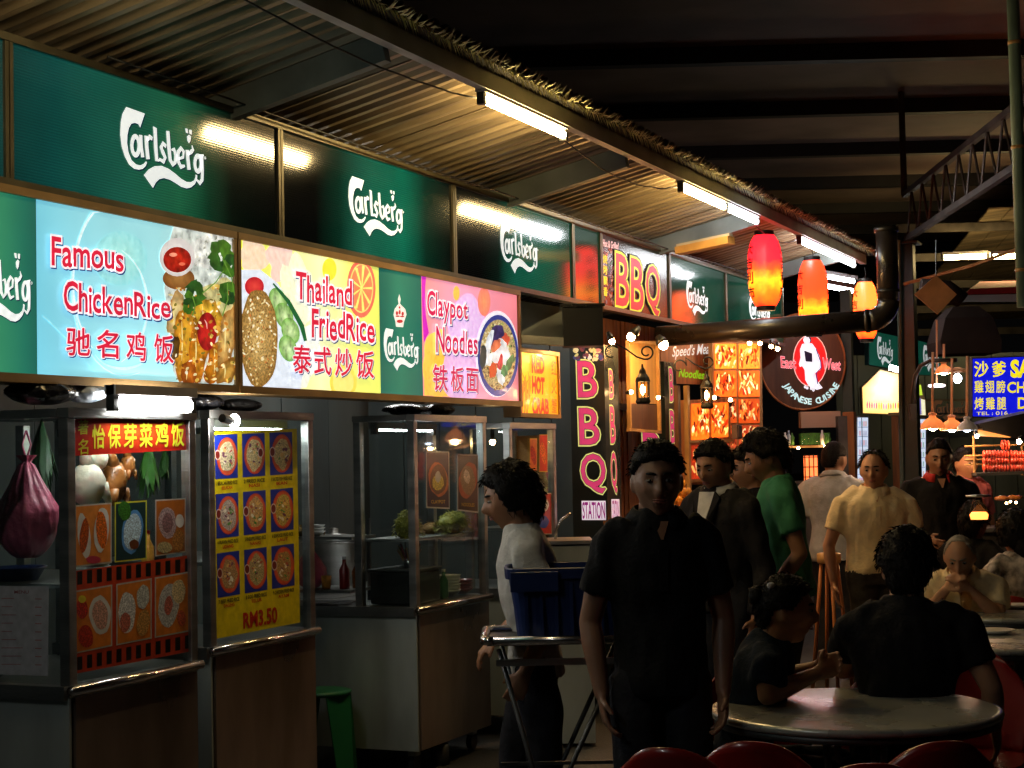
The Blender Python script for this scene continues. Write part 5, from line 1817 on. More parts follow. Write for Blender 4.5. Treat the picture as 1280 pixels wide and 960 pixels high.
# lit pictures of grilled meat
def meat_picture(parent, q4, X, seed, st=LIT, base=(236, 120, 40)):
    r = random.Random(seed)
    pr = Print(lambda x, y: PX(x, y, X), (1, 0, 0), 0.00003, 0.002)
    pr.poly(q4, S(*base))
    for k in range(55):
        u, v = r.uniform(0.08, 0.92), r.uniform(0.15, 0.85)
        x = q4[0][0] + u * (q4[1][0] - q4[0][0])
        y = (q4[0][1] * (1 - u) + q4[1][1] * u) + v * (q4[3][1] - q4[0][1])
        pr.ell((x, y), r.uniform(0.6, 1.8), r.uniform(2.0, 6), S(*r.choice([(255, 190, 100), (180, 36, 8), (255, 226, 160), (90, 16, 6), (226, 70, 14), (120, 36, 8), (255, 140, 50)])), 0, 8, r.uniform(-0.5, 0.5), wob=0.3)
    o = pr.build('photo', st, parent)
    return o


XM = -3.72
mw = thing('photo_wall', 'tall orange backlit wall of grilled meat photos in frames', 'illuminated sign', PX(921, 562, XM))
px_plate('light_box', [(890, 428), (952, 426), (954, 564), (890, 566)], MT['wood_gold'], mw, XM - 0.004, 0.03)
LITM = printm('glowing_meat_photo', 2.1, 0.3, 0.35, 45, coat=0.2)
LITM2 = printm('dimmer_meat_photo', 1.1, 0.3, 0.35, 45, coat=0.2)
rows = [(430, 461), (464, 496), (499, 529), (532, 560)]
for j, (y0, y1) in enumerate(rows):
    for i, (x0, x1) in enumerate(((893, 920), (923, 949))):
        meat_picture(mw, [(x0, y0), (x1, y0 - 0.5), (x1 + 0.5, y1 - 0.5), (x0 + 0.5, y1)], XM, 40 + j * 2 + i, [LITM, LITM, LITM2, LITM2][j], [(255, 140, 40), (240, 96, 24), (224, 84, 24), (190, 64, 26)][j])  # row colours and glow fall off downwards, painting the hotter light on top
m2 = thing('menu_cabinet', 'wooden cabinet with glowing meat photos left of the tall photo wall', 'illuminated sign', PX(884, 600, -3.66))
XM2 = -3.66
px_plate('cabinet_back', [(862, 500), (913, 498), (914, 604), (862, 606)], MT['wood'], m2, XM2 - 0.004, 0.1)
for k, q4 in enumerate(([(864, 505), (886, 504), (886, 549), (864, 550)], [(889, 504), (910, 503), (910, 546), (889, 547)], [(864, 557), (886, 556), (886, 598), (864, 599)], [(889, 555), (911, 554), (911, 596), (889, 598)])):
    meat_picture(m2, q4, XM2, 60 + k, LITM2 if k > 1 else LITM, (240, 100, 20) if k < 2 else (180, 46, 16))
for y in (552, 601):
    MB().bar(PX(861, y, XM2 + 0.01), PX(914, y - 1.5, XM2 + 0.01), 0.02, 0.03, V((1, 0, 0))).build('shelf_rail', MT['wood_gold'], m2)
for x in (846, 858):
    MB().bar(PX(x, 482, XM2 + 0.02), PX(x + 3, 620, XM2 + 0.02), 0.05 if x == 858 else 0.06, 0.03, V((1, 0, 0))).build('upright', MT['wood_gold'] if x == 858 else MT['wood_dark'], m2)
gb = thing('grey_box', 'plain grey box in front of the lit meat photos', 'box', PX(922, 550, -3.6))
MB().box(PX(921, 540, -3.6), (0.12, 0.05, 0.11), (V((0, 1, 0)), V((1, 0, 0)), UP)).build('case', MT['steel_dark'], gb, bevel=0.006)
MB().box(PX(921, 540, -3.6) + V((0.027, 0, 0)), (0.09, 0.004, 0.08), (V((0, 1, 0)), V((1, 0, 0)), UP)).build('door', MT['steel'], gb)

# pyramid of golden corn buns
pyb = PD(855, 642, 11.0)
nb = 0
for j in range(4):
    rad = 0.085 - j * 0.026
    cnt = [9, 7, 4, 1][j]
    for k in range(cnt):
        a = 2 * math.pi * k / cnt + j
        p = pyb + V((math.cos(a) * rad * (cnt > 1), math.sin(a) * rad * (cnt > 1), j * 0.052))
        o = MB().ball(p + UP * 0.03, (0.024, 0.024, 0.036), 10, 8, bump=0.15, freq=30).build('corn_cob', MT['bun'], smooth=True)
        tag(o, 'golden corn cob in the ' + ['bottom ring', 'second ring', 'third ring', 'very top'][j] + ' of the pyramid heap', 'corn', 'heap of golden corn cobs')
tr = thing('corn_tray', 'round tray carrying the pyramid of golden corn', 'tray', pyb - UP * 0.02)
MB().lathe([(0.12, 0), (0.14, 0.018), (0.13, 0.018), (0.11, 0.006)], pyb - UP * 0.02, 24).build('tray', MT['steel'], tr, True)
ctr = thing('bbq_counter', 'low counter carrying the corn in front of the BBQ stall', 'counter', (pyb.x, pyb.y, 0))
MB().box((pyb.x - 0.1, pyb.y + 0.1, pyb.z / 2 - 0.02), (0.5, 1.2, pyb.z - 0.06), None).build('body', MT['wood_dark'], ctr)
MB().box((pyb.x - 0.1, pyb.y + 0.1, pyb.z - 0.035), (0.54, 1.24, 0.025), None).build('top', MT['wood'], ctr)
# stainless basin with tap, between carts and BBQ column
sk_ = PD(700, 676, 9.6)
sn = thing('steel_counter', 'stainless sink counter with purple sheen left of the BBQ column', 'counter', (sk_.x, sk_.y, 0))
MB().box((sk_.x, sk_.y, sk_.z / 2), (0.34, 0.4, sk_.z - 0.04), (RT, FW, UP)).build('body', MT['steel_panel'], sn)
MB().box((sk_.x, sk_.y, sk_.z), (0.36, 0.42, 0.02), (RT, FW, UP)).build('top', MT['steel'], sn)
MB().tube([PD(694, 676, 9.6), PD(695, 662, 9.6), PD(701, 650, 9.6), PD(709, 644, 9.6), PD(714, 642, 9.6)], 0.008, 8).build('tap', MT['tube_rail'], sn, True)

# ================================================================== BLACK DUCT
pl = thing('black_duct', 'thick black duct running across and turning up beside the last lantern', 'duct', PD(1105, 400, 11.2))
p0, p1, p2 = PD(822, 421, 11.75), PD(1086, 401, 11.25), PD(1104, 380, 11.2)
MB().tube([p0, p0 + (p1 - p0) * 0.5, p1], 0.072, 20).build('pipe', MT['black_pipe'], pl, True)
el = []
ctr_ = PD(1080, 372, 11.22)
for k in range(7):
    a = math.pi / 2 * k / 6
    el.append(p1 + (RT * math.sin(a) + UP * (1 - math.cos(a))) * 0.135)
MB().tube(el, 0.074, 20).build('elbow', MT['black_pipe'], pl, True)
e1 = el[-1]
MB().tube([e1, e1 + UP * 0.25, e1 + UP * 0.48], 0.072, 20).build('pipe', MT['black_pipe'], pl, True)
MB().tube([e1 + UP * 0.05, e1 + UP * 0.07], 0.080, 20).build('collar', MT['black'], pl, True)
MB().tube([e1 + UP * 0.46, e1 + UP * 0.49], 0.082, 20).build('collar', MT['black'], pl, True)
MB().tube([p1 - (p1 - p0).normalized() * 0.02, p1 + (p1 - p0).normalized() * 0.005], 0.080, 20).build('collar', MT['black'], pl, True)

# ================================================================== ROUND SIGN
rs0 = PD(1003, 452, 15.4)
rs = thing('round_sign', 'round black sign East West Japanese Cuisine with white robed figure on red oval', 'round sign', rs0 - UP * 0.45)


def ell3(c, rx, rz, n, a0=0):
    return [c + RT * math.cos(a0 + 2 * math.pi * i / n) * rx + UP * math.sin(a0 + 2 * math.pi * i / n) * rz for i in range(n)]


MB().plate(ell3(rs0, 0.39, 0.44, 48), NC, 0.06).build('disc', MT['wood_dark'], rs)
MB().tube(ell3(rs0 + NC * 0.004, 0.39, 0.44, 48) + [ell3(rs0 + NC * 0.004, 0.39, 0.44, 48)[0]], 0.010, 6).build('rim', MT['wood'], rs, True)


def c5(x, y):
    return (940 + x / 8, 400 + y / 8)


pr = Print(lambda x, y: PN(x, y, rs0, NC), NC, 0.0008, 0.004)
oc = c5(580, 405)
pr.ell(oc, 21.5, 32.5, S(250, 190, 180))
pr.ell(oc, 20.5, 31.5, S(226, 26, 30))
robe = [(500, 240), (545, 232), (600, 235), (640, 290), (670, 350), (690, 430), (682, 500), (640, 525), (630, 530), (645, 600), (705, 680), (650, 698), (600, 680), (560, 650), (532, 600), (525, 500), (500, 460), (478, 470), (468, 440), (485, 380), (478, 300)]
pr.poly([c5(*p) for p in robe], S(240, 240, 250))
pr.ell(c5(548, 200), 4.4, 5, S(240, 240, 250))
pr.poly([c5(560, 165), c5(590, 180), c5(592, 215), c5(575, 235), c5(580, 200)], S(24, 20, 60))
pr.poly([c5(520, 305), c5(600, 335), c5(602, 420), c5(535, 415)], S(14, 14, 40))
pr.stroke([c5(640, 290), c5(685, 420), c5(690, 480), c5(640, 530), c5(655, 640)], 1.2, S(40, 40, 110))
for x, y in ((530, 670), (550, 680), (590, 685), (612, 700)):
    pr.ell(c5(x, y), 1.6, 2, S(235, 235, 245), n=8)
for wd, q4 in (('East', [c5(285, 365), c5(437, 385), c5(437, 490), c5(290, 475)]), ('West', [c5(705, 380), c5(885, 405), c5(880, 505), c5(705, 490)])):
    pr.text(wd, q4, S(250, 170, 180), 0.035)
    pr.text(wd, q4, S(226, 60, 70), -0.005)


def arc_text(st, a0, a1, cx, cyy, rx, ry, sz, col):
    for i, chh in enumerate(st):
        a = a0 + (a1 - a0) * i / (len(st) - 1)
        x, y = cx + rx * math.cos(a), cyy + ry * math.sin(a)
        tx, ty = math.sin(a), -math.cos(a)
        # reading left to right along the bottom: letters' tops point to the centre
        ux, uy = -math.cos(a), -math.sin(a)
        vs, fs = text_mesh(chh, 0.03)
        xs = [p[0] for p in vs]
        mx = (min(xs) + max(xs)) / 2
        P = []
        for vx, vy in vs:
            X_ = x + (tx * (vx - mx) + ux * (vy - 0.35)) * sz
            Y_ = y + (ty * (vx - mx) + uy * (vy - 0.35)) * sz
            P.append(pr.pt(*c5(X_, Y_)) + pr.n * pr.h)
        pr.mb.add(P, fs, 0, col)


arc_text('JAPANESE', math.radians(149), math.radians(93), 590, 470, 290, 345, 85, S(190, 226, 226))
arc_text('CUISINE', math.radians(76), math.radians(32), 590, 470, 290, 345, 85, S(190, 226, 226))
pr.build('emblem', LIT, rs)
MB().tube([rs0 + UP * 0.43, rs0 + UP * 0.9], 0.008, 6).build('hanger_rod', MT['black'], rs)

# ---- Japanese stall front below the round sign
ORD = 'first second third fourth fifth sixth seventh eighth ninth tenth eleventh twelfth thirteenth last'.split()
js = thing('food_stall', 'dim food stall with shelves below the round sign', 'stall', PD(1000, 640, 15.0))
for (x0, y0, x1, y1, m, d) in ((1000, 514, 1049, 535, 'lamp_shade', 15.2), (1000, 541, 1036, 556, 'leaf', 14.9), (940, 556, 1050, 561, 'wood_gold', 14.9), (940, 600, 1052, 606, 'steel_dark', 14.9), (1050, 520, 1058, 690, 'steel_dark', 14.9), (940, 640, 1050, 760, 'steel_dark', 15.0)):
    a_, b_ = PD(x0, y1, d), PD(x1, y0, d)
    c_ = (a_ + b_) / 2
    MB().box(c_, ((b_ - a_).dot(RT), 0.12, b_.z - a_.z), (RT, FW, UP)).build('cabinet_panel', MT[m], js)
for i in range(14):
    p = PD(956 + i * 4.3 if i < 9 else 1004 + (i - 9) * 8, 556, 14.8)
    h = random.uniform(0.07, 0.13)
    o = MB().lathe([(0.018, 0), (0.02, h * 0.6), (0.009, h * 0.8), (0.009, h)], p, 10).build('bottle', random.choice([MT['glass'], MT['leaf'], MT['blue_bag'], MT['white_plastic']]), smooth=True)
    tag(o, ORD[i] + ' small bottle from the left on the shelf under the round sign', 'bottle', 'bottles on the shelf under the round sign')
gl_ = thing('grill_heater', 'glowing orange grill heater behind the green shirted man', 'grill', PD(1014, 625, 13.6))
q0 = PD(1014, 596, 13.6)
MB().box(q0, (0.11, 0.03, 0.34), (RT, FW, UP)).build('glowing_panel', emit('glowing_coals', (1.0, 0.16, 0.03), 2.2), gl_)
for k in range(4):
    MB().box(q0 + NC * 0.025 + RT * (-0.052 + 0.035 * k), (0.008, 0.008, 0.36), (RT, FW, UP)).build('bar', MT['black'], gl_)
for k in range(5):
    MB().box(q0 + NC * 0.034 + UP * (-0.16 + 0.08 * k), (0.13, 0.008, 0.008), (RT, FW, UP)).build('bar', MT['black'], gl_)
for x, y, lb in ((998, 560, 'orange pilot light at the left of the shelf under the round sign'), (1031, 558, 'red pilot light at the right of the shelf under the round sign')):
    o = MB().ball(PD(x, y, 14.75), 0.012, 10, 8).build('pilot_light', BULB_S, smooth=True)
    tag(o, lb, 'small lamp')

# ================================================================== FAR STALLS
gp = thing('green_post', 'dark green steel post carrying the roof truss', 'post', PZ(1140, 700, 0) if False else V((PD(1138, 500, 15.8).x, PD(1138, 500, 15.8).y, 0)))
pc = PD(1138, 500, 15.8)
ztop = PD(1130, 305, 15.8).z
MB().bb((pc.x - 0.075, pc.y - 0.075, 0), (pc.x + 0.075, pc.y + 0.075, ztop)).build('column', MT['green_post'], gp, bevel=0.008)
MB().bb((pc.x - 0.13, pc.y - 0.13, ztop + 0.001), (pc.x + 0.13, pc.y + 0.13, ztop + 0.02)).build('head_plate', MT['rust'], gp)
MB().tube([PD(1123, 300, 15.7), PD(1129, 700, 15.7)], 0.02, 8).build('drain_pipe', MT['pale_green'], gp)
gp2 = thing('green_post', 'slim dark green post right of the round sign', 'post', V((PD(1061, 500, 15.5).x, PD(1061, 500, 15.5).y, 0)))
q0 = PD(1061, 500, 15.5)
MB().bb((q0.x - 0.045, q0.y - 0.045, 1.98), (q0.x + 0.045, q0.y + 0.045, 3.1)).build('column', MT['green_post'], gp2)
MB().bb((q0.x - 0.05, q0.y - 0.05, 0), (q0.x + 0.05, q0.y + 0.05, 1.97)).build('wood_casing', MT['wood'], gp2)

za = ztop + 0.05
A0 = V((pc.x, pc.y, za))
B0 = PZ(1283, 200, za)
dirT = (B0 - A0).normalized()
LT = (B0 - A0).length + 2.5
trs = thing('roof_truss', 'long open steel roof truss rising to the right from the green post', 'truss', A0)
MB().bar(A0, A0 + dirT * LT, 0.05, 0.05).build('lower_chord', MT['rust'], trs)
H_ = 0.42
MB().bar(A0 + UP * H_, A0 + dirT * LT + UP * H_, 0.05, 0.05).build('upper_chord', MT['rust'], trs)
k = 0
s_ = 0.1
while s_ < LT - 0.3:
    a, b = A0 + dirT * s_, A0 + dirT * (s_ + 0.24)
    MB().tube([a + UP * (0.0 if k % 2 == 0 else H_), b + UP * (H_ if k % 2 == 0 else 0.0)], 0.011, 5).build('web_bar', MT['rust'], trs)
    s_ += 0.24
    k += 1
MB().tube([A0 + UP * H_, A0 + UP * (5.0 - za)], 0.03, 8).build('stub_post', MT['rust'], trs)
brc = thing('brace_bar', 'thin tan diagonal brace bar below the truss by the green post', 'brace', PD(1150, 340, 15))
MB().tube([PD(1130, 355, 15.5), PD(1215, 332, 15), PD(1275, 310, 14.8)], 0.016, 6).build('bar', MT['wood_gold'], brc)

# far roof with lit underside
frf = thing('far_roof', 'far corrugated roof lit yellow from below at the right', 'roof', PD(1230, 300, 24))
for k in range(16):
    x0 = 1120 + k * 22
    a, b = PD(x0, 395, 25), PD(x0 + 21, 395, 25)
    z0, z1 = 1.62 + (560 - 400) * 25 / 2100, 1.62 + (560 - 262) * 20 / 2100
    q = [V((a.x, a.y, z0)), V((b.x, b.y, z0)), V((b.x, b.y, z0)) - FW * 5 + UP * (z1 - z0), V((a.x, a.y, z0)) - FW * 5 + UP * (z1 - z0)]
    MB().plate(q, (0, 0, -1), 0.02).build('roof_sheet', MT['roof'], frf)
for k in range(5):
    d = 20.5 + k
    zz = 1.62 + (560 - 262) * 20 / 2100 - 0.25 * (k + 0.6)
    a, b = PD(1120, 300, d), PD(1480, 300, d)
    MB().bar(V((a.x, a.y, zz)), V((b.x, b.y, zz)), 0.06, 0.10).build('purlin', MT['rust'], frf)
tube_lamp(PD(1180, 322, 20.2), PD(1232, 320, 20.2), TUBE_W, 'far warm tube lamp over the blue satay sign, left one', group='far tube lamps', r=0.03)
tube_lamp(PD(1241, 321, 19.8), PD(1292, 319, 19.8), TUBE_W, 'far warm tube lamp over the blue satay sign, right one', group='far tube lamps', r=0.03)
aw = thing('red_awning', 'far red topped awning edge above the blue satay sign', 'awning', PD(1240, 372, 18))
MB().plate([PD(1212, 362, 18), PD(1300, 358, 18), PD(1300, 366, 18), PD(1206, 368, 18)], NC, 0.03).build('red_valance', MT['cloth_red'], aw)
MB().plate([PD(1206, 369, 18), PD(1300, 367, 18), PD(1300, 377, 18), PD(1194, 377, 18)], NC, 0.03).build('white_valance', MT['white_plastic'], aw)
MB().plate([PD(1212, 361, 18), PD(1300, 357, 18), PD(1300, 350, 19.5), PD(1225, 352, 19.5)], UP, 0.02).build('top_cloth', MT['cloth_red'], aw)
dm = thing('hanging_board', 'brown diamond shaped board hanging right of the green post', 'board', PD(1169, 392, 13))
MB().plate([PD(1143, 368, 13), PD(1170, 344, 13), PD(1196, 368, 13), PD(1172, 393, 13)], NC, 0.012).build('board', MT['wood_gold'], dm)
MB().tube([PD(1170, 345, 13), PD(1170, 300, 13)], 0.004, 4).build('string', MT['cable'], dm)
eh = thing('exhaust_hood', 'large dull brown exhaust hood over the lamps, upper right', 'extractor hood', PD(1215, 450, 14.5))
a_ = PD(1205, 448, 14.5)
b = MB()
hw = [(0.25, 0.25, 0.03), (0.26, 0.24, 0.14), (0.20, 0.2, 0.34), (0.11, 0.13, 0.44)]
for (w, d_, z) in hw:
    for sx, sy in ((-1, -1), (1, -1), (1, 1), (-1, 1)):
        b.v.append(a_ + RT * w * sx + FW * d_ * sy + UP * z)
for k in range(3):
    for i in range(4):
        j = (i + 1) % 4
        b.f.append([k * 4 + i, k * 4 + j, k * 4 + 4 + j, k * 4 + 4 + i])
        b.m.append(0)
        b.c.append((1, 1, 1))
b.f.append([12, 13, 14, 15])
b.m.append(0)
b.c.append((1, 1, 1))
b.build('hood', MT['hood_brown'], eh)
MB().tube([a_ + UP * 0.5, a_ + UP * 0.6 - RT * 0.12, a_ + UP * 0.62 - RT * 0.35], 0.08, 12).build('elbow_pipe', MT['hood_brown'], eh, True)

# far green boards on the row's continuation
for (q4, lb) in (([(1086, 413), (1124, 421), (1124, 462), (1086, 456)], 'small far green sign with beer wordmark left of the green post'), ([(1141, 424), (1184, 436), (1184, 470), (1141, 468)], 'small far green sign with beer wordmark right of the green post')):
    Xf = -3.85
    pp_ = PD((q4[0][0] + q4[1][0]) / 2, (q4[0][1] + q4[2][1]) / 2, 19)
    t = thing('far_sign', lb, 'sign board', pp_, 0, 'small far green beer signs')
    nn = (NC + V((0.6, 0, 0))).normalized()
    MB().plate([PN(x, y, pp_, nn) for x, y in q4], nn, 0.08).build('housing', MT['green_post'], t)
    pr = Print(lambda x, y: PN(x, y, pp_, nn), nn, 0.001, 0.004)
    cx = (q4[0][0] + q4[1][0]) / 2
    pr.poly([(x + (cx - x) * 0.03, y) for x, y in q4], S(20, 84, 66))
    pr.pt, keep = (lambda x, y, f=pr.pt: f(x, y + (x - cx) * 0.2)), pr.pt
    beer_logo(pr, (cx - 9, q4[0][1] + 8, cx + 11, q4[2][1] - 4))
    pr.build('face', printm('far_sign_print', 0.35, 0.4, 0.1, 10), t)
# yellow lit menu sign under them
lb_ = thing('backlit_sign', 'glowing pale yellow menu sign left of the green post, rows of small dish pictures', 'illuminated sign', PD(1102, 519, 18.6))
q4 = [(1077, 484), (1100, 462), (1129, 468), (1129, 519), (1078, 517)]
pp_ = PD(1102, 495, 18.6)
MB().plate([PN(x, y, pp_, NC) for x, y in q4], NC, 0.1).build('housing', MT['frame_tan'], lb_)
pr = Print(lambda x, y: PN(x, y, pp_, NC), NC, 0.001, 0.003)
pr.fan((1103, 485), [(x + (1103 - x) * 0.04, y + (495 - y) * 0.04) for x, y in q4], S(255, 250, 200), S(246, 200, 110))
r = random.Random(2)
for k in range(16):
    pr.ell((1084 + k * 2.9, 508 - abs(k - 8) * 0.2), 1.0, 4.4, S(*r.choice([(220, 90, 110), (200, 120, 160), (230, 160, 60)])), 0, 8)
    pr.ell((1084 + k * 2.9, 502), 0.9, 1.2, S(236, 150, 150), 0, 8)
pr.build('sign_panel', printm('yellow_backlit_print', 1.6, 0.4, 0.08, 20, sample=True), lb_)
tube_lamp(PD(1112, 459, 18.3), PD(1129, 464, 18.3), TUBE_C, 'short white tube lamp over the pale yellow menu sign', group='far tube lamps', r=0.03, housing=False)
l2 = thing('backlit_sign', 'small pale and purple sign just right of the green post', 'illuminated sign', PD(1149, 520, 18.6))
pp_ = PD(1149, 505, 18.6)
MB().plate([PN(x, y, pp_, NC) for x, y in [(1141, 487), (1150, 480), (1157, 500), (1158, 520), (1141, 519)]], NC, 0.08).build('housing', MT['frame_tan'], l2)
pr = Print(lambda x, y: PN(x, y, pp_, NC), NC, 0.001, 0.003)
pr.poly([(1141, 496), (1156, 500), (1157, 519), (1141, 518)], S(236, 232, 190))
pr.poly([(1147, 497), (1151, 498), (1152, 518), (1148, 518)], S(110, 100, 170))
pr.poly([(1144, 482), (1151, 481), (1153, 494), (1143, 494)], S(190, 220, 60))
pr.build('sign_panel', LIT, l2)


# drinks fridges
def fridge(x0, x1, y0, y1, d, label, seed):
    a_, b_ = PD(x0, y1, d), PD(x1, y0, d)
    c_ = (a_ + b_) / 2
    w, h = (b_ - a_).dot(RT), b_.z - a_.z
    t = thing('drinks_fridge', label, 'fridge', (c_.x, c_.y, a_.z), 0, 'lit glass fridges')
    MB().box(c_ + FW * 0.2, (w + 0.04, 0.38, h + 0.04), (RT, FW, UP)).build('cabinet', MT['steel'], t)
    pr = Print(lambda x, y: PN(x, y, c_, NC), NC, 0.0004, 0.002)
    pr.poly([(x0, y0), (x1, y0), (x1, y1), (x0, y1)], S(205, 218, 240))
    r = random.Random(seed)
    n = max(4, int((y1 - y0) / 11))
    for k in range(n):
        yb = y0 + (k + 0.8) * (y1 - y0) / n
        pr.h = 0.003
        pr.poly([(x0 + 0.5, yb + 2), (x1 - 0.5, yb + 2), (x1 - 0.5, yb + 3), (x0 + 0.5, yb + 3)], S(130, 140, 160))
        for q in range(4):
            pr.h = 0.003
            xx = x0 + 2 + q * (x1 - x0 - 3) / 4
            pr.poly([(xx, yb - 5), (xx + 1.8, yb - 5), (xx + 1.8, yb + 1.5), (xx, yb + 1.5)], S(*r.choice([(200, 150, 160), (150, 170, 210), (190, 160, 150), (170, 170, 190), (140, 170, 160)])))
    pr.build('lit_shelves', printm('fridge_light_' + str(seed), 1.0, 0.3, 0.1, 20), t)
    MB().box(c_ + NC * 0.01, (0.006, 0.012, h), (RT, FW, UP)).build('door_edge', MT['steel_dark'], t)
    return t


fridge(1072, 1085, 522, 640, 17.6, 'tall lit drinks fridge left of the pale yellow polo man', 1)
fridge(1143, 1157, 524, 596, 17.6, 'lit fridge between the green post and the red collared man', 2)
wp = thing('wooden_post', 'orange wooden post just left of the green post, behind the polo man', 'post', V((PD(1119, 560, 17.5).x, PD(1119, 560, 17.5).y, 0)))
q0 = PD(1119, 520, 17.5)
MB().bb((q0.x - 0.035, q0.y - 0.035, 0), (q0.x + 0.035, q0.y + 0.035, q0.z)).build('post', MT['wood'], wp)
MB().box((q0.x, q0.y, q0.z + 0.02), (0.12, 0.12, 0.03)).build('cap', MT['wood_gold'], wp)
dw = thing('dark_shopfront', 'dim shopfront wall far behind the standing customers', 'wall', V((PD(1110, 560, 21).x, PD(1110, 560, 21).y, 0)))
for k in range(14):
    a_ = PD(1060 + k * 28, 560, 21)
    MB().box((a_.x, a_.y, 1.4), (0.27, 0.06, 2.8), (RT, FW, UP)).build('panel', MT['wall'], dw)
for k in range(3):
    a_ = PD(1150, 500 + k * 14, 20.9)
    b_ = PD(1215, 500 + k * 14, 20.9)
    MB().bar(a_, b_, 0.03, 0.03).build('shelf_rail', MT['rust'], dw)
# lettering on the dim shopfront
pp_ = PD(1190, 515, 20.85)
pr = Print(lambda x, y: PN(x, y, pp_, NC), NC, 0.0008, 0.004)
beer_logo(pr, (1166, 500, 1212, 526), white=S(120, 84, 60))
pr.build('faded_lettering', printm('dim_print', 0.15, 0.5, 0.1, 10), dw)


# ---- pendant lamps
def pendant(px, py, d, w, m_shade, m_bulb, top_y, label, h=None):
    p = PD(px, py, d)
    t = thing('pendant_lamp', label, 'pendant lamp', p, 0, 'pendant lamps by the blue satay sign')
    R0 = w / 2
    H = h or w * 0.45
    MB().lathe([(R0, 0), (R0 * 0.93, H * 0.35), (R0 * 0.66, H * 0.75), (R0 * 0.3, H), (R0 * 0.26, H * 1.25), (R0 * 0.2, H * 1.25), (R0 * 0.24, H * 0.96), (R0 * 0.6, H * 0.7), (R0 * 0.9, H * 0.3), (R0 * 0.97, 0)], p, 28, cap=False).build('shade', m_shade, t, True)
    MB().ball(p + UP * H * 0.25, (R0 * 0.42, R0 * 0.42, H * 0.42)).build('bulb', m_bulb, t, True)
    MB().ball(p + UP * H * 1.3, (R0 * 0.34, R0 * 0.34, H * 0.2)).build('cap', m_shade, t, True)
    MB().tube([p + UP * H * 1.25, PD(px, top_y, d)], 0.009, 8).build('stem', MT['lamp_shade'], t, True)
    return t


pendant(1166, 536, 12.0, 0.178, MT['lamp_shade'], BULB_P, 440, 'pale orange dome lamp, leftmost of the three low pendants')
pendant(1190, 538, 12.15, 0.172, MT['lamp_shade'], BULB_P, 448, 'pale orange dome lamp in the middle of the three low pendants')
BLUEW = emit('cold_white_bulb', (0.72, 0.82, 1.0), 22)
pendant(1209, 538, 11.9, 0.150, MT['white_plastic'], BLUEW, 445, 'blue white glowing dome lamp, right one of the three low pendants')
pendant(1180, 467, 12.4, 0.135, MT['lamp_shade'], BULB_P, 430, 'small orange dome lamp under the bent black arm')
ul = thing('wall_lamp', 'black bent arm lamp on the green post with a bright bluish white bulb', 'lamp', PD(1197, 480, 12.2))
MB().ball(PD(1197, 473, 12.2), (0.030, 0.030, 0.036), 14, 10).build('globe', BLUEW, ul, True)
MB().lathe([(0.07, 0.0), (0.055, 0.02), (0.015, 0.035)], PD(1197, 465, 12.2), 20).build('reflector', MT['lamp_shade'], ul, True)
ud = thing('disc_lamp', 'flat glowing pinkish white disc lamp below the bent arm', 'lamp', PD(1171, 483, 12.6))
MB().lathe([(0.05, 0), (0.065, 0.008), (0.06, 0.02), (0.02, 0.026)], PD(1171, 484, 12.6), 24).build('diffuser', emit('disc_light', (1.0, 0.85, 0.95), 3.5), ud, True)
MB().tube([PD(1171, 481, 12.6), PD(1171, 400, 12.6)], 0.007, 6).build('stem', MT['lamp_shade'], ud)
MB().tube([PD(1141, 520, 12.6), PD(1141, 490, 12.6), PD(1144, 470, 12.5), PD(1151, 457, 12.5), PD(1162, 451, 12.4), PD(1196, 450, 12.3)], 0.016, 10).build('curved_arm', MT['black'], ul, True)
MB().box(PD(1141, 515, 12.6), (0.05, 0.05, 0.12), (RT, FW, UP)).build('bracket', MT['black'], ul)

# ---- blue satay sign
bp0 = PD(1215, 521, 13.5)
sg = thing('blue_sign', 'bright blue sign with yellow Chinese words and SATAY, CHICKEN WING', 'illuminated sign', bp0)
q4 = [(1215, 447), (1405, 440), (1408, 524), (1215, 522)]
MB().plate([PN(x, y, bp0, NC) for x, y in q4], NC, 0.08).build('housing', MT['steel_dark'], sg)
pr = Print(lambda x, y: PN(x, y, bp0, NC), NC, 0.0008, 0.002)
pr.poly([(1216, 448.5), (1404, 441.5), (1407, 523), (1216, 520.5)], S(16, 24, 214))
YL = S(244, 226, 30)


def sat(st, x0, y0, x1, y1, off=0.03):
    pr.text(st, [(x0, y0), (x1, y0 - (x1 - x0) * 0.03), (x1, y1 - (x1 - x0) * 0.01), (x0, y1)], YL, off)


for i, chh in enumerate('沙爹'):
    sat(chh, 1218 + i * 22, 452, 1235 + i * 22, 471, 0.025)
sat('SATAY', 1264, 451, 1330, 471, 0.05)
for i, chh in enumerate('雞翅膀'):
    sat(chh, 1218 + i * 13.5, 476, 1229 + i * 13.5, 491, 0.015)
sat('CHICKEN WING', 1259, 478, 1380, 491, 0.02)
for i, chh in enumerate('烤雞腿'):
    sat(chh, 1218 + i * 14, 497, 1229 + i * 14, 512, 0.015)
sat('DRUMSTICK', 1272, 497, 1370, 511, 0.02)
sat('TEL : 016 -', 1220, 515, 1265, 519, 0.0)
pr.build('sign_panel', LIT, sg)
# black hood
bh = thing('grill_hood', 'black sloping grill hood under the blue satay sign', 'grill hood', PD(1250, 545, 12.5))
b = MB()
pts = [PD(1222, 530, 12.5), PD(1300, 512, 12.5), PD(1340, 548, 12.5), PD(1300, 553, 12.5), PD(1228, 536, 12.5)]
b.plate(pts, NC, 0.5)
b.build('canopy', MT['black'], bh)
MB().bar(PD(1228, 536, 12.47), PD(1300, 553, 12.47), 0.02, 0.02).build('edge', MT['black_pipe'], bh)

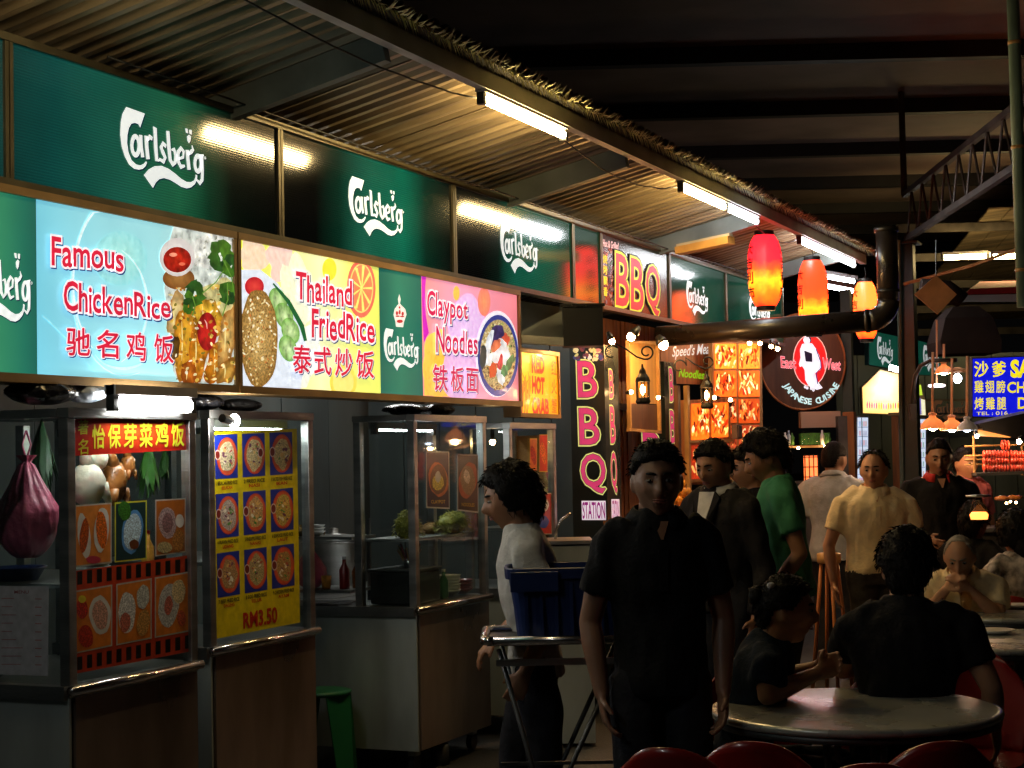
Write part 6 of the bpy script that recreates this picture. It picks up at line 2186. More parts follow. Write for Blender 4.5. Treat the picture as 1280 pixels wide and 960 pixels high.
# ---- skewered chicken wings rack
wr = thing('wing_rack', 'rack of long skewers with bright red marinated wings', 'skewer rack', PD(1250, 594, 12.2))
RED_W = mat('red_marinade', (0.62, 0.06, 0.03), 0.3, 0, 60, 0.4, 0.3, 60, coat=0.4)
for k, y in enumerate((557, 569, 574, 580)):
    MB().tube([PD(1206, y + 1, 12.2 + 0.05 * k), PD(1330, y - 3, 12.2 + 0.05 * k)], 0.007, 6).build('skewer_rod', MT['wood_gold'], wr)
for k, y in enumerate((568, 576, 585)):
    for i in range(15 if k < 2 else 14):
        p = PD(1230 + i * 3.6 + (1.5 if i > 8 else 0), y, 12.12)
        MB().ball(p, (0.012, 0.03, 0.030), 8, 6, (RT, FW, UP), bump=0.3, freq=40).build('wing', RED_W, wr, True)
for i in range(3):
    MB().ball(PD(1253 + i * 3.4, 556, 12.1), (0.012, 0.03, 0.035), 8, 6, (RT, FW, UP), bump=0.3, freq=40).build('wing', RED_W, wr, True)
for x in (1217, 1277):
    MB().tube([PD(x, 545, 12.3), PD(x + 1, 594, 12.3)], 0.01, 8).build('rack_post', MT['wood_gold'], wr)
MB().bar(PD(1218, 593, 12.1), PD(1330, 589, 12.1), 0.12, 0.02).build('tray', MT['steel'], wr)
spot(1274, 552, 12.0, 'warm bulb at the right end of the wing rack', 1278, 545, 0.018, BULB_P)
spot(1221, 545, 12.0, 'warm bulb at the left end of the wing rack', 1219, 538, 0.014, BULB_P)
em = emit('orange_heat_glow', (1.0, 0.33, 0.06), 1.3)
hw_ = thing('heat_tray', 'glowing orange heat tray between the black hood and the wings', 'heater', PD(1240, 545, 12.6))
MB().plate([PD(1223, 537, 12.7), PD(1268, 545, 12.7), PD(1262, 547, 12.5), PD(1224, 545, 12.5)], NC, 0.02).build('glowing_tray', em, hw_)
# jar lamp
jl = thing('jar_lamp', 'glass jar lamp with orange glowing bottom beside the red collared man', 'jar lamp', PD(1224, 650, 9.5))
q0 = PD(1224, 650, 9.5)
MB().lathe([(0.05, 0), (0.058, 0.03), (0.035, 0.10), (0.03, 0.12)], q0, 20, cap=False).build('jar', MT['glass_lamp'], jl, True)
MB().lathe([(0.046, 0.004), (0.052, 0.03), (0.04, 0.045)], q0, 20).build('glow', emit('orange_jar_glow', (1.0, 0.30, 0.06), 4), jl, True)
MB().lathe([(0.07, 0.13), (0.07, 0.14), (0.01, 0.145)], q0, 20).build('lid', MT['steel'], jl, True)
# red counter at the right and dim stall bodies
rc = thing('red_counter', 'red counter behind the tables at the right edge', 'counter', V((PD(1265, 730, 10.5).x, PD(1265, 730, 10.5).y, 0)))
q0 = PD(1280, 725, 10.5)
MB().box((q0.x, q0.y, q0.z - 0.12), (0.42, 0.4, 0.24), (RT, FW, UP)).build('crate_body', MT['red_plastic'], rc, bevel=0.01)
MB().box((q0.x, q0.y, q0.z + 0.012), (0.46, 0.44, 0.02), (RT, FW, UP)).build('rim', MT['red_plastic'], rc, bevel=0.004)
MB().box((q0.x, q0.y, (q0.z - 0.25) / 2), (0.4, 0.36, q0.z - 0.25), (RT, FW, UP)).build('pedestal', MT['steel_dark'], rc)
sb = thing('satay_stall', 'dark steel body of the satay stall under the wing rack', 'stall', V((PD(1262, 640, 12.4).x, PD(1262, 640, 12.4).y, 0)))
q0 = PD(1290, 640, 12.45)
MB().box((q0.x, q0.y, 0.5), (0.95, 0.5, 1.0), (RT, FW, UP)).build('body', MT['steel_dark'], sb)
MB().box((q0.x, q0.y, 1.02), (1.0, 0.55, 0.03), (RT, FW, UP)).build('worktop', MT['steel'], sb)
for k, (x, y, c) in enumerate(((1252, 623, 'duck'), (1268, 622, 'duck'))):
    o = MB().ball(PD(x, y, 12.3), (0.06, 0.04, 0.02), 12, 6, (RT, FW, UP), bump=0.3, freq=30).build('grilled_meat', MT[c], smooth=True)
    tag(o, ['left', 'right'][k] + ' heap of grilled meat on the satay stall worktop', 'meat')
for x, y, wd in ((1263, 627, 'middle'), (1270, 628, 'right'), (1258, 629, 'left')):
    o = MB().ball(PD(x, y, 12.0), 0.008, 8, 6).build('ember', BULB_S, smooth=True)
    tag(o, wd + ' one of three small glowing embers on the satay grill', 'ember', 'glowing embers on the satay grill')

# rolled blind hanging at the right edge
rb = thing('rolled_blind', 'pale green rolled blind hanging at the right edge of the photo', 'blind', PD(1276, 384, 9.5))
q0 = PD(1279, 384, 9.5)
MB().tube([q0, q0 + UP * 1.2, V((q0.x, q0.y, 4.9))], 0.035, 14).build('roll', MT['pale_green'], rb, True)
for z in (0.2, 0.9, 1.5):
    MB().tube([q0 + UP * z, q0 + UP * (z + 0.02)], 0.038, 14).build('tie', MT['wood_gold'], rb, True)

# ================================================================== TABLES, CHAIRS, TROLLEY
def round_table(px, py, d, dia, label):
    c = PD(px, py, d)
    o_ = V((c.x, c.y, 0))
    H = c.z
    t = thing('round_table', label, 'table', o_, 0, 'round steel tables')
    MB().lathe([(dia / 2 - 0.012, H - 0.028), (dia / 2, H - 0.022), (dia / 2 + 0.003, H - 0.010), (dia / 2 - 0.004, H - 0.001), (dia / 2 - 0.02, H), (dia / 2 - 0.03, H - 0.003), (0.001, H - 0.003)], o_, 64, cap=False).build('top', MT['table'], t, True)
    MB().lathe([(dia / 2 - 0.013, H - 0.05), (dia / 2 - 0.013, H - 0.028)], o_, 48, cap=True).build('apron', MT['steel_dark'], t, True)
    for k in range(4):
        a = math.pi / 4 + k * math.pi / 2
        dd = V((math.cos(a), math.sin(a), 0))
        MB().tube([o_ + dd * 0.12 + UP * (H - 0.05), o_ + dd * 0.10 + UP * 0.4, o_ + dd * 0.34 + UP * 0.01], 0.013, 8).build('leg', MT['steel'], t, True)
    return t, V((c.x, c.y, H))


tbl, tbc = round_table(1068, 884, 5.76, 0.985, 'near round table with bare shiny top in front of the seated couple')
tb2, tb2c = round_table(1250, 798, 7.7, 0.90, 'second round table behind the seated man in black')
tb3, tb3c = round_table(1262, 762, 8.8, 0.98, 'farthest round table, in front of the bald old man')


def glassware(px, py, base, kind, label):
    v = ray(px, py)
    p = CAM + v * ((base - 1.62) / v.z)
    p.z = base + 0.001
    if kind == 'cup':
        o = MB().lathe([(0.03, 0), (0.038, 0.075), (0.035, 0.075), (0.027, 0.004)], p, 18).build('cup', MT['black'], smooth=True)
    elif kind == 'glass':
        o = MB().lathe([(0.026, 0), (0.033, 0.11), (0.031, 0.11), (0.024, 0.005)], p, 18).build('drinking_glass', MT['glass_lamp'], smooth=True)
    else:
        o = MB().lathe([(0.05, 0), (0.09, 0.018), (0.088, 0.020), (0.05, 0.006)], p, 24).build('plate', MT['white_plastic'], smooth=True)
    return tag(o, label, kind if kind != 'glass' else 'drinking glass')


glassware(1216, 762, tb3c.z, 'cup', 'dark cup on the farthest table before the old man')
glassware(1208, 766, tb3c.z, 'glass', 'small clear glass just left of the dark cup')
glassware(1272, 760, tb3c.z, 'plate', 'white plate at the right edge of the farthest table')
glassware(1245, 792, tb2c.z, 'plate', 'white plate on the second table, right of the black shirt elbow')


def make_chair():
    t = thing('red_chair', 'x', 'chair', (0, 0, 0), 0, 'red plastic chairs around the tables')
    nu, nv = 14, 12
    b = MB()
    for layer in (0, 1):
        for j in range(nv + 1):
            v = j / nv
            for i in range(nu + 1):
                u = -1 + 2 * i / nu
                w = 0.205 * (1 - max(0, (v - 0.45) / 0.55) ** 2.6 * 0.42) * (0.92 + 0.08 * min(1, v * 3))
                x = u * w
                dz = -0.05 * (abs(u) ** 2.5) * v
                y = -0.19 - 0.10 * v + 0.055 * u * u + layer * (-0.014)
                b.v.append(V((x, y, 0.44 + v * 0.38 + dz)))
    m_ = (nu + 1) * (nv + 1)
    for layer in (0, 1):
        for j in range(nv):
            for i in range(nu):
                a = layer * m_ + j * (nu + 1) + i
                f = [a, a + 1, a + nu + 2, a + nu + 1]
                b.f.append(f if layer == 0 else f[::-1])
                b.m.append(0)
                b.c.append((1, 1, 1))
    edge = [i for i in range(nu + 1)] + [j * (nu + 1) + nu for j in range(1, nv + 1)] + [nv * (nu + 1) + i for i in range(nu - 1, -1, -1)] + [j * (nu + 1) for j in range(nv - 1, 0, -1)]
    for k in range(len(edge)):
        a, c = edge[k], edge[(k + 1) % len(edge)]
        b.f.append([a, a + m_, c + m_, c])
        b.m.append(0)
        b.c.append((1, 1, 1))
    b.build('backrest', MT['red_plastic'], t, True)
    s = MB()
    prof = []
    for i in range(24):
        a = 2 * math.pi * i / 24
        prof.append((0.21 * abs(math.cos(a)) ** 0.6 * math.copysign(1, math.cos(a)), 0.205 * abs(math.sin(a)) ** 0.6 * math.copysign(1, math.sin(a))))
    for z in (0.455, 0.435):
        for x, y in prof:
            s.v.append(V((x, y + 0.01, z)))
    s.f += [list(range(24)), list(reversed(range(24, 48)))] + [[(i + 1) % 24, i, i + 24, (i + 1) % 24 + 24] for i in range(24)]
    s.m += [0] * 26
    s.c += [(1, 1, 1)] * 26
    s.build('seat', MT['red_plastic'], t, bevel=0.004)
    for sx in (-1, 1):
        for sy in (-1, 1):
            MB().tube([(sx * 0.15, sy * 0.14, 0.434), (sx * 0.19, sy * 0.2, 0.0)], 0.011, 8).build('leg', MT['steel'], t, True)
    MB().tube([(-0.17, 0.165, 0.25), (0.17, 0.165, 0.25)], 0.007, 6).build('stretcher', MT['steel'], t, True)
    return t


ch0 = make_chair()


def ang_cam(a):
    """z rotation so that local +Y points a degrees from 'away from the camera', clockwise"""
    return math.atan2(FW.y, FW.x) - math.pi / 2 - R(a)


first = True
for px, py, d, a, lb in ((878, 944, 4.86, 25, 'brightest red chair back at the bottom edge, left of the others'), (955, 926, 4.95, 15, 'dark red chair back between the bright chair and the near table'),
                         (1126, 928, 4.90, -10, 'dark red chair back under the right part of the near table'), (1205, 856, 6.35, 205, 'dark red chair pushed up behind the right end of the near table'),
                         (1110, 850, 6.55, 5, 'red chair under the seated man in black'), (975, 860, 6.25, 160, 'red chair under the seated woman with clasped hands'),
                         (1215, 752, 9.45, 185, 'red chair of the bald old man at the farthest table'), (1278, 700, 9.3, 30, 'red chair of the guest in the floral blouse'), (1060, 950, 4.6, 0, 'red chair back low at the bottom edge under the table middle')):
    p = PD(px, py, d)
    o = ch0 if first else copy_tree(ch0)
    first = False
    o.location = (p.x, p.y, 0)
    o.rotation_euler = (0, 0, ang_cam(a))
    o.scale = (1.06, 1.06, 1.0)
    o['label'] = lb

# trolley with blue tub
tc0 = PD(702, 800, 5.85)
tz = tc0.z
o_ = V((tc0.x, tc0.y, 0)) + FW * 0.2
tl = thing('folding_trolley', 'folding steel tray trolley holding the blue tub, left of the man in black', 'trolley', o_)
W2, D2 = 0.27, 0.2
cn = [o_ + RT * sx * W2 + FW * sy * D2 + UP * tz for sx, sy in ((-1, -1), (1, -1), (1, 1), (-1, 1))]
rim = []
for i in range(4):
    a, b_ = cn[i], cn[(i + 1) % 4]
    rim += [a + (b_ - a) * 0.06, a + (b_ - a) * 0.94]
MB().tube(rim + [rim[0]], 0.016, 10).build('tray_rim', MT['tube_rail'], tl, True)
MB().box(o_ + UP * (tz - 0.012), (W2 * 2 - 0.02, D2 * 2 - 0.02, 0.012), (RT, FW, UP)).build('tray', MT['steel_dark'], tl)
MB().bar(o_ - RT * (W2 - 0.04) - FW * D2 + UP * (tz - 0.075), o_ + RT * (W2 - 0.02) - FW * D2 + UP * (tz - 0.075), 0.02, 0.022).build('cross_rail', MT['steel'], tl)
for sy in (-1, 1):
    q = o_ + FW * sy * (D2 - 0.03)
    MB().tube([q - RT * (W2 - 0.05) + UP * (tz - 0.03), q + RT * 0.03 + UP * 0.02], 0.009, 8).build('leg', MT['steel_dark'], tl, True)
    MB().tube([q + RT * (W2 - 0.05) + UP * (tz - 0.03), q - RT * 0.22 + UP * 0.02], 0.009, 8).build('leg', MT['steel_dark'], tl, True)
MB().bar(o_ - RT * 0.22 - FW * (D2 - 0.03) + UP * 0.55, o_ + RT * 0.25 - FW * (D2 - 0.03) + UP * 0.55, 0.012, 0.012).build('lower_rail', MT['steel_dark'], tl)
tu = thing('blue_tub', 'deep blue plastic tub with rim standing on the trolley', 'tub', o_ + UP * (tz + 0.001) + RT * 0.04)
tb_ = V(tu.location)
b = MB()
lv = [(0.195, 0.13, 0.0), (0.205, 0.14, 0.10), (0.222, 0.15, 0.205), (0.235, 0.165, 0.207), (0.237, 0.167, 0.245), (0.225, 0.155, 0.247), (0.20, 0.14, 0.10), (0.185, 0.125, 0.008)]
for (w, d_, z) in lv:
    for i in range(24):
        a = 2 * math.pi * i / 24
        cx_, sx_ = math.cos(a), math.sin(a)
        b.v.append(tb_ + RT * w * math.copysign(abs(cx_) ** 0.35, cx_) + FW * d_ * math.copysign(abs(sx_) ** 0.35, sx_) + UP * z)
for k in range(len(lv) - 1):
    for i in range(24):
        j = (i + 1) % 24
        b.f.append([k * 24 + i, k * 24 + j, k * 24 + 24 + j, k * 24 + 24 + i])
        b.m.append(0)
        b.c.append((1, 1, 1))
b.f += [list(reversed(range(24))), list(range((len(lv) - 1) * 24, len(lv) * 24))]
b.m += [0, 0]
b.c += [(1, 1, 1)] * 2
b.build('body', MT['blue_plastic'], tu, bevel=0.003)
for k in range(7):
    MB().box(tb_ - FW * 0.148 + RT * (-0.16 + 0.053 * k) + UP * 0.10, (0.012, 0.012, 0.19), (RT, FW, UP)).build('rib', MT['blue_plastic'], tu)
MB().box(tb_ - FW * 0.17 - RT * 0.13 + UP * 0.20, (0.17, 0.016, 0.07), (RT, FW, UP)).build('grip', MT['blue_plastic'], tu, bevel=0.003)
# bits beneath the third cart
for k, (px, py, m, lb) in enumerate(((550, 948, 'lamp_shade', 'pale tin standing under the third cart'),)):
    p = PD(px, py, 8.9)
    o = MB().lathe([(0.05, 0), (0.05, 0.11), (0.046, 0.11), (0.046, 0.01)], (p.x, p.y, 0.0), 20).build('tin', MT['steel_dark'], smooth=True)
    tag(o, lb, 'tin')
# tall yellow stool behind the polo man
ys_ = PD(1036, 692, 10.5)
yt = thing('bar_stool', 'tall stool with pale round seat and orange legs, left of the polo man', 'stool', (ys_.x, ys_.y, 0))
MB().lathe([(0.07, ys_.z - 0.06), (0.075, ys_.z - 0.05), (0.075, ys_.z), (0.06, ys_.z + 0.006)], (ys_.x, ys_.y, 0), 20).build('seat', MT['wood_gold'], yt, True)
for k in range(4):
    a = k * math.pi / 2 + 0.5
    MB().tube([(ys_.x + math.cos(a) * 0.05, ys_.y + math.sin(a) * 0.05, ys_.z - 0.06), (ys_.x + math.cos(a) * 0.14, ys_.y + math.sin(a) * 0.14, 0)], 0.012, 8).build('leg', MT['wood'], yt, True)

# ================================================================== CLUTTER IN AND ON THE CARTS
def bottle(x, y, z, h, r, m, cap, label):
    t = thing('sauce_bottle', label, 'bottle', (x, y, z))
    MB().lathe([(r * 0.95, 0), (r, h * 0.1), (r, h * 0.6), (r * 0.4, h * 0.78), (r * 0.36, h * 0.92)], (x, y, z), 14).build('body', MT[m], t, True)
    MB().lathe([(r * 0.42, h * 0.92), (r * 0.42, h)], (x, y, z), 12).build('cap', MT[cap], t)


def bowls(x, y, z, n, r, m, label, cat='bowls'):
    t = thing('bowl_stack', label, cat, (x, y, z))
    for k in range(n):
        MB().lathe([(r * 0.4, 0), (r * 0.8, r * 0.3), (r, r * 0.55), (r * 0.96, r * 0.55), (r * 0.7, r * 0.25), (r * 0.3, 0.006)], (x + random.uniform(-.003, .003), y, z + k * 0.016), 20).build('bowl', MT[m], t, True)


bowls(X3c - 0.12, Y3a + 0.62, 0.861, 6, 0.07, 'white_plastic', 'stack of white bowls on the counter of the noodle cart')
bowls(X3c - 0.12, Y3a + 0.80, 0.861, 4, 0.06, 'red_plastic', 'short stack of red bowls at the far end of the noodle cart')
bowls(X3c - 0.68, Y3a + 0.16, 1.216, 3, 0.05, 'white_plastic', 'three white bowls on the upper shelf beside the third cart')
bottle(X3c - 0.50, Y3a + 0.14, 0.936, 0.17, 0.028, 'red_plastic', 'white_plastic', 'red sauce bottle on the low shelf beside the third cart')
bottle(X3c - 0.47, Y3a + 0.22, 0.936, 0.15, 0.025, 'duck', 'black', 'brown sauce bottle behind the red one on the low shelf')
bottle(X3c - 0.08, Y3a + 0.48, 0.861, 0.16, 0.026, 'green_plastic', 'white_plastic', 'green squeeze bottle inside the noodle cart')
bowls(X1c - 0.45, Y1a + 0.12, 0.861, 5, 0.09, 'steel', 'stack of steel bowls behind the paper list in the nearest cart')
bowls(X1c - 0.15, Y1a + 0.30, 1.207, 3, 0.08, 'white_plastic', 'three white plates under the hanging chicken', 'plates')
bottle(X1c - 0.12, Y1a + 0.62, 1.207, 0.16, 0.025, 'bun', 'red_plastic', 'orange chilli bottle on the shelf of the nearest cart')
bottle(X1c - 0.12, Y1a + 0.70, 1.207, 0.14, 0.025, 'black', 'red_plastic', 'black soy bottle beside the orange chilli bottle')
ck = thing('cook_pot', 'large steel pot with lid behind the carts under the long sign', 'pot', (X3c - 1.0, Y3a + 0.9, 0.86))
MB().lathe([(0.17, 0), (0.18, 0.02), (0.18, 0.28), (0.19, 0.285), (0.18, 0.29)], (X3c - 1.0, Y3a + 0.9, 0.86), 28).build('body', MT['steel'], ck, True)
MB().lathe([(0.185, 0.291), (0.12, 0.32), (0.03, 0.335), (0.03, 0.36), (0.01, 0.365)], (X3c - 1.0, Y3a + 0.9, 0.86), 24).build('lid', MT['steel'], ck, True)
kt = thing('kitchen_table', 'steel work table behind the third cart carrying the large pot', 'work table', (X3c - 1.0, Y3a + 0.9, 0))
MB().bb((X3c - 1.3, Y3a + 0.4, 0.82), (X3c - 0.97 + 0.25, Y3a + 1.6, 0.858)).build('top', MT['steel'], kt)
for (x, y) in ((X3c - 1.28, Y3a + 0.42), (X3c - 0.76, Y3a + 0.98), (X3c - 1.28, Y3a + 1.56), (X3c - 0.76, Y3a + 1.56)):
    MB().bb((x, y, 0), (x + 0.03, y + 0.03, 0.819)).build('leg', MT['steel_dark'], kt)
# ================================================================== PEOPLE
def gss(v, s):
    return math.exp(-0.5 * (v / s) ** 2)


def remeshed(mb, name, m, parent, voxel, smooth=2, wrinkle=0.0, mats=None, seed=0):
    me = bpy.data.meshes.new(name + '_raw')
    me.from_pydata([tuple(p) for p in mb.v], [], mb.f)
    ob = bpy.data.objects.new('raw', me)
    scene.collection.objects.link(ob)
    md = ob.modifiers.new('r', 'REMESH')
    md.mode = 'VOXEL'
    md.voxel_size = voxel
    if smooth:
        ms = ob.modifiers.new('s', 'SMOOTH')
        ms.factor = 0.5
        ms.iterations = smooth
    dg = bpy.context.evaluated_depsgraph_get()
    nm = bpy.data.meshes.new_from_object(ob.evaluated_get(dg))
    bpy.data.objects.remove(ob)
    bpy.data.meshes.remove(me)
    nm.name = name
    if wrinkle:
        nrm = [v.normal.copy() for v in nm.vertices]
        for v, n in zip(nm.vertices, nrm):
            p = v.co
            k = noise.noise(V((p.x * 9 + seed, p.y * 9, p.z * 5))) + 0.6 * noise.noise(V((p.x * 22, p.y * 22 + seed, p.z * 11)))
            v.co = p + n * k * wrinkle
    nm.materials.clear()
    nm.materials.append(m)
    nm.polygons.foreach_set('use_smooth', [True] * len(nm.polygons))
    o = bpy.data.objects.new(name, nm)
    scene.collection.objects.link(o)
    o.parent = parent
    MATS_OF[o.name] = MATS_OF[parent.name]
    return o


def head_point(d):
    """surface of the head for unit direction d (x right, y face, z up)"""
    az, el = math.atan2(d.x, d.y), math.asin(max(-1, min(1, d.z)))
    a = abs(az)
    x, y, z = d.x * 0.077, d.y * 0.098, d.z * 0.118
    if d.z < 0:
        x *= 1 - 0.30 * (-d.z) ** 1.4
        if d.y < 0:
            y *= 1 - 0.35 * (-d.z)
    if d.y < 0:
        z *= 1
    r = 0.0
    if a < 1.5:
        r += 0.027 * gss(az, 0.11 + 0.05 * max(0, -el)) * gss(el + 0.20, 0.12) + 0.011 * gss(az, 0.09) * gss(el - 0.02, 0.16)
        r -= 0.011 * gss(a - 0.36, 0.15) * gss(el - 0.07, 0.09)
        r += 0.005 * gss(az, 0.45) * gss(el - 0.27, 0.07)
        r += 0.006 * gss(az, 0.20) * (gss(el + 0.50, 0.045) + gss(el + 0.64, 0.045)) - 0.004 * gss(az, 0.22) * gss(el + 0.57, 0.025)
        r += 0.011 * gss(az, 0.32) * gss(el + 0.98, 0.16)
        r -= 0.004 * gss(az, 0.3) * gss(el + 0.80, 0.06)
        r += 0.005 * gss(a - 0.62, 0.18) * gss(el + 0.16, 0.16)
        r -= 0.004 * gss(a - 0.75, 0.2) * gss(el + 0.55, 0.2)
    return V((x, y, z)) + d * r


def add_head(mb, T, nu=56, nv=44):
    vs = []
    for j in range(nv + 1):
        th = math.pi * j / nv
        for i in range(nu):
            a = 2 * math.pi * i / nu
            d = V((math.sin(th) * math.cos(a), math.sin(th) * math.sin(a), math.cos(th)))
            vs.append(T(head_point(d)))
    fs = []
    for j in range(nv):
        for i in range(nu):
            a, b = j * nu + i, j * nu + (i + 1) % nu
            fs.append((a, a + nu, b + nu, b))
    mb.add(vs, fs)
    for s in (-1, 1):                                  # ears
        c = V((0.076 * s, -0.008, -0.006))
        vs = []
        ax = (V((1, 0, 0)), V((0, 1, 0)), V((0, 0, 1)))
        e = MB().ball(c, (0.011, 0.019, 0.032), 12, 8)
        mb.add([T(p) for p in e.v], e.f)


HAIR = {
    # front hairline, side, back (elevation), thickness top, side
    'short': (0.52, 0.12, -0.55, 0.020, 0.012), 'crop': (0.56, 0.15, -0.5, 0.014, 0.009), 'full': (0.46, -0.02, -0.75, 0.034, 0.022),
'wavy': (0.44, -0.42, -0.95, 0.034, 0.026), 'curly': (0.42, -0.50, -0.95, 0.028, 0.026), 'bald': (1.05, 0.10, -0.5, 0.003, 0.006), 'balding': (0.92, 0.14, -0.55, 0.006, 0.012), 'bun': (0.50, 0.02, -0.7, 0.018, 0.014), 'long': (0.42, -0.6, -1.2, 0.026, 0.024)}


def add_hair(parent, T, style, m, seed, tuf=260):
    fr_, sd, bk, tt, ts = HAIR[style]
    nu, nv = 56, 44
    rnd = random.Random(seed)

    def thick(d):
        az, el = abs(math.atan2(d.x, d.y)), math.asin(max(-1, min(1, d.z)))
        if az < 0.85:
            line = fr_ + 0.06 * math.cos(az * 3)
        elif az < 1.35:
            line = fr_ + (sd - fr_) * (az - 0.85) / 0.5
        elif az < 2.0:
            line = sd
        else:
            line = sd + (bk - sd) * min(1, (az - 2.0) / 0.5)
        k = (el - line) / 0.10
        k = max(0, min(1, k))
        t = ts + (tt - ts) * max(0, d.z)
        return k, t
    vs = []
    fq = 22 if style == 'curly' else 9
    am = 0.35 if style == 'curly' else 0.18
    for j in range(nv + 1):
        th = math.pi * j / nv
        for i in range(nu):
            a = 2 * math.pi * i / nu
            d = V((math.sin(th) * math.cos(a), math.sin(th) * math.sin(a), math.cos(th)))
            k, t = thick(d)
            base = V((d.x * 0.077, d.y * 0.098, d.z * 0.118))
            n1 = noise.noise(d * fq * 0.35 + V((seed, 0, 0))) * am * 2 + noise.noise(d * fq + V((0, seed, 0))) * am
            off = -0.018 * (1 - k) + k * t * (1 + n1)
            vs.append(T(base + d * off))
    fs = []
    for j in range(nv):
        for i in range(nu):
            a, b = j * nu + i, j * nu + (i + 1) % nu
            fs.append((a, a + nu, b + nu, b))
    hb = MB().add(vs, fs)
    n = 0
    while n < tuf:
        d = V((rnd.gauss(0, 1), rnd.gauss(0, 1), rnd.gauss(0, 1))).normalized()
        k, t = thick(d)
        if k < 0.6:
            continue
        n += 1
        base = V((d.x * 0.077, d.y * 0.098, d.z * 0.118)) + d * t * 0.85
        tg = (V((0, -0.2, -1)) - d * d.dot(V((0, -0.2, -1))))
        if style == 'curly':
            tg = V((rnd.gauss(0, 1), rnd.gauss(0, 1), rnd.gauss(0, 1)))
            tg -= d * tg.dot(d)
        if tg.length < 1e-3:
            tg = V((1, 0, 0))
        tg.normalize()
        tg = (tg + V((rnd.uniform(-.4, .4), rnd.uniform(-.4, .4), rnd.uniform(-.2, .2)))).normalized()
        L = (0.014 if style in ('short', 'bun') else 0.028 if style not in ('bald', 'crop') else 0.010) * rnd.uniform(0.6, 1.3)
        sdv = d.cross(tg).normalized() * 0.0018
        lift = d * (0.007 + (0.014 if style == 'curly' else 0.002)) * rnd.uniform(0.3, 1.2)
        if style in ('bald', 'crop'):
            lift *= 0.3
        hb.add([T(base - sdv), T(base + sdv), T(base + tg * L * 0.6 + lift + sdv * 0.6), T(base + tg * L + lift * 0.8)], [(0, 1, 2, 3)])
    if style == 'bun':
        e = MB().ball(V((0.055, -0.055, 0.095)), (0.010, 0.016, 0.012), 8, 6)
        MB().add([T(p) for p in e.v], e.f).build('hair_clip', MT['paper'], parent, True)
        e = MB().ball(V((0, -0.105, 0.055)), (0.038, 0.032, 0.036), 14, 10, bump=0.3, freq=30)
        hb.add([T(p) for p in e.v], e.f)
    if style == 'long':
        e = MB().tube([V((0, -0.05, 0.0)), V((0, -0.085, -0.10)), V((0, -0.075, -0.17))], [0.07, 0.06, 0.03], 14)
        hb.add([T(p) for p in e.v], e.f)
    return hb.build('hair', m, parent, True)


def add_hand(mb, W, f, n, thumb, curl=0.5, sc=1.0):
    """W wrist, f pointing direction, n palm normal (fingers curl towards it), thumb = side direction of the thumb"""
    f = f.normalized()
    n = (n - f * n.dot(f)).normalized()
    s = f.cross(n).normalized()
    if s.dot(thumb) < 0:
        s = -s
    mb.tube([W - f * 0.01, W + f * 0.02 * sc, W + f * 0.06 * sc, W + f * 0.092 * sc], None or [0.02] * 4, 12, ell=[(0.027 * sc, 0.019 * sc), (0.034 * sc, 0.018 * sc), (0.042 * sc, 0.016 * sc), (0.038 * sc, 0.012 * sc)], side=s)
    for i, (L, off) in enumerate(((0.070, 0.031), (0.078, 0.0105), (0.072, -0.0105), (0.056, -0.031))):
        p = W + f * (0.084 - abs(i - 1.2) * 0.004) * sc + s * off * sc
        d = (f + s * off * 2.2).normalized()
        pts = [p]
        for k, fr in enumerate((0.45, 0.32, 0.23)):
            a = curl * (0.45 + 0.5 * k) * (1 + 0.12 * i)
            dd = (d * math.cos(a) + n * math.sin(a)).normalized()
            p = p + dd * L * fr * sc
            pts.append(p)
        mb.tube(pts, [0.0092 * sc, 0.0088 * sc, 0.0082 * sc, 0.0066 * sc], 8)
    b = W + f * 0.022 * sc + s * 0.026 * sc
    mb.tube([b, b + (f * 0.55 + s * 0.75 + n * 0.25).normalized() * 0.035 * sc, b + (f * 0.9 + s * 0.55 + n * 0.45).normalized() * 0.066 * sc], [0.0125 * sc, 0.0105 * sc, 0.008 * sc], 8)


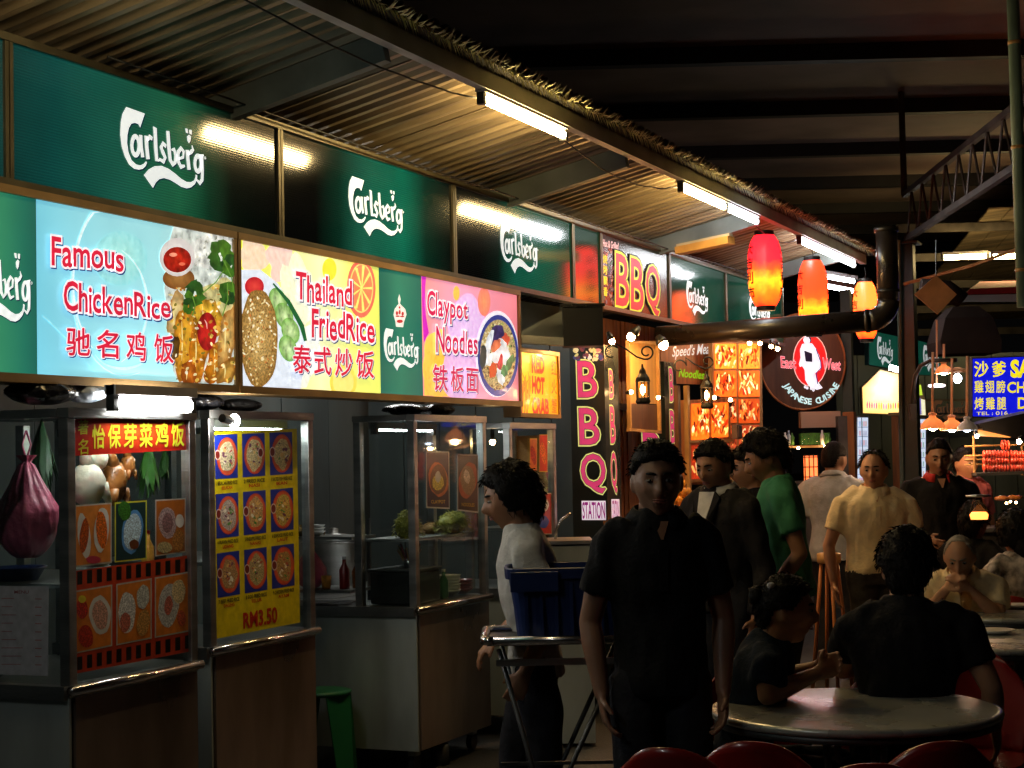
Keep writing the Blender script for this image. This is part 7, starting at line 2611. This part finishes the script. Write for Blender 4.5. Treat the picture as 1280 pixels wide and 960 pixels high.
def person(label, px, d, height, face, pose='stand', lean=0, side=0, head_yaw=0, head_pitch=0, hair='short', hairm='hair', skin='skin', top='cloth_black', bottom='denim', sleeve='short',
           eR=None, wR=None, eL=None, wL=None, nR=None, nL=None, curl=0.45, collar=None, voxel=0.0085, wide=1.0, stride=0, beard=False, jacket=False, hands=True, py=600, seat=0.45, group=None, untuck=True, glasses=False):
    """face: 0 looks away from the camera, 90 to the picture's right, 180 at the camera, -90 to the left"""
    p = PD(px, py, d)
    s = height / 1.70
    loc = V((p.x, p.y, 0))
    rz = ang_cam(face)
    t = thing('person', label, 'person', loc, rz, group)
    Mx = MATS_OF[t.name]

    def G(v):
        return Mx @ V(v)
    lean_r = R(lean)
    pel = V((0, 0, 0.93)) if pose == 'stand' else V((0, 0, seat / s + 0.10))

    def UPB(x, y, z):                                 # z above pelvis along the spine
        yy_ = y * math.cos(lean_r) + z * math.sin(lean_r)
        zz_ = z * math.cos(lean_r) - y * math.sin(lean_r)
        xx_ = x + zz_ * math.sin(R(side))
        return pel + V((xx_, yy_, zz_))
    w = wide

    def torso(mb, k, z0, z1=0.51):
        """k = extra radius"""
        prof = [(-0.10, 0.160, 0.115), (-0.03, 0.165, 0.118), (0.06, 0.155, 0.108), (0.15, 0.150, 0.104), (0.26, 0.168, 0.115), (0.36, 0.188, 0.118), (0.425, 0.180, 0.105), (0.465, 0.140, 0.088), (0.50, 0.095, 0.074), (0.525, 0.066, 0.064)]
        pts, el = [], []
        for z, rx, ry in prof:
            if z < z0 - 1e-6 or z > z1 + 0.02:
                continue
            pts.append(UPB(0, -0.005 if z > 0.3 else 0, z))
            el.append((rx * w + k, ry * w + k * 1.1))
        pts = [G(q * s) for q in pts]
        mb.tube(pts, None or [0.1] * len(pts), 24, ell=[(a * s, b * s) for a, b in el], side=(Mx.to_3x3() @ V((1, 0, 0))))
        for sx in (-1, 1):                            # shoulders
            a, b = G(UPB(sx * 0.09, -0.01, 0.462) * s), G(UPB(sx * 0.183 * w, -0.01, 0.408) * s)
            mb.tube([a, b], [(0.060 + k) * s, (0.056 + k) * s], 14)
            mb.ball(b, (0.058 + k) * s, 14, 10)
    body, shirt, pants = MB(), MB(), MB()
    torso(body, -0.012, -0.03)
    torso(shirt, 0.010, -0.10 if untuck else -0.03)
    # neck, head
    nb, hc = UPB(0, -0.005, 0.49), UPB(0, 0.022, 0.610)
    body.tube([G(UPB(0, -0.012, 0.43) * s), G(nb * s), G(UPB(0, 0.004, 0.60) * s)], [0.085 * s, 0.064 * s, 0.058 * s], 16)
    hy, hp = R(head_yaw), R(head_pitch)
    Rh = Matrix.Rotation(-hy, 3, 'Z') @ Matrix.Rotation(-hp - lean_r * 0.35, 3, 'X')

    def T(v):
        return G((hc + Rh @ (v * 1.05 + V((0, 0, 0.012)))) * s)
    add_head(body, T)
    if beard:
        pass
    # arms
    for sx, e, wv, nv in ((1, eR, wR, nR), (-1, eL, wL, nL)):
        sh = UPB(sx * 0.185 * w, -0.01, 0.405)
        e = V(e) if e is not None else V((sx * 0.245 * w, -0.03, sh.z - 0.29))
        wv = V(wv) if wv is not None else V((sx * 0.255 * w, 0.05, sh.z - 0.53))
        body.tube([G(sh * s), G(((sh + e) / 2) * s), G(e * s)], [0.050 * s, 0.046 * s, 0.038 * s], 14)
        body.tube([G(e * s), G((e + (wv - e) * 0.3) * s), G(wv * s)], [0.038 * s, 0.040 * s, 0.025 * s], 14)
        body.ball(G(e * s), 0.038 * s, 12, 8)
        if hands:
            fdir = (Mx.to_3x3() @ (wv - e)).normalized()
            nn = Mx.to_3x3() @ (V(nv) if nv is not None else V((-sx, 0.15, 0)))
            th = Mx.to_3x3() @ V((-sx * 0.2, 1, 0.4))
            add_hand(body, G(wv * s), fdir, nn, th, curl, s)
        fr = {'short': 0.62, 'long': 1.0, 'none': 0.12}[sleeve]
        shirt.tube([G(sh * s), G((sh + (e - sh) * fr * 0.5) * s), G((sh + (e - sh) * fr) * s)], [0.068 * s, 0.066 * s, 0.066 * s] if sleeve != 'long' else [0.07 * s, 0.062 * s, 0.056 * s], 16)
        if sleeve == 'long':
            shirt.tube([G(e * s), G((e + (wv - e) * 0.5) * s), G((e + (wv - e) * 0.93) * s)], [0.056 * s, 0.050 * s, 0.042 * s], 16)
            shirt.ball(G(e * s), 0.056 * s, 12, 8)
    # legs
    shoes = MB()
    for sx in (-1, 1):
        if pose == 'stand':
            st = stride * sx
            hip, kn, an = V((sx * 0.085, 0, 0.90)), V((sx * 0.095, 0.03 + st * 0.5, 0.50)), V((sx * 0.10, -0.02 + st, 0.09))
        else:
            hip, kn, an = pel + V((sx * 0.09, 0.0, -0.01)), V((sx * 0.13, 0.42, pel.z - 0.02)), V((sx * 0.14, 0.40, 0.09))
        body.tube([G(hip * s), G(kn * s), G(an * s)], [0.070 * s, 0.050 * s, 0.036 * s], 14)
        pants.tube([G(hip * s), G((hip + (kn - hip) * 0.5) * s), G(kn * s)], [0.097 * w * s, 0.086 * s, 0.068 * s], 16)
        pants.tube([G(kn * s), G((kn + (an - kn) * 0.5) * s), G((an + V((0, 0, -0.02))) * s)], [0.068 * s, 0.064 * s, 0.060 * s], 16)
        pants.ball(G(kn * s), 0.068 * s, 12, 8)
        shoes.tube([G((an + V((0, -0.06, -0.045))) * s), G((an + V((0, 0.03, -0.04))) * s), G((an + V((0, 0.12, -0.06))) * s), G((an + V((0, 0.18, -0.068))) * s)], [0.04 * s, 0.045 * s, 0.034 * s, 0.022 * s], 12)
    ax_ = Mx.to_3x3() @ V((1, 0, 0))
    zt_ = (pel + V((0, 0, 0.06)))
    pants.tube([G((pel + V((0, 0, -0.09))) * s), G((pel + V((0, 0, -0.02))) * s), G(UPB(0, 0, 0.07) * s)], [0.1] * 3, 24, ell=[(0.165 * w * s, 0.12 * w * s), (0.175 * w * s, 0.125 * w * s), (0.160 * w * s, 0.115 * w * s)], side=ax_)
    # into the thing's own frame
    inv = Mx.inverted()
    for mb in (body, shirt, pants, shoes):
        mb.v = [inv @ q for q in mb.v]
    remeshed(body, 'body', MT[skin], t, voxel, 2)
    sd = px * 0.1
    remeshed(shirt, 'jacket' if jacket else 'shirt', MT[top], t, 0.012, 3, 0.017, seed=sd)
    remeshed(pants, 'trousers', MT[bottom], t, 0.015, 3, 0.013, seed=sd)
    remeshed(shoes, 'shoes', MT['shoe'], t, 0.012, 1)
    add_hair(t, T, hair, MT[hairm], px * 0.37, 1500 if hair == 'curly' else 700)
    for sx in (-1, 1):
        e = MB().ball(V((sx * 0.0305, 0.0835, 0.006)), (0.0125, 0.010, 0.0062), 12, 8)
        e2 = MB().ball(V((sx * 0.0305, 0.0915, 0.006)), (0.0058, 0.0050, 0.0058), 10, 6)
        o = MB().add([T(q) for q in e.v], e.f).build('eye', MT['eye'], t, True)
        MB().add([T(q) for q in e2.v], e2.f).build('iris', MT['iris'], o, True)
        b = MB()
        pts = [V((sx * (0.012 + 0.0085 * k), 0.100 - 0.0022 * k * k * 0.9, 0.0265 + 0.0030 * math.sin(k * 0.8))) for k in range(5)]
        b.tube([T(q) for q in pts], [0.0035 * s, 0.0046 * s, 0.0046 * s, 0.0038 * s, 0.002 * s], 6)
        b.build('eyebrow', MT[hairm], t, True)
    lp = MB()
    for k in range(-4, 4):
        pass
    for zz, rr_ in ((-0.0545, 0.0034), (-0.0625, 0.0042)):
        lp.tube([T(V((x * 0.0065, 0.0985 - 0.0011 * x * x * 0.9 - (0.003 if zz < -0.06 else 0), zz + 0.0006 * abs(x)))) for x in (-3.4, -2, -0.8, 0, 0.8, 2, 3.4)], [0.0012, rr_ * .8, rr_, rr_ * .85, rr_, rr_ * .8, 0.0012], 6)
    lp.build('lips', MT['lips'], t, True)
    if collar:
        cm, op = collar
        c_ = MB()
        n = 16
        for layer in (0, 1):
            for i in range(n + 1):
                a = R(op) + (2 * math.pi - 2 * R(op)) * i / n      # from front opening round the back
                fall = 0.030 + 0.018 * gss(min(i, n - i), 1.6)
                for (rr0, z) in ((0.076, 0.548), (0.106, 0.540 - fall)):
                    rr1 = rr0 + layer * 0.006
                    x, y = math.sin(a) * rr1, math.cos(a) * rr1 * 0.92
                    zf = z - 0.030 * (0.5 + 0.5 * math.cos(a))
                    c_.v.append(G(UPB(x, y, zf) * s))
        m2 = (n + 1) * 2
        for i in range(n):
            a = i * 2
            c_.f += [[a, a + 1, a + 3, a + 2], [m2 + a, m2 + a + 2, m2 + a + 3, m2 + a + 1], [a, a + 2, m2 + a + 2, m2 + a], [a + 1, m2 + a + 1, m2 + a + 3, a + 3]]
            c_.m += [0] * 4
            c_.c += [(1, 1, 1)] * 4
        c_.f += [[0, m2, m2 + 1, 1], [n * 2, n * 2 + 1, m2 + n * 2 + 1, m2 + n * 2]]
        c_.m += [0, 0]
        c_.c += [(1, 1, 1)] * 2
        c_.build('collar', MT[cm], t, True)
        if not jacket:                                 # button placket and open neck
            pk = MB()
            pk.plate([G(UPB(-0.016, 0.136 * w, 0.40) * s), G(UPB(0.016, 0.136 * w, 0.40) * s), G(UPB(0.014, 0.131 * w, 0.26) * s), G(UPB(-0.014, 0.131 * w, 0.26) * s)], Mx.to_3x3() @ V((0, 1, 0)), 0.006)
            pk.build('placket', MT[top], t)
            vn = MB()
            vn.plate([G(UPB(-0.026, 0.086, 0.490) * s), G(UPB(0.026, 0.086, 0.490) * s), G(UPB(0.004, 0.118 * w, 0.43) * s), G(UPB(-0.004, 0.118 * w, 0.43) * s)], Mx.to_3x3() @ V((0, 1, 0.3)), 0.005)
            vn.build('open_neck', MT[skin], t)
    if jacket:
        vn = MB()
        vn.plate([G(UPB(-0.055, 0.085, 0.50) * s), G(UPB(0.055, 0.085, 0.50) * s), G(UPB(0.030, 0.142 * w, 0.36) * s), G(UPB(0.012, 0.142 * w, 0.20) * s), G(UPB(-0.012, 0.142 * w, 0.20) * s), G(UPB(-0.030, 0.142 * w, 0.36) * s)], Mx.to_3x3() @ V((0, 1, 0.2)), 0.006)
        vn.build('shirt_front', MT['cloth_white'], t)
        for sx in (-1, 1):
            lp = MB()
            lp.plate([G(UPB(sx * 0.055, 0.085, 0.505) * s), G(UPB(sx * 0.092, 0.09, 0.47) * s), G(UPB(sx * 0.062, 0.147 * w, 0.33) * s), G(UPB(sx * 0.012, 0.150 * w, 0.18) * s), G(UPB(sx * 0.030, 0.147 * w, 0.34) * s)], Mx.to_3x3() @ V((0, 1, 0.2)), 0.008)
            lp.build('lapel', MT[top], t)
    return t, G, UPB, s, T


VX = 0.0068
person('woman with bushy black hair in a white top, walking left past the noodle cart', 664, 6.35, 1.605, -92, hair='wavy', skin='skin_mid', top='cloth_white', bottom='denim', lean=5, head_pitch=8,
       eR=(0.20, 0.0, 1.10), wR=(0.18, 0.15, 0.97), eL=(-0.22, -0.04, 1.08), wL=(-0.20, 0.05, 0.88), nR=(0, 0, -1), nL=(1, 0, 0), curl=0.9, stride=0.12, voxel=VX, wide=0.88)
person('dark haired man in a black polo standing in front, arms down, face in shadow', 820, 5.6, 1.675, 176, hair='short', skin='skin_dark', top='cloth_black', bottom='denim', head_yaw=4, head_pitch=2,
       eR=(0.232, -0.03, 1.08), wR=(0.205, 0.05, 0.84), eL=(-0.225, -0.03, 1.08), wL=(-0.20, 0.06, 0.84), curl=0.7, collar=('cloth_black', 18), voxel=0.0062, wide=0.90)
person('man in a dark open jacket over a white shirt, looking down to the left', 903, 8.5, 1.7, -128, hair='short', skin='skin_mid', top='cloth_jacket', bottom='denim', sleeve='long', lean=3, head_pitch=12, head_yaw=-12, collar=('cloth_white', 20), jacket=True)
person('person with dark hair just behind the man in the jacket, only the head showing', 942, 9.6, 1.66, -100, hair='full', skin='skin_mid', top='cloth_black', hands=False)
person('young man in a green T-shirt with thick black hair looking down to the left', 984, 8.8, 1.745, -84, hair='full', skin='skin_mid', top='cloth_green', bottom='khaki', lean=7, head_pitch=16,
       eL=(-0.235, -0.04, 1.07), wL=(-0.225, 0.12, 0.86), voxel=VX, wide=0.95)
person('man in a pale grey printed shirt seen from behind, near the orange heater', 1041, 12.0, 1.7, 24, hair='crop', skin='skin_dark', top='cloth_grey', bottom='denim', lean=4, head_yaw=20, collar=('cloth_grey', 30), wide=1.05)
person('older man in a pale yellow polo shirt and dark trousers, standing behind the tables', 1092, 10.2, 1.635, 184, hair='balding', hairm='hair', skin='skin', top='cloth_yellow', bottom='khaki', head_yaw=16, head_pitch=2,
       eR=(0.29, -0.02, 1.08), wR=(0.27, 0.05, 0.84), eL=(-0.28, -0.03, 1.08), wL=(-0.25, 0.04, 0.84), collar=('cloth_yellow', 24), voxel=VX, wide=1.08, untuck=False)
person('man in a black polo with a bright red collar, right of the green post', 1174, 11.2, 1.7, 184, hair='crop', skin='skin_dark', top='cloth_black', bottom='denim', head_pitch=8, head_yaw=8,
       eR=(0.25, -0.02, 1.09), wR=(0.12, 0.22, 1.02), eL=(-0.25, -0.02, 1.09), wL=(-0.12, 0.22, 1.00), collar=('cloth_red', 26), voxel=VX, wide=1.03)
person('person in a dusky pink top standing behind the red collared man', 1206, 12.6, 1.64, 160, hair='short', skin='skin_mid', top='cloth_pink', hands=False)
person('man in a black T-shirt sitting at the near table with his back to us', 1122, 6.1, 1.74, 14, pose='sit', hair='full', skin='skin', top='cloth_black', bottom='denim', lean=10, side=2,
       eR=(0.30, 0.03, 0.74), wR=(0.31, 0.08, 0.60), eL=(-0.22, 0.20, 0.78), wL=(-0.05, 0.30, 0.80), voxel=VX, wide=1.05, seat=0.45)
person('woman in dark blue with tied up hair, hands clasped on the near table, in profile', 912, 6.05, 1.60, 92, pose='sit', hair='bun', skin='skin', top='cloth_navy', bottom='denim', lean=17, head_pitch=-4, head_yaw=4,
       eR=(0.20, 0.10, 0.825), wR=(0.055, 0.31, 0.885), eL=(-0.17, 0.14, 0.825), wL=(-0.035, 0.32, 0.895), nR=(-1, 0.2, 0.1), nL=(1, 0.2, 0.1), curl=0.95, voxel=0.0062, wide=0.92, seat=0.40)
person('bald old man in a pale yellow shirt, head bowed with both hands at his mouth', 1202, 9.0, 1.58, 200, pose='sit', hair='bald', hairm='hair_grey', skin='skin', top='cloth_yellow', bottom='denim', lean=24, head_pitch=14,
       eR=(0.20, 0.24, 0.80), wR=(0.07, 0.33, 0.96), eL=(-0.20, 0.24, 0.80), wL=(-0.05, 0.33, 0.96), nR=(-1, -0.3, 0.1), nL=(1, -0.3, 0.1), curl=0.9, collar=('cloth_yellow', 24), voxel=VX, seat=0.44)
person('dark haired guest turned away, sitting behind the bald old man', 1210, 10.6, 1.62, 40, pose='sit', hair='full', skin='skin_mid', top='cloth_black', hands=False, lean=4)
person('guest in a white and pink floral blouse at the right edge of the photo', 1273, 9.3, 1.62, -20, pose='sit', hair='long', skin='skin_mid', top='cloth_floral', hands=False, lean=2)
for o in [x for x in scene.objects if x.get('label', '').startswith('woman in dark blue')]:
    o['label'] = 'woman in dark blue with tied up hair and pale clip, hands clasped on the table'
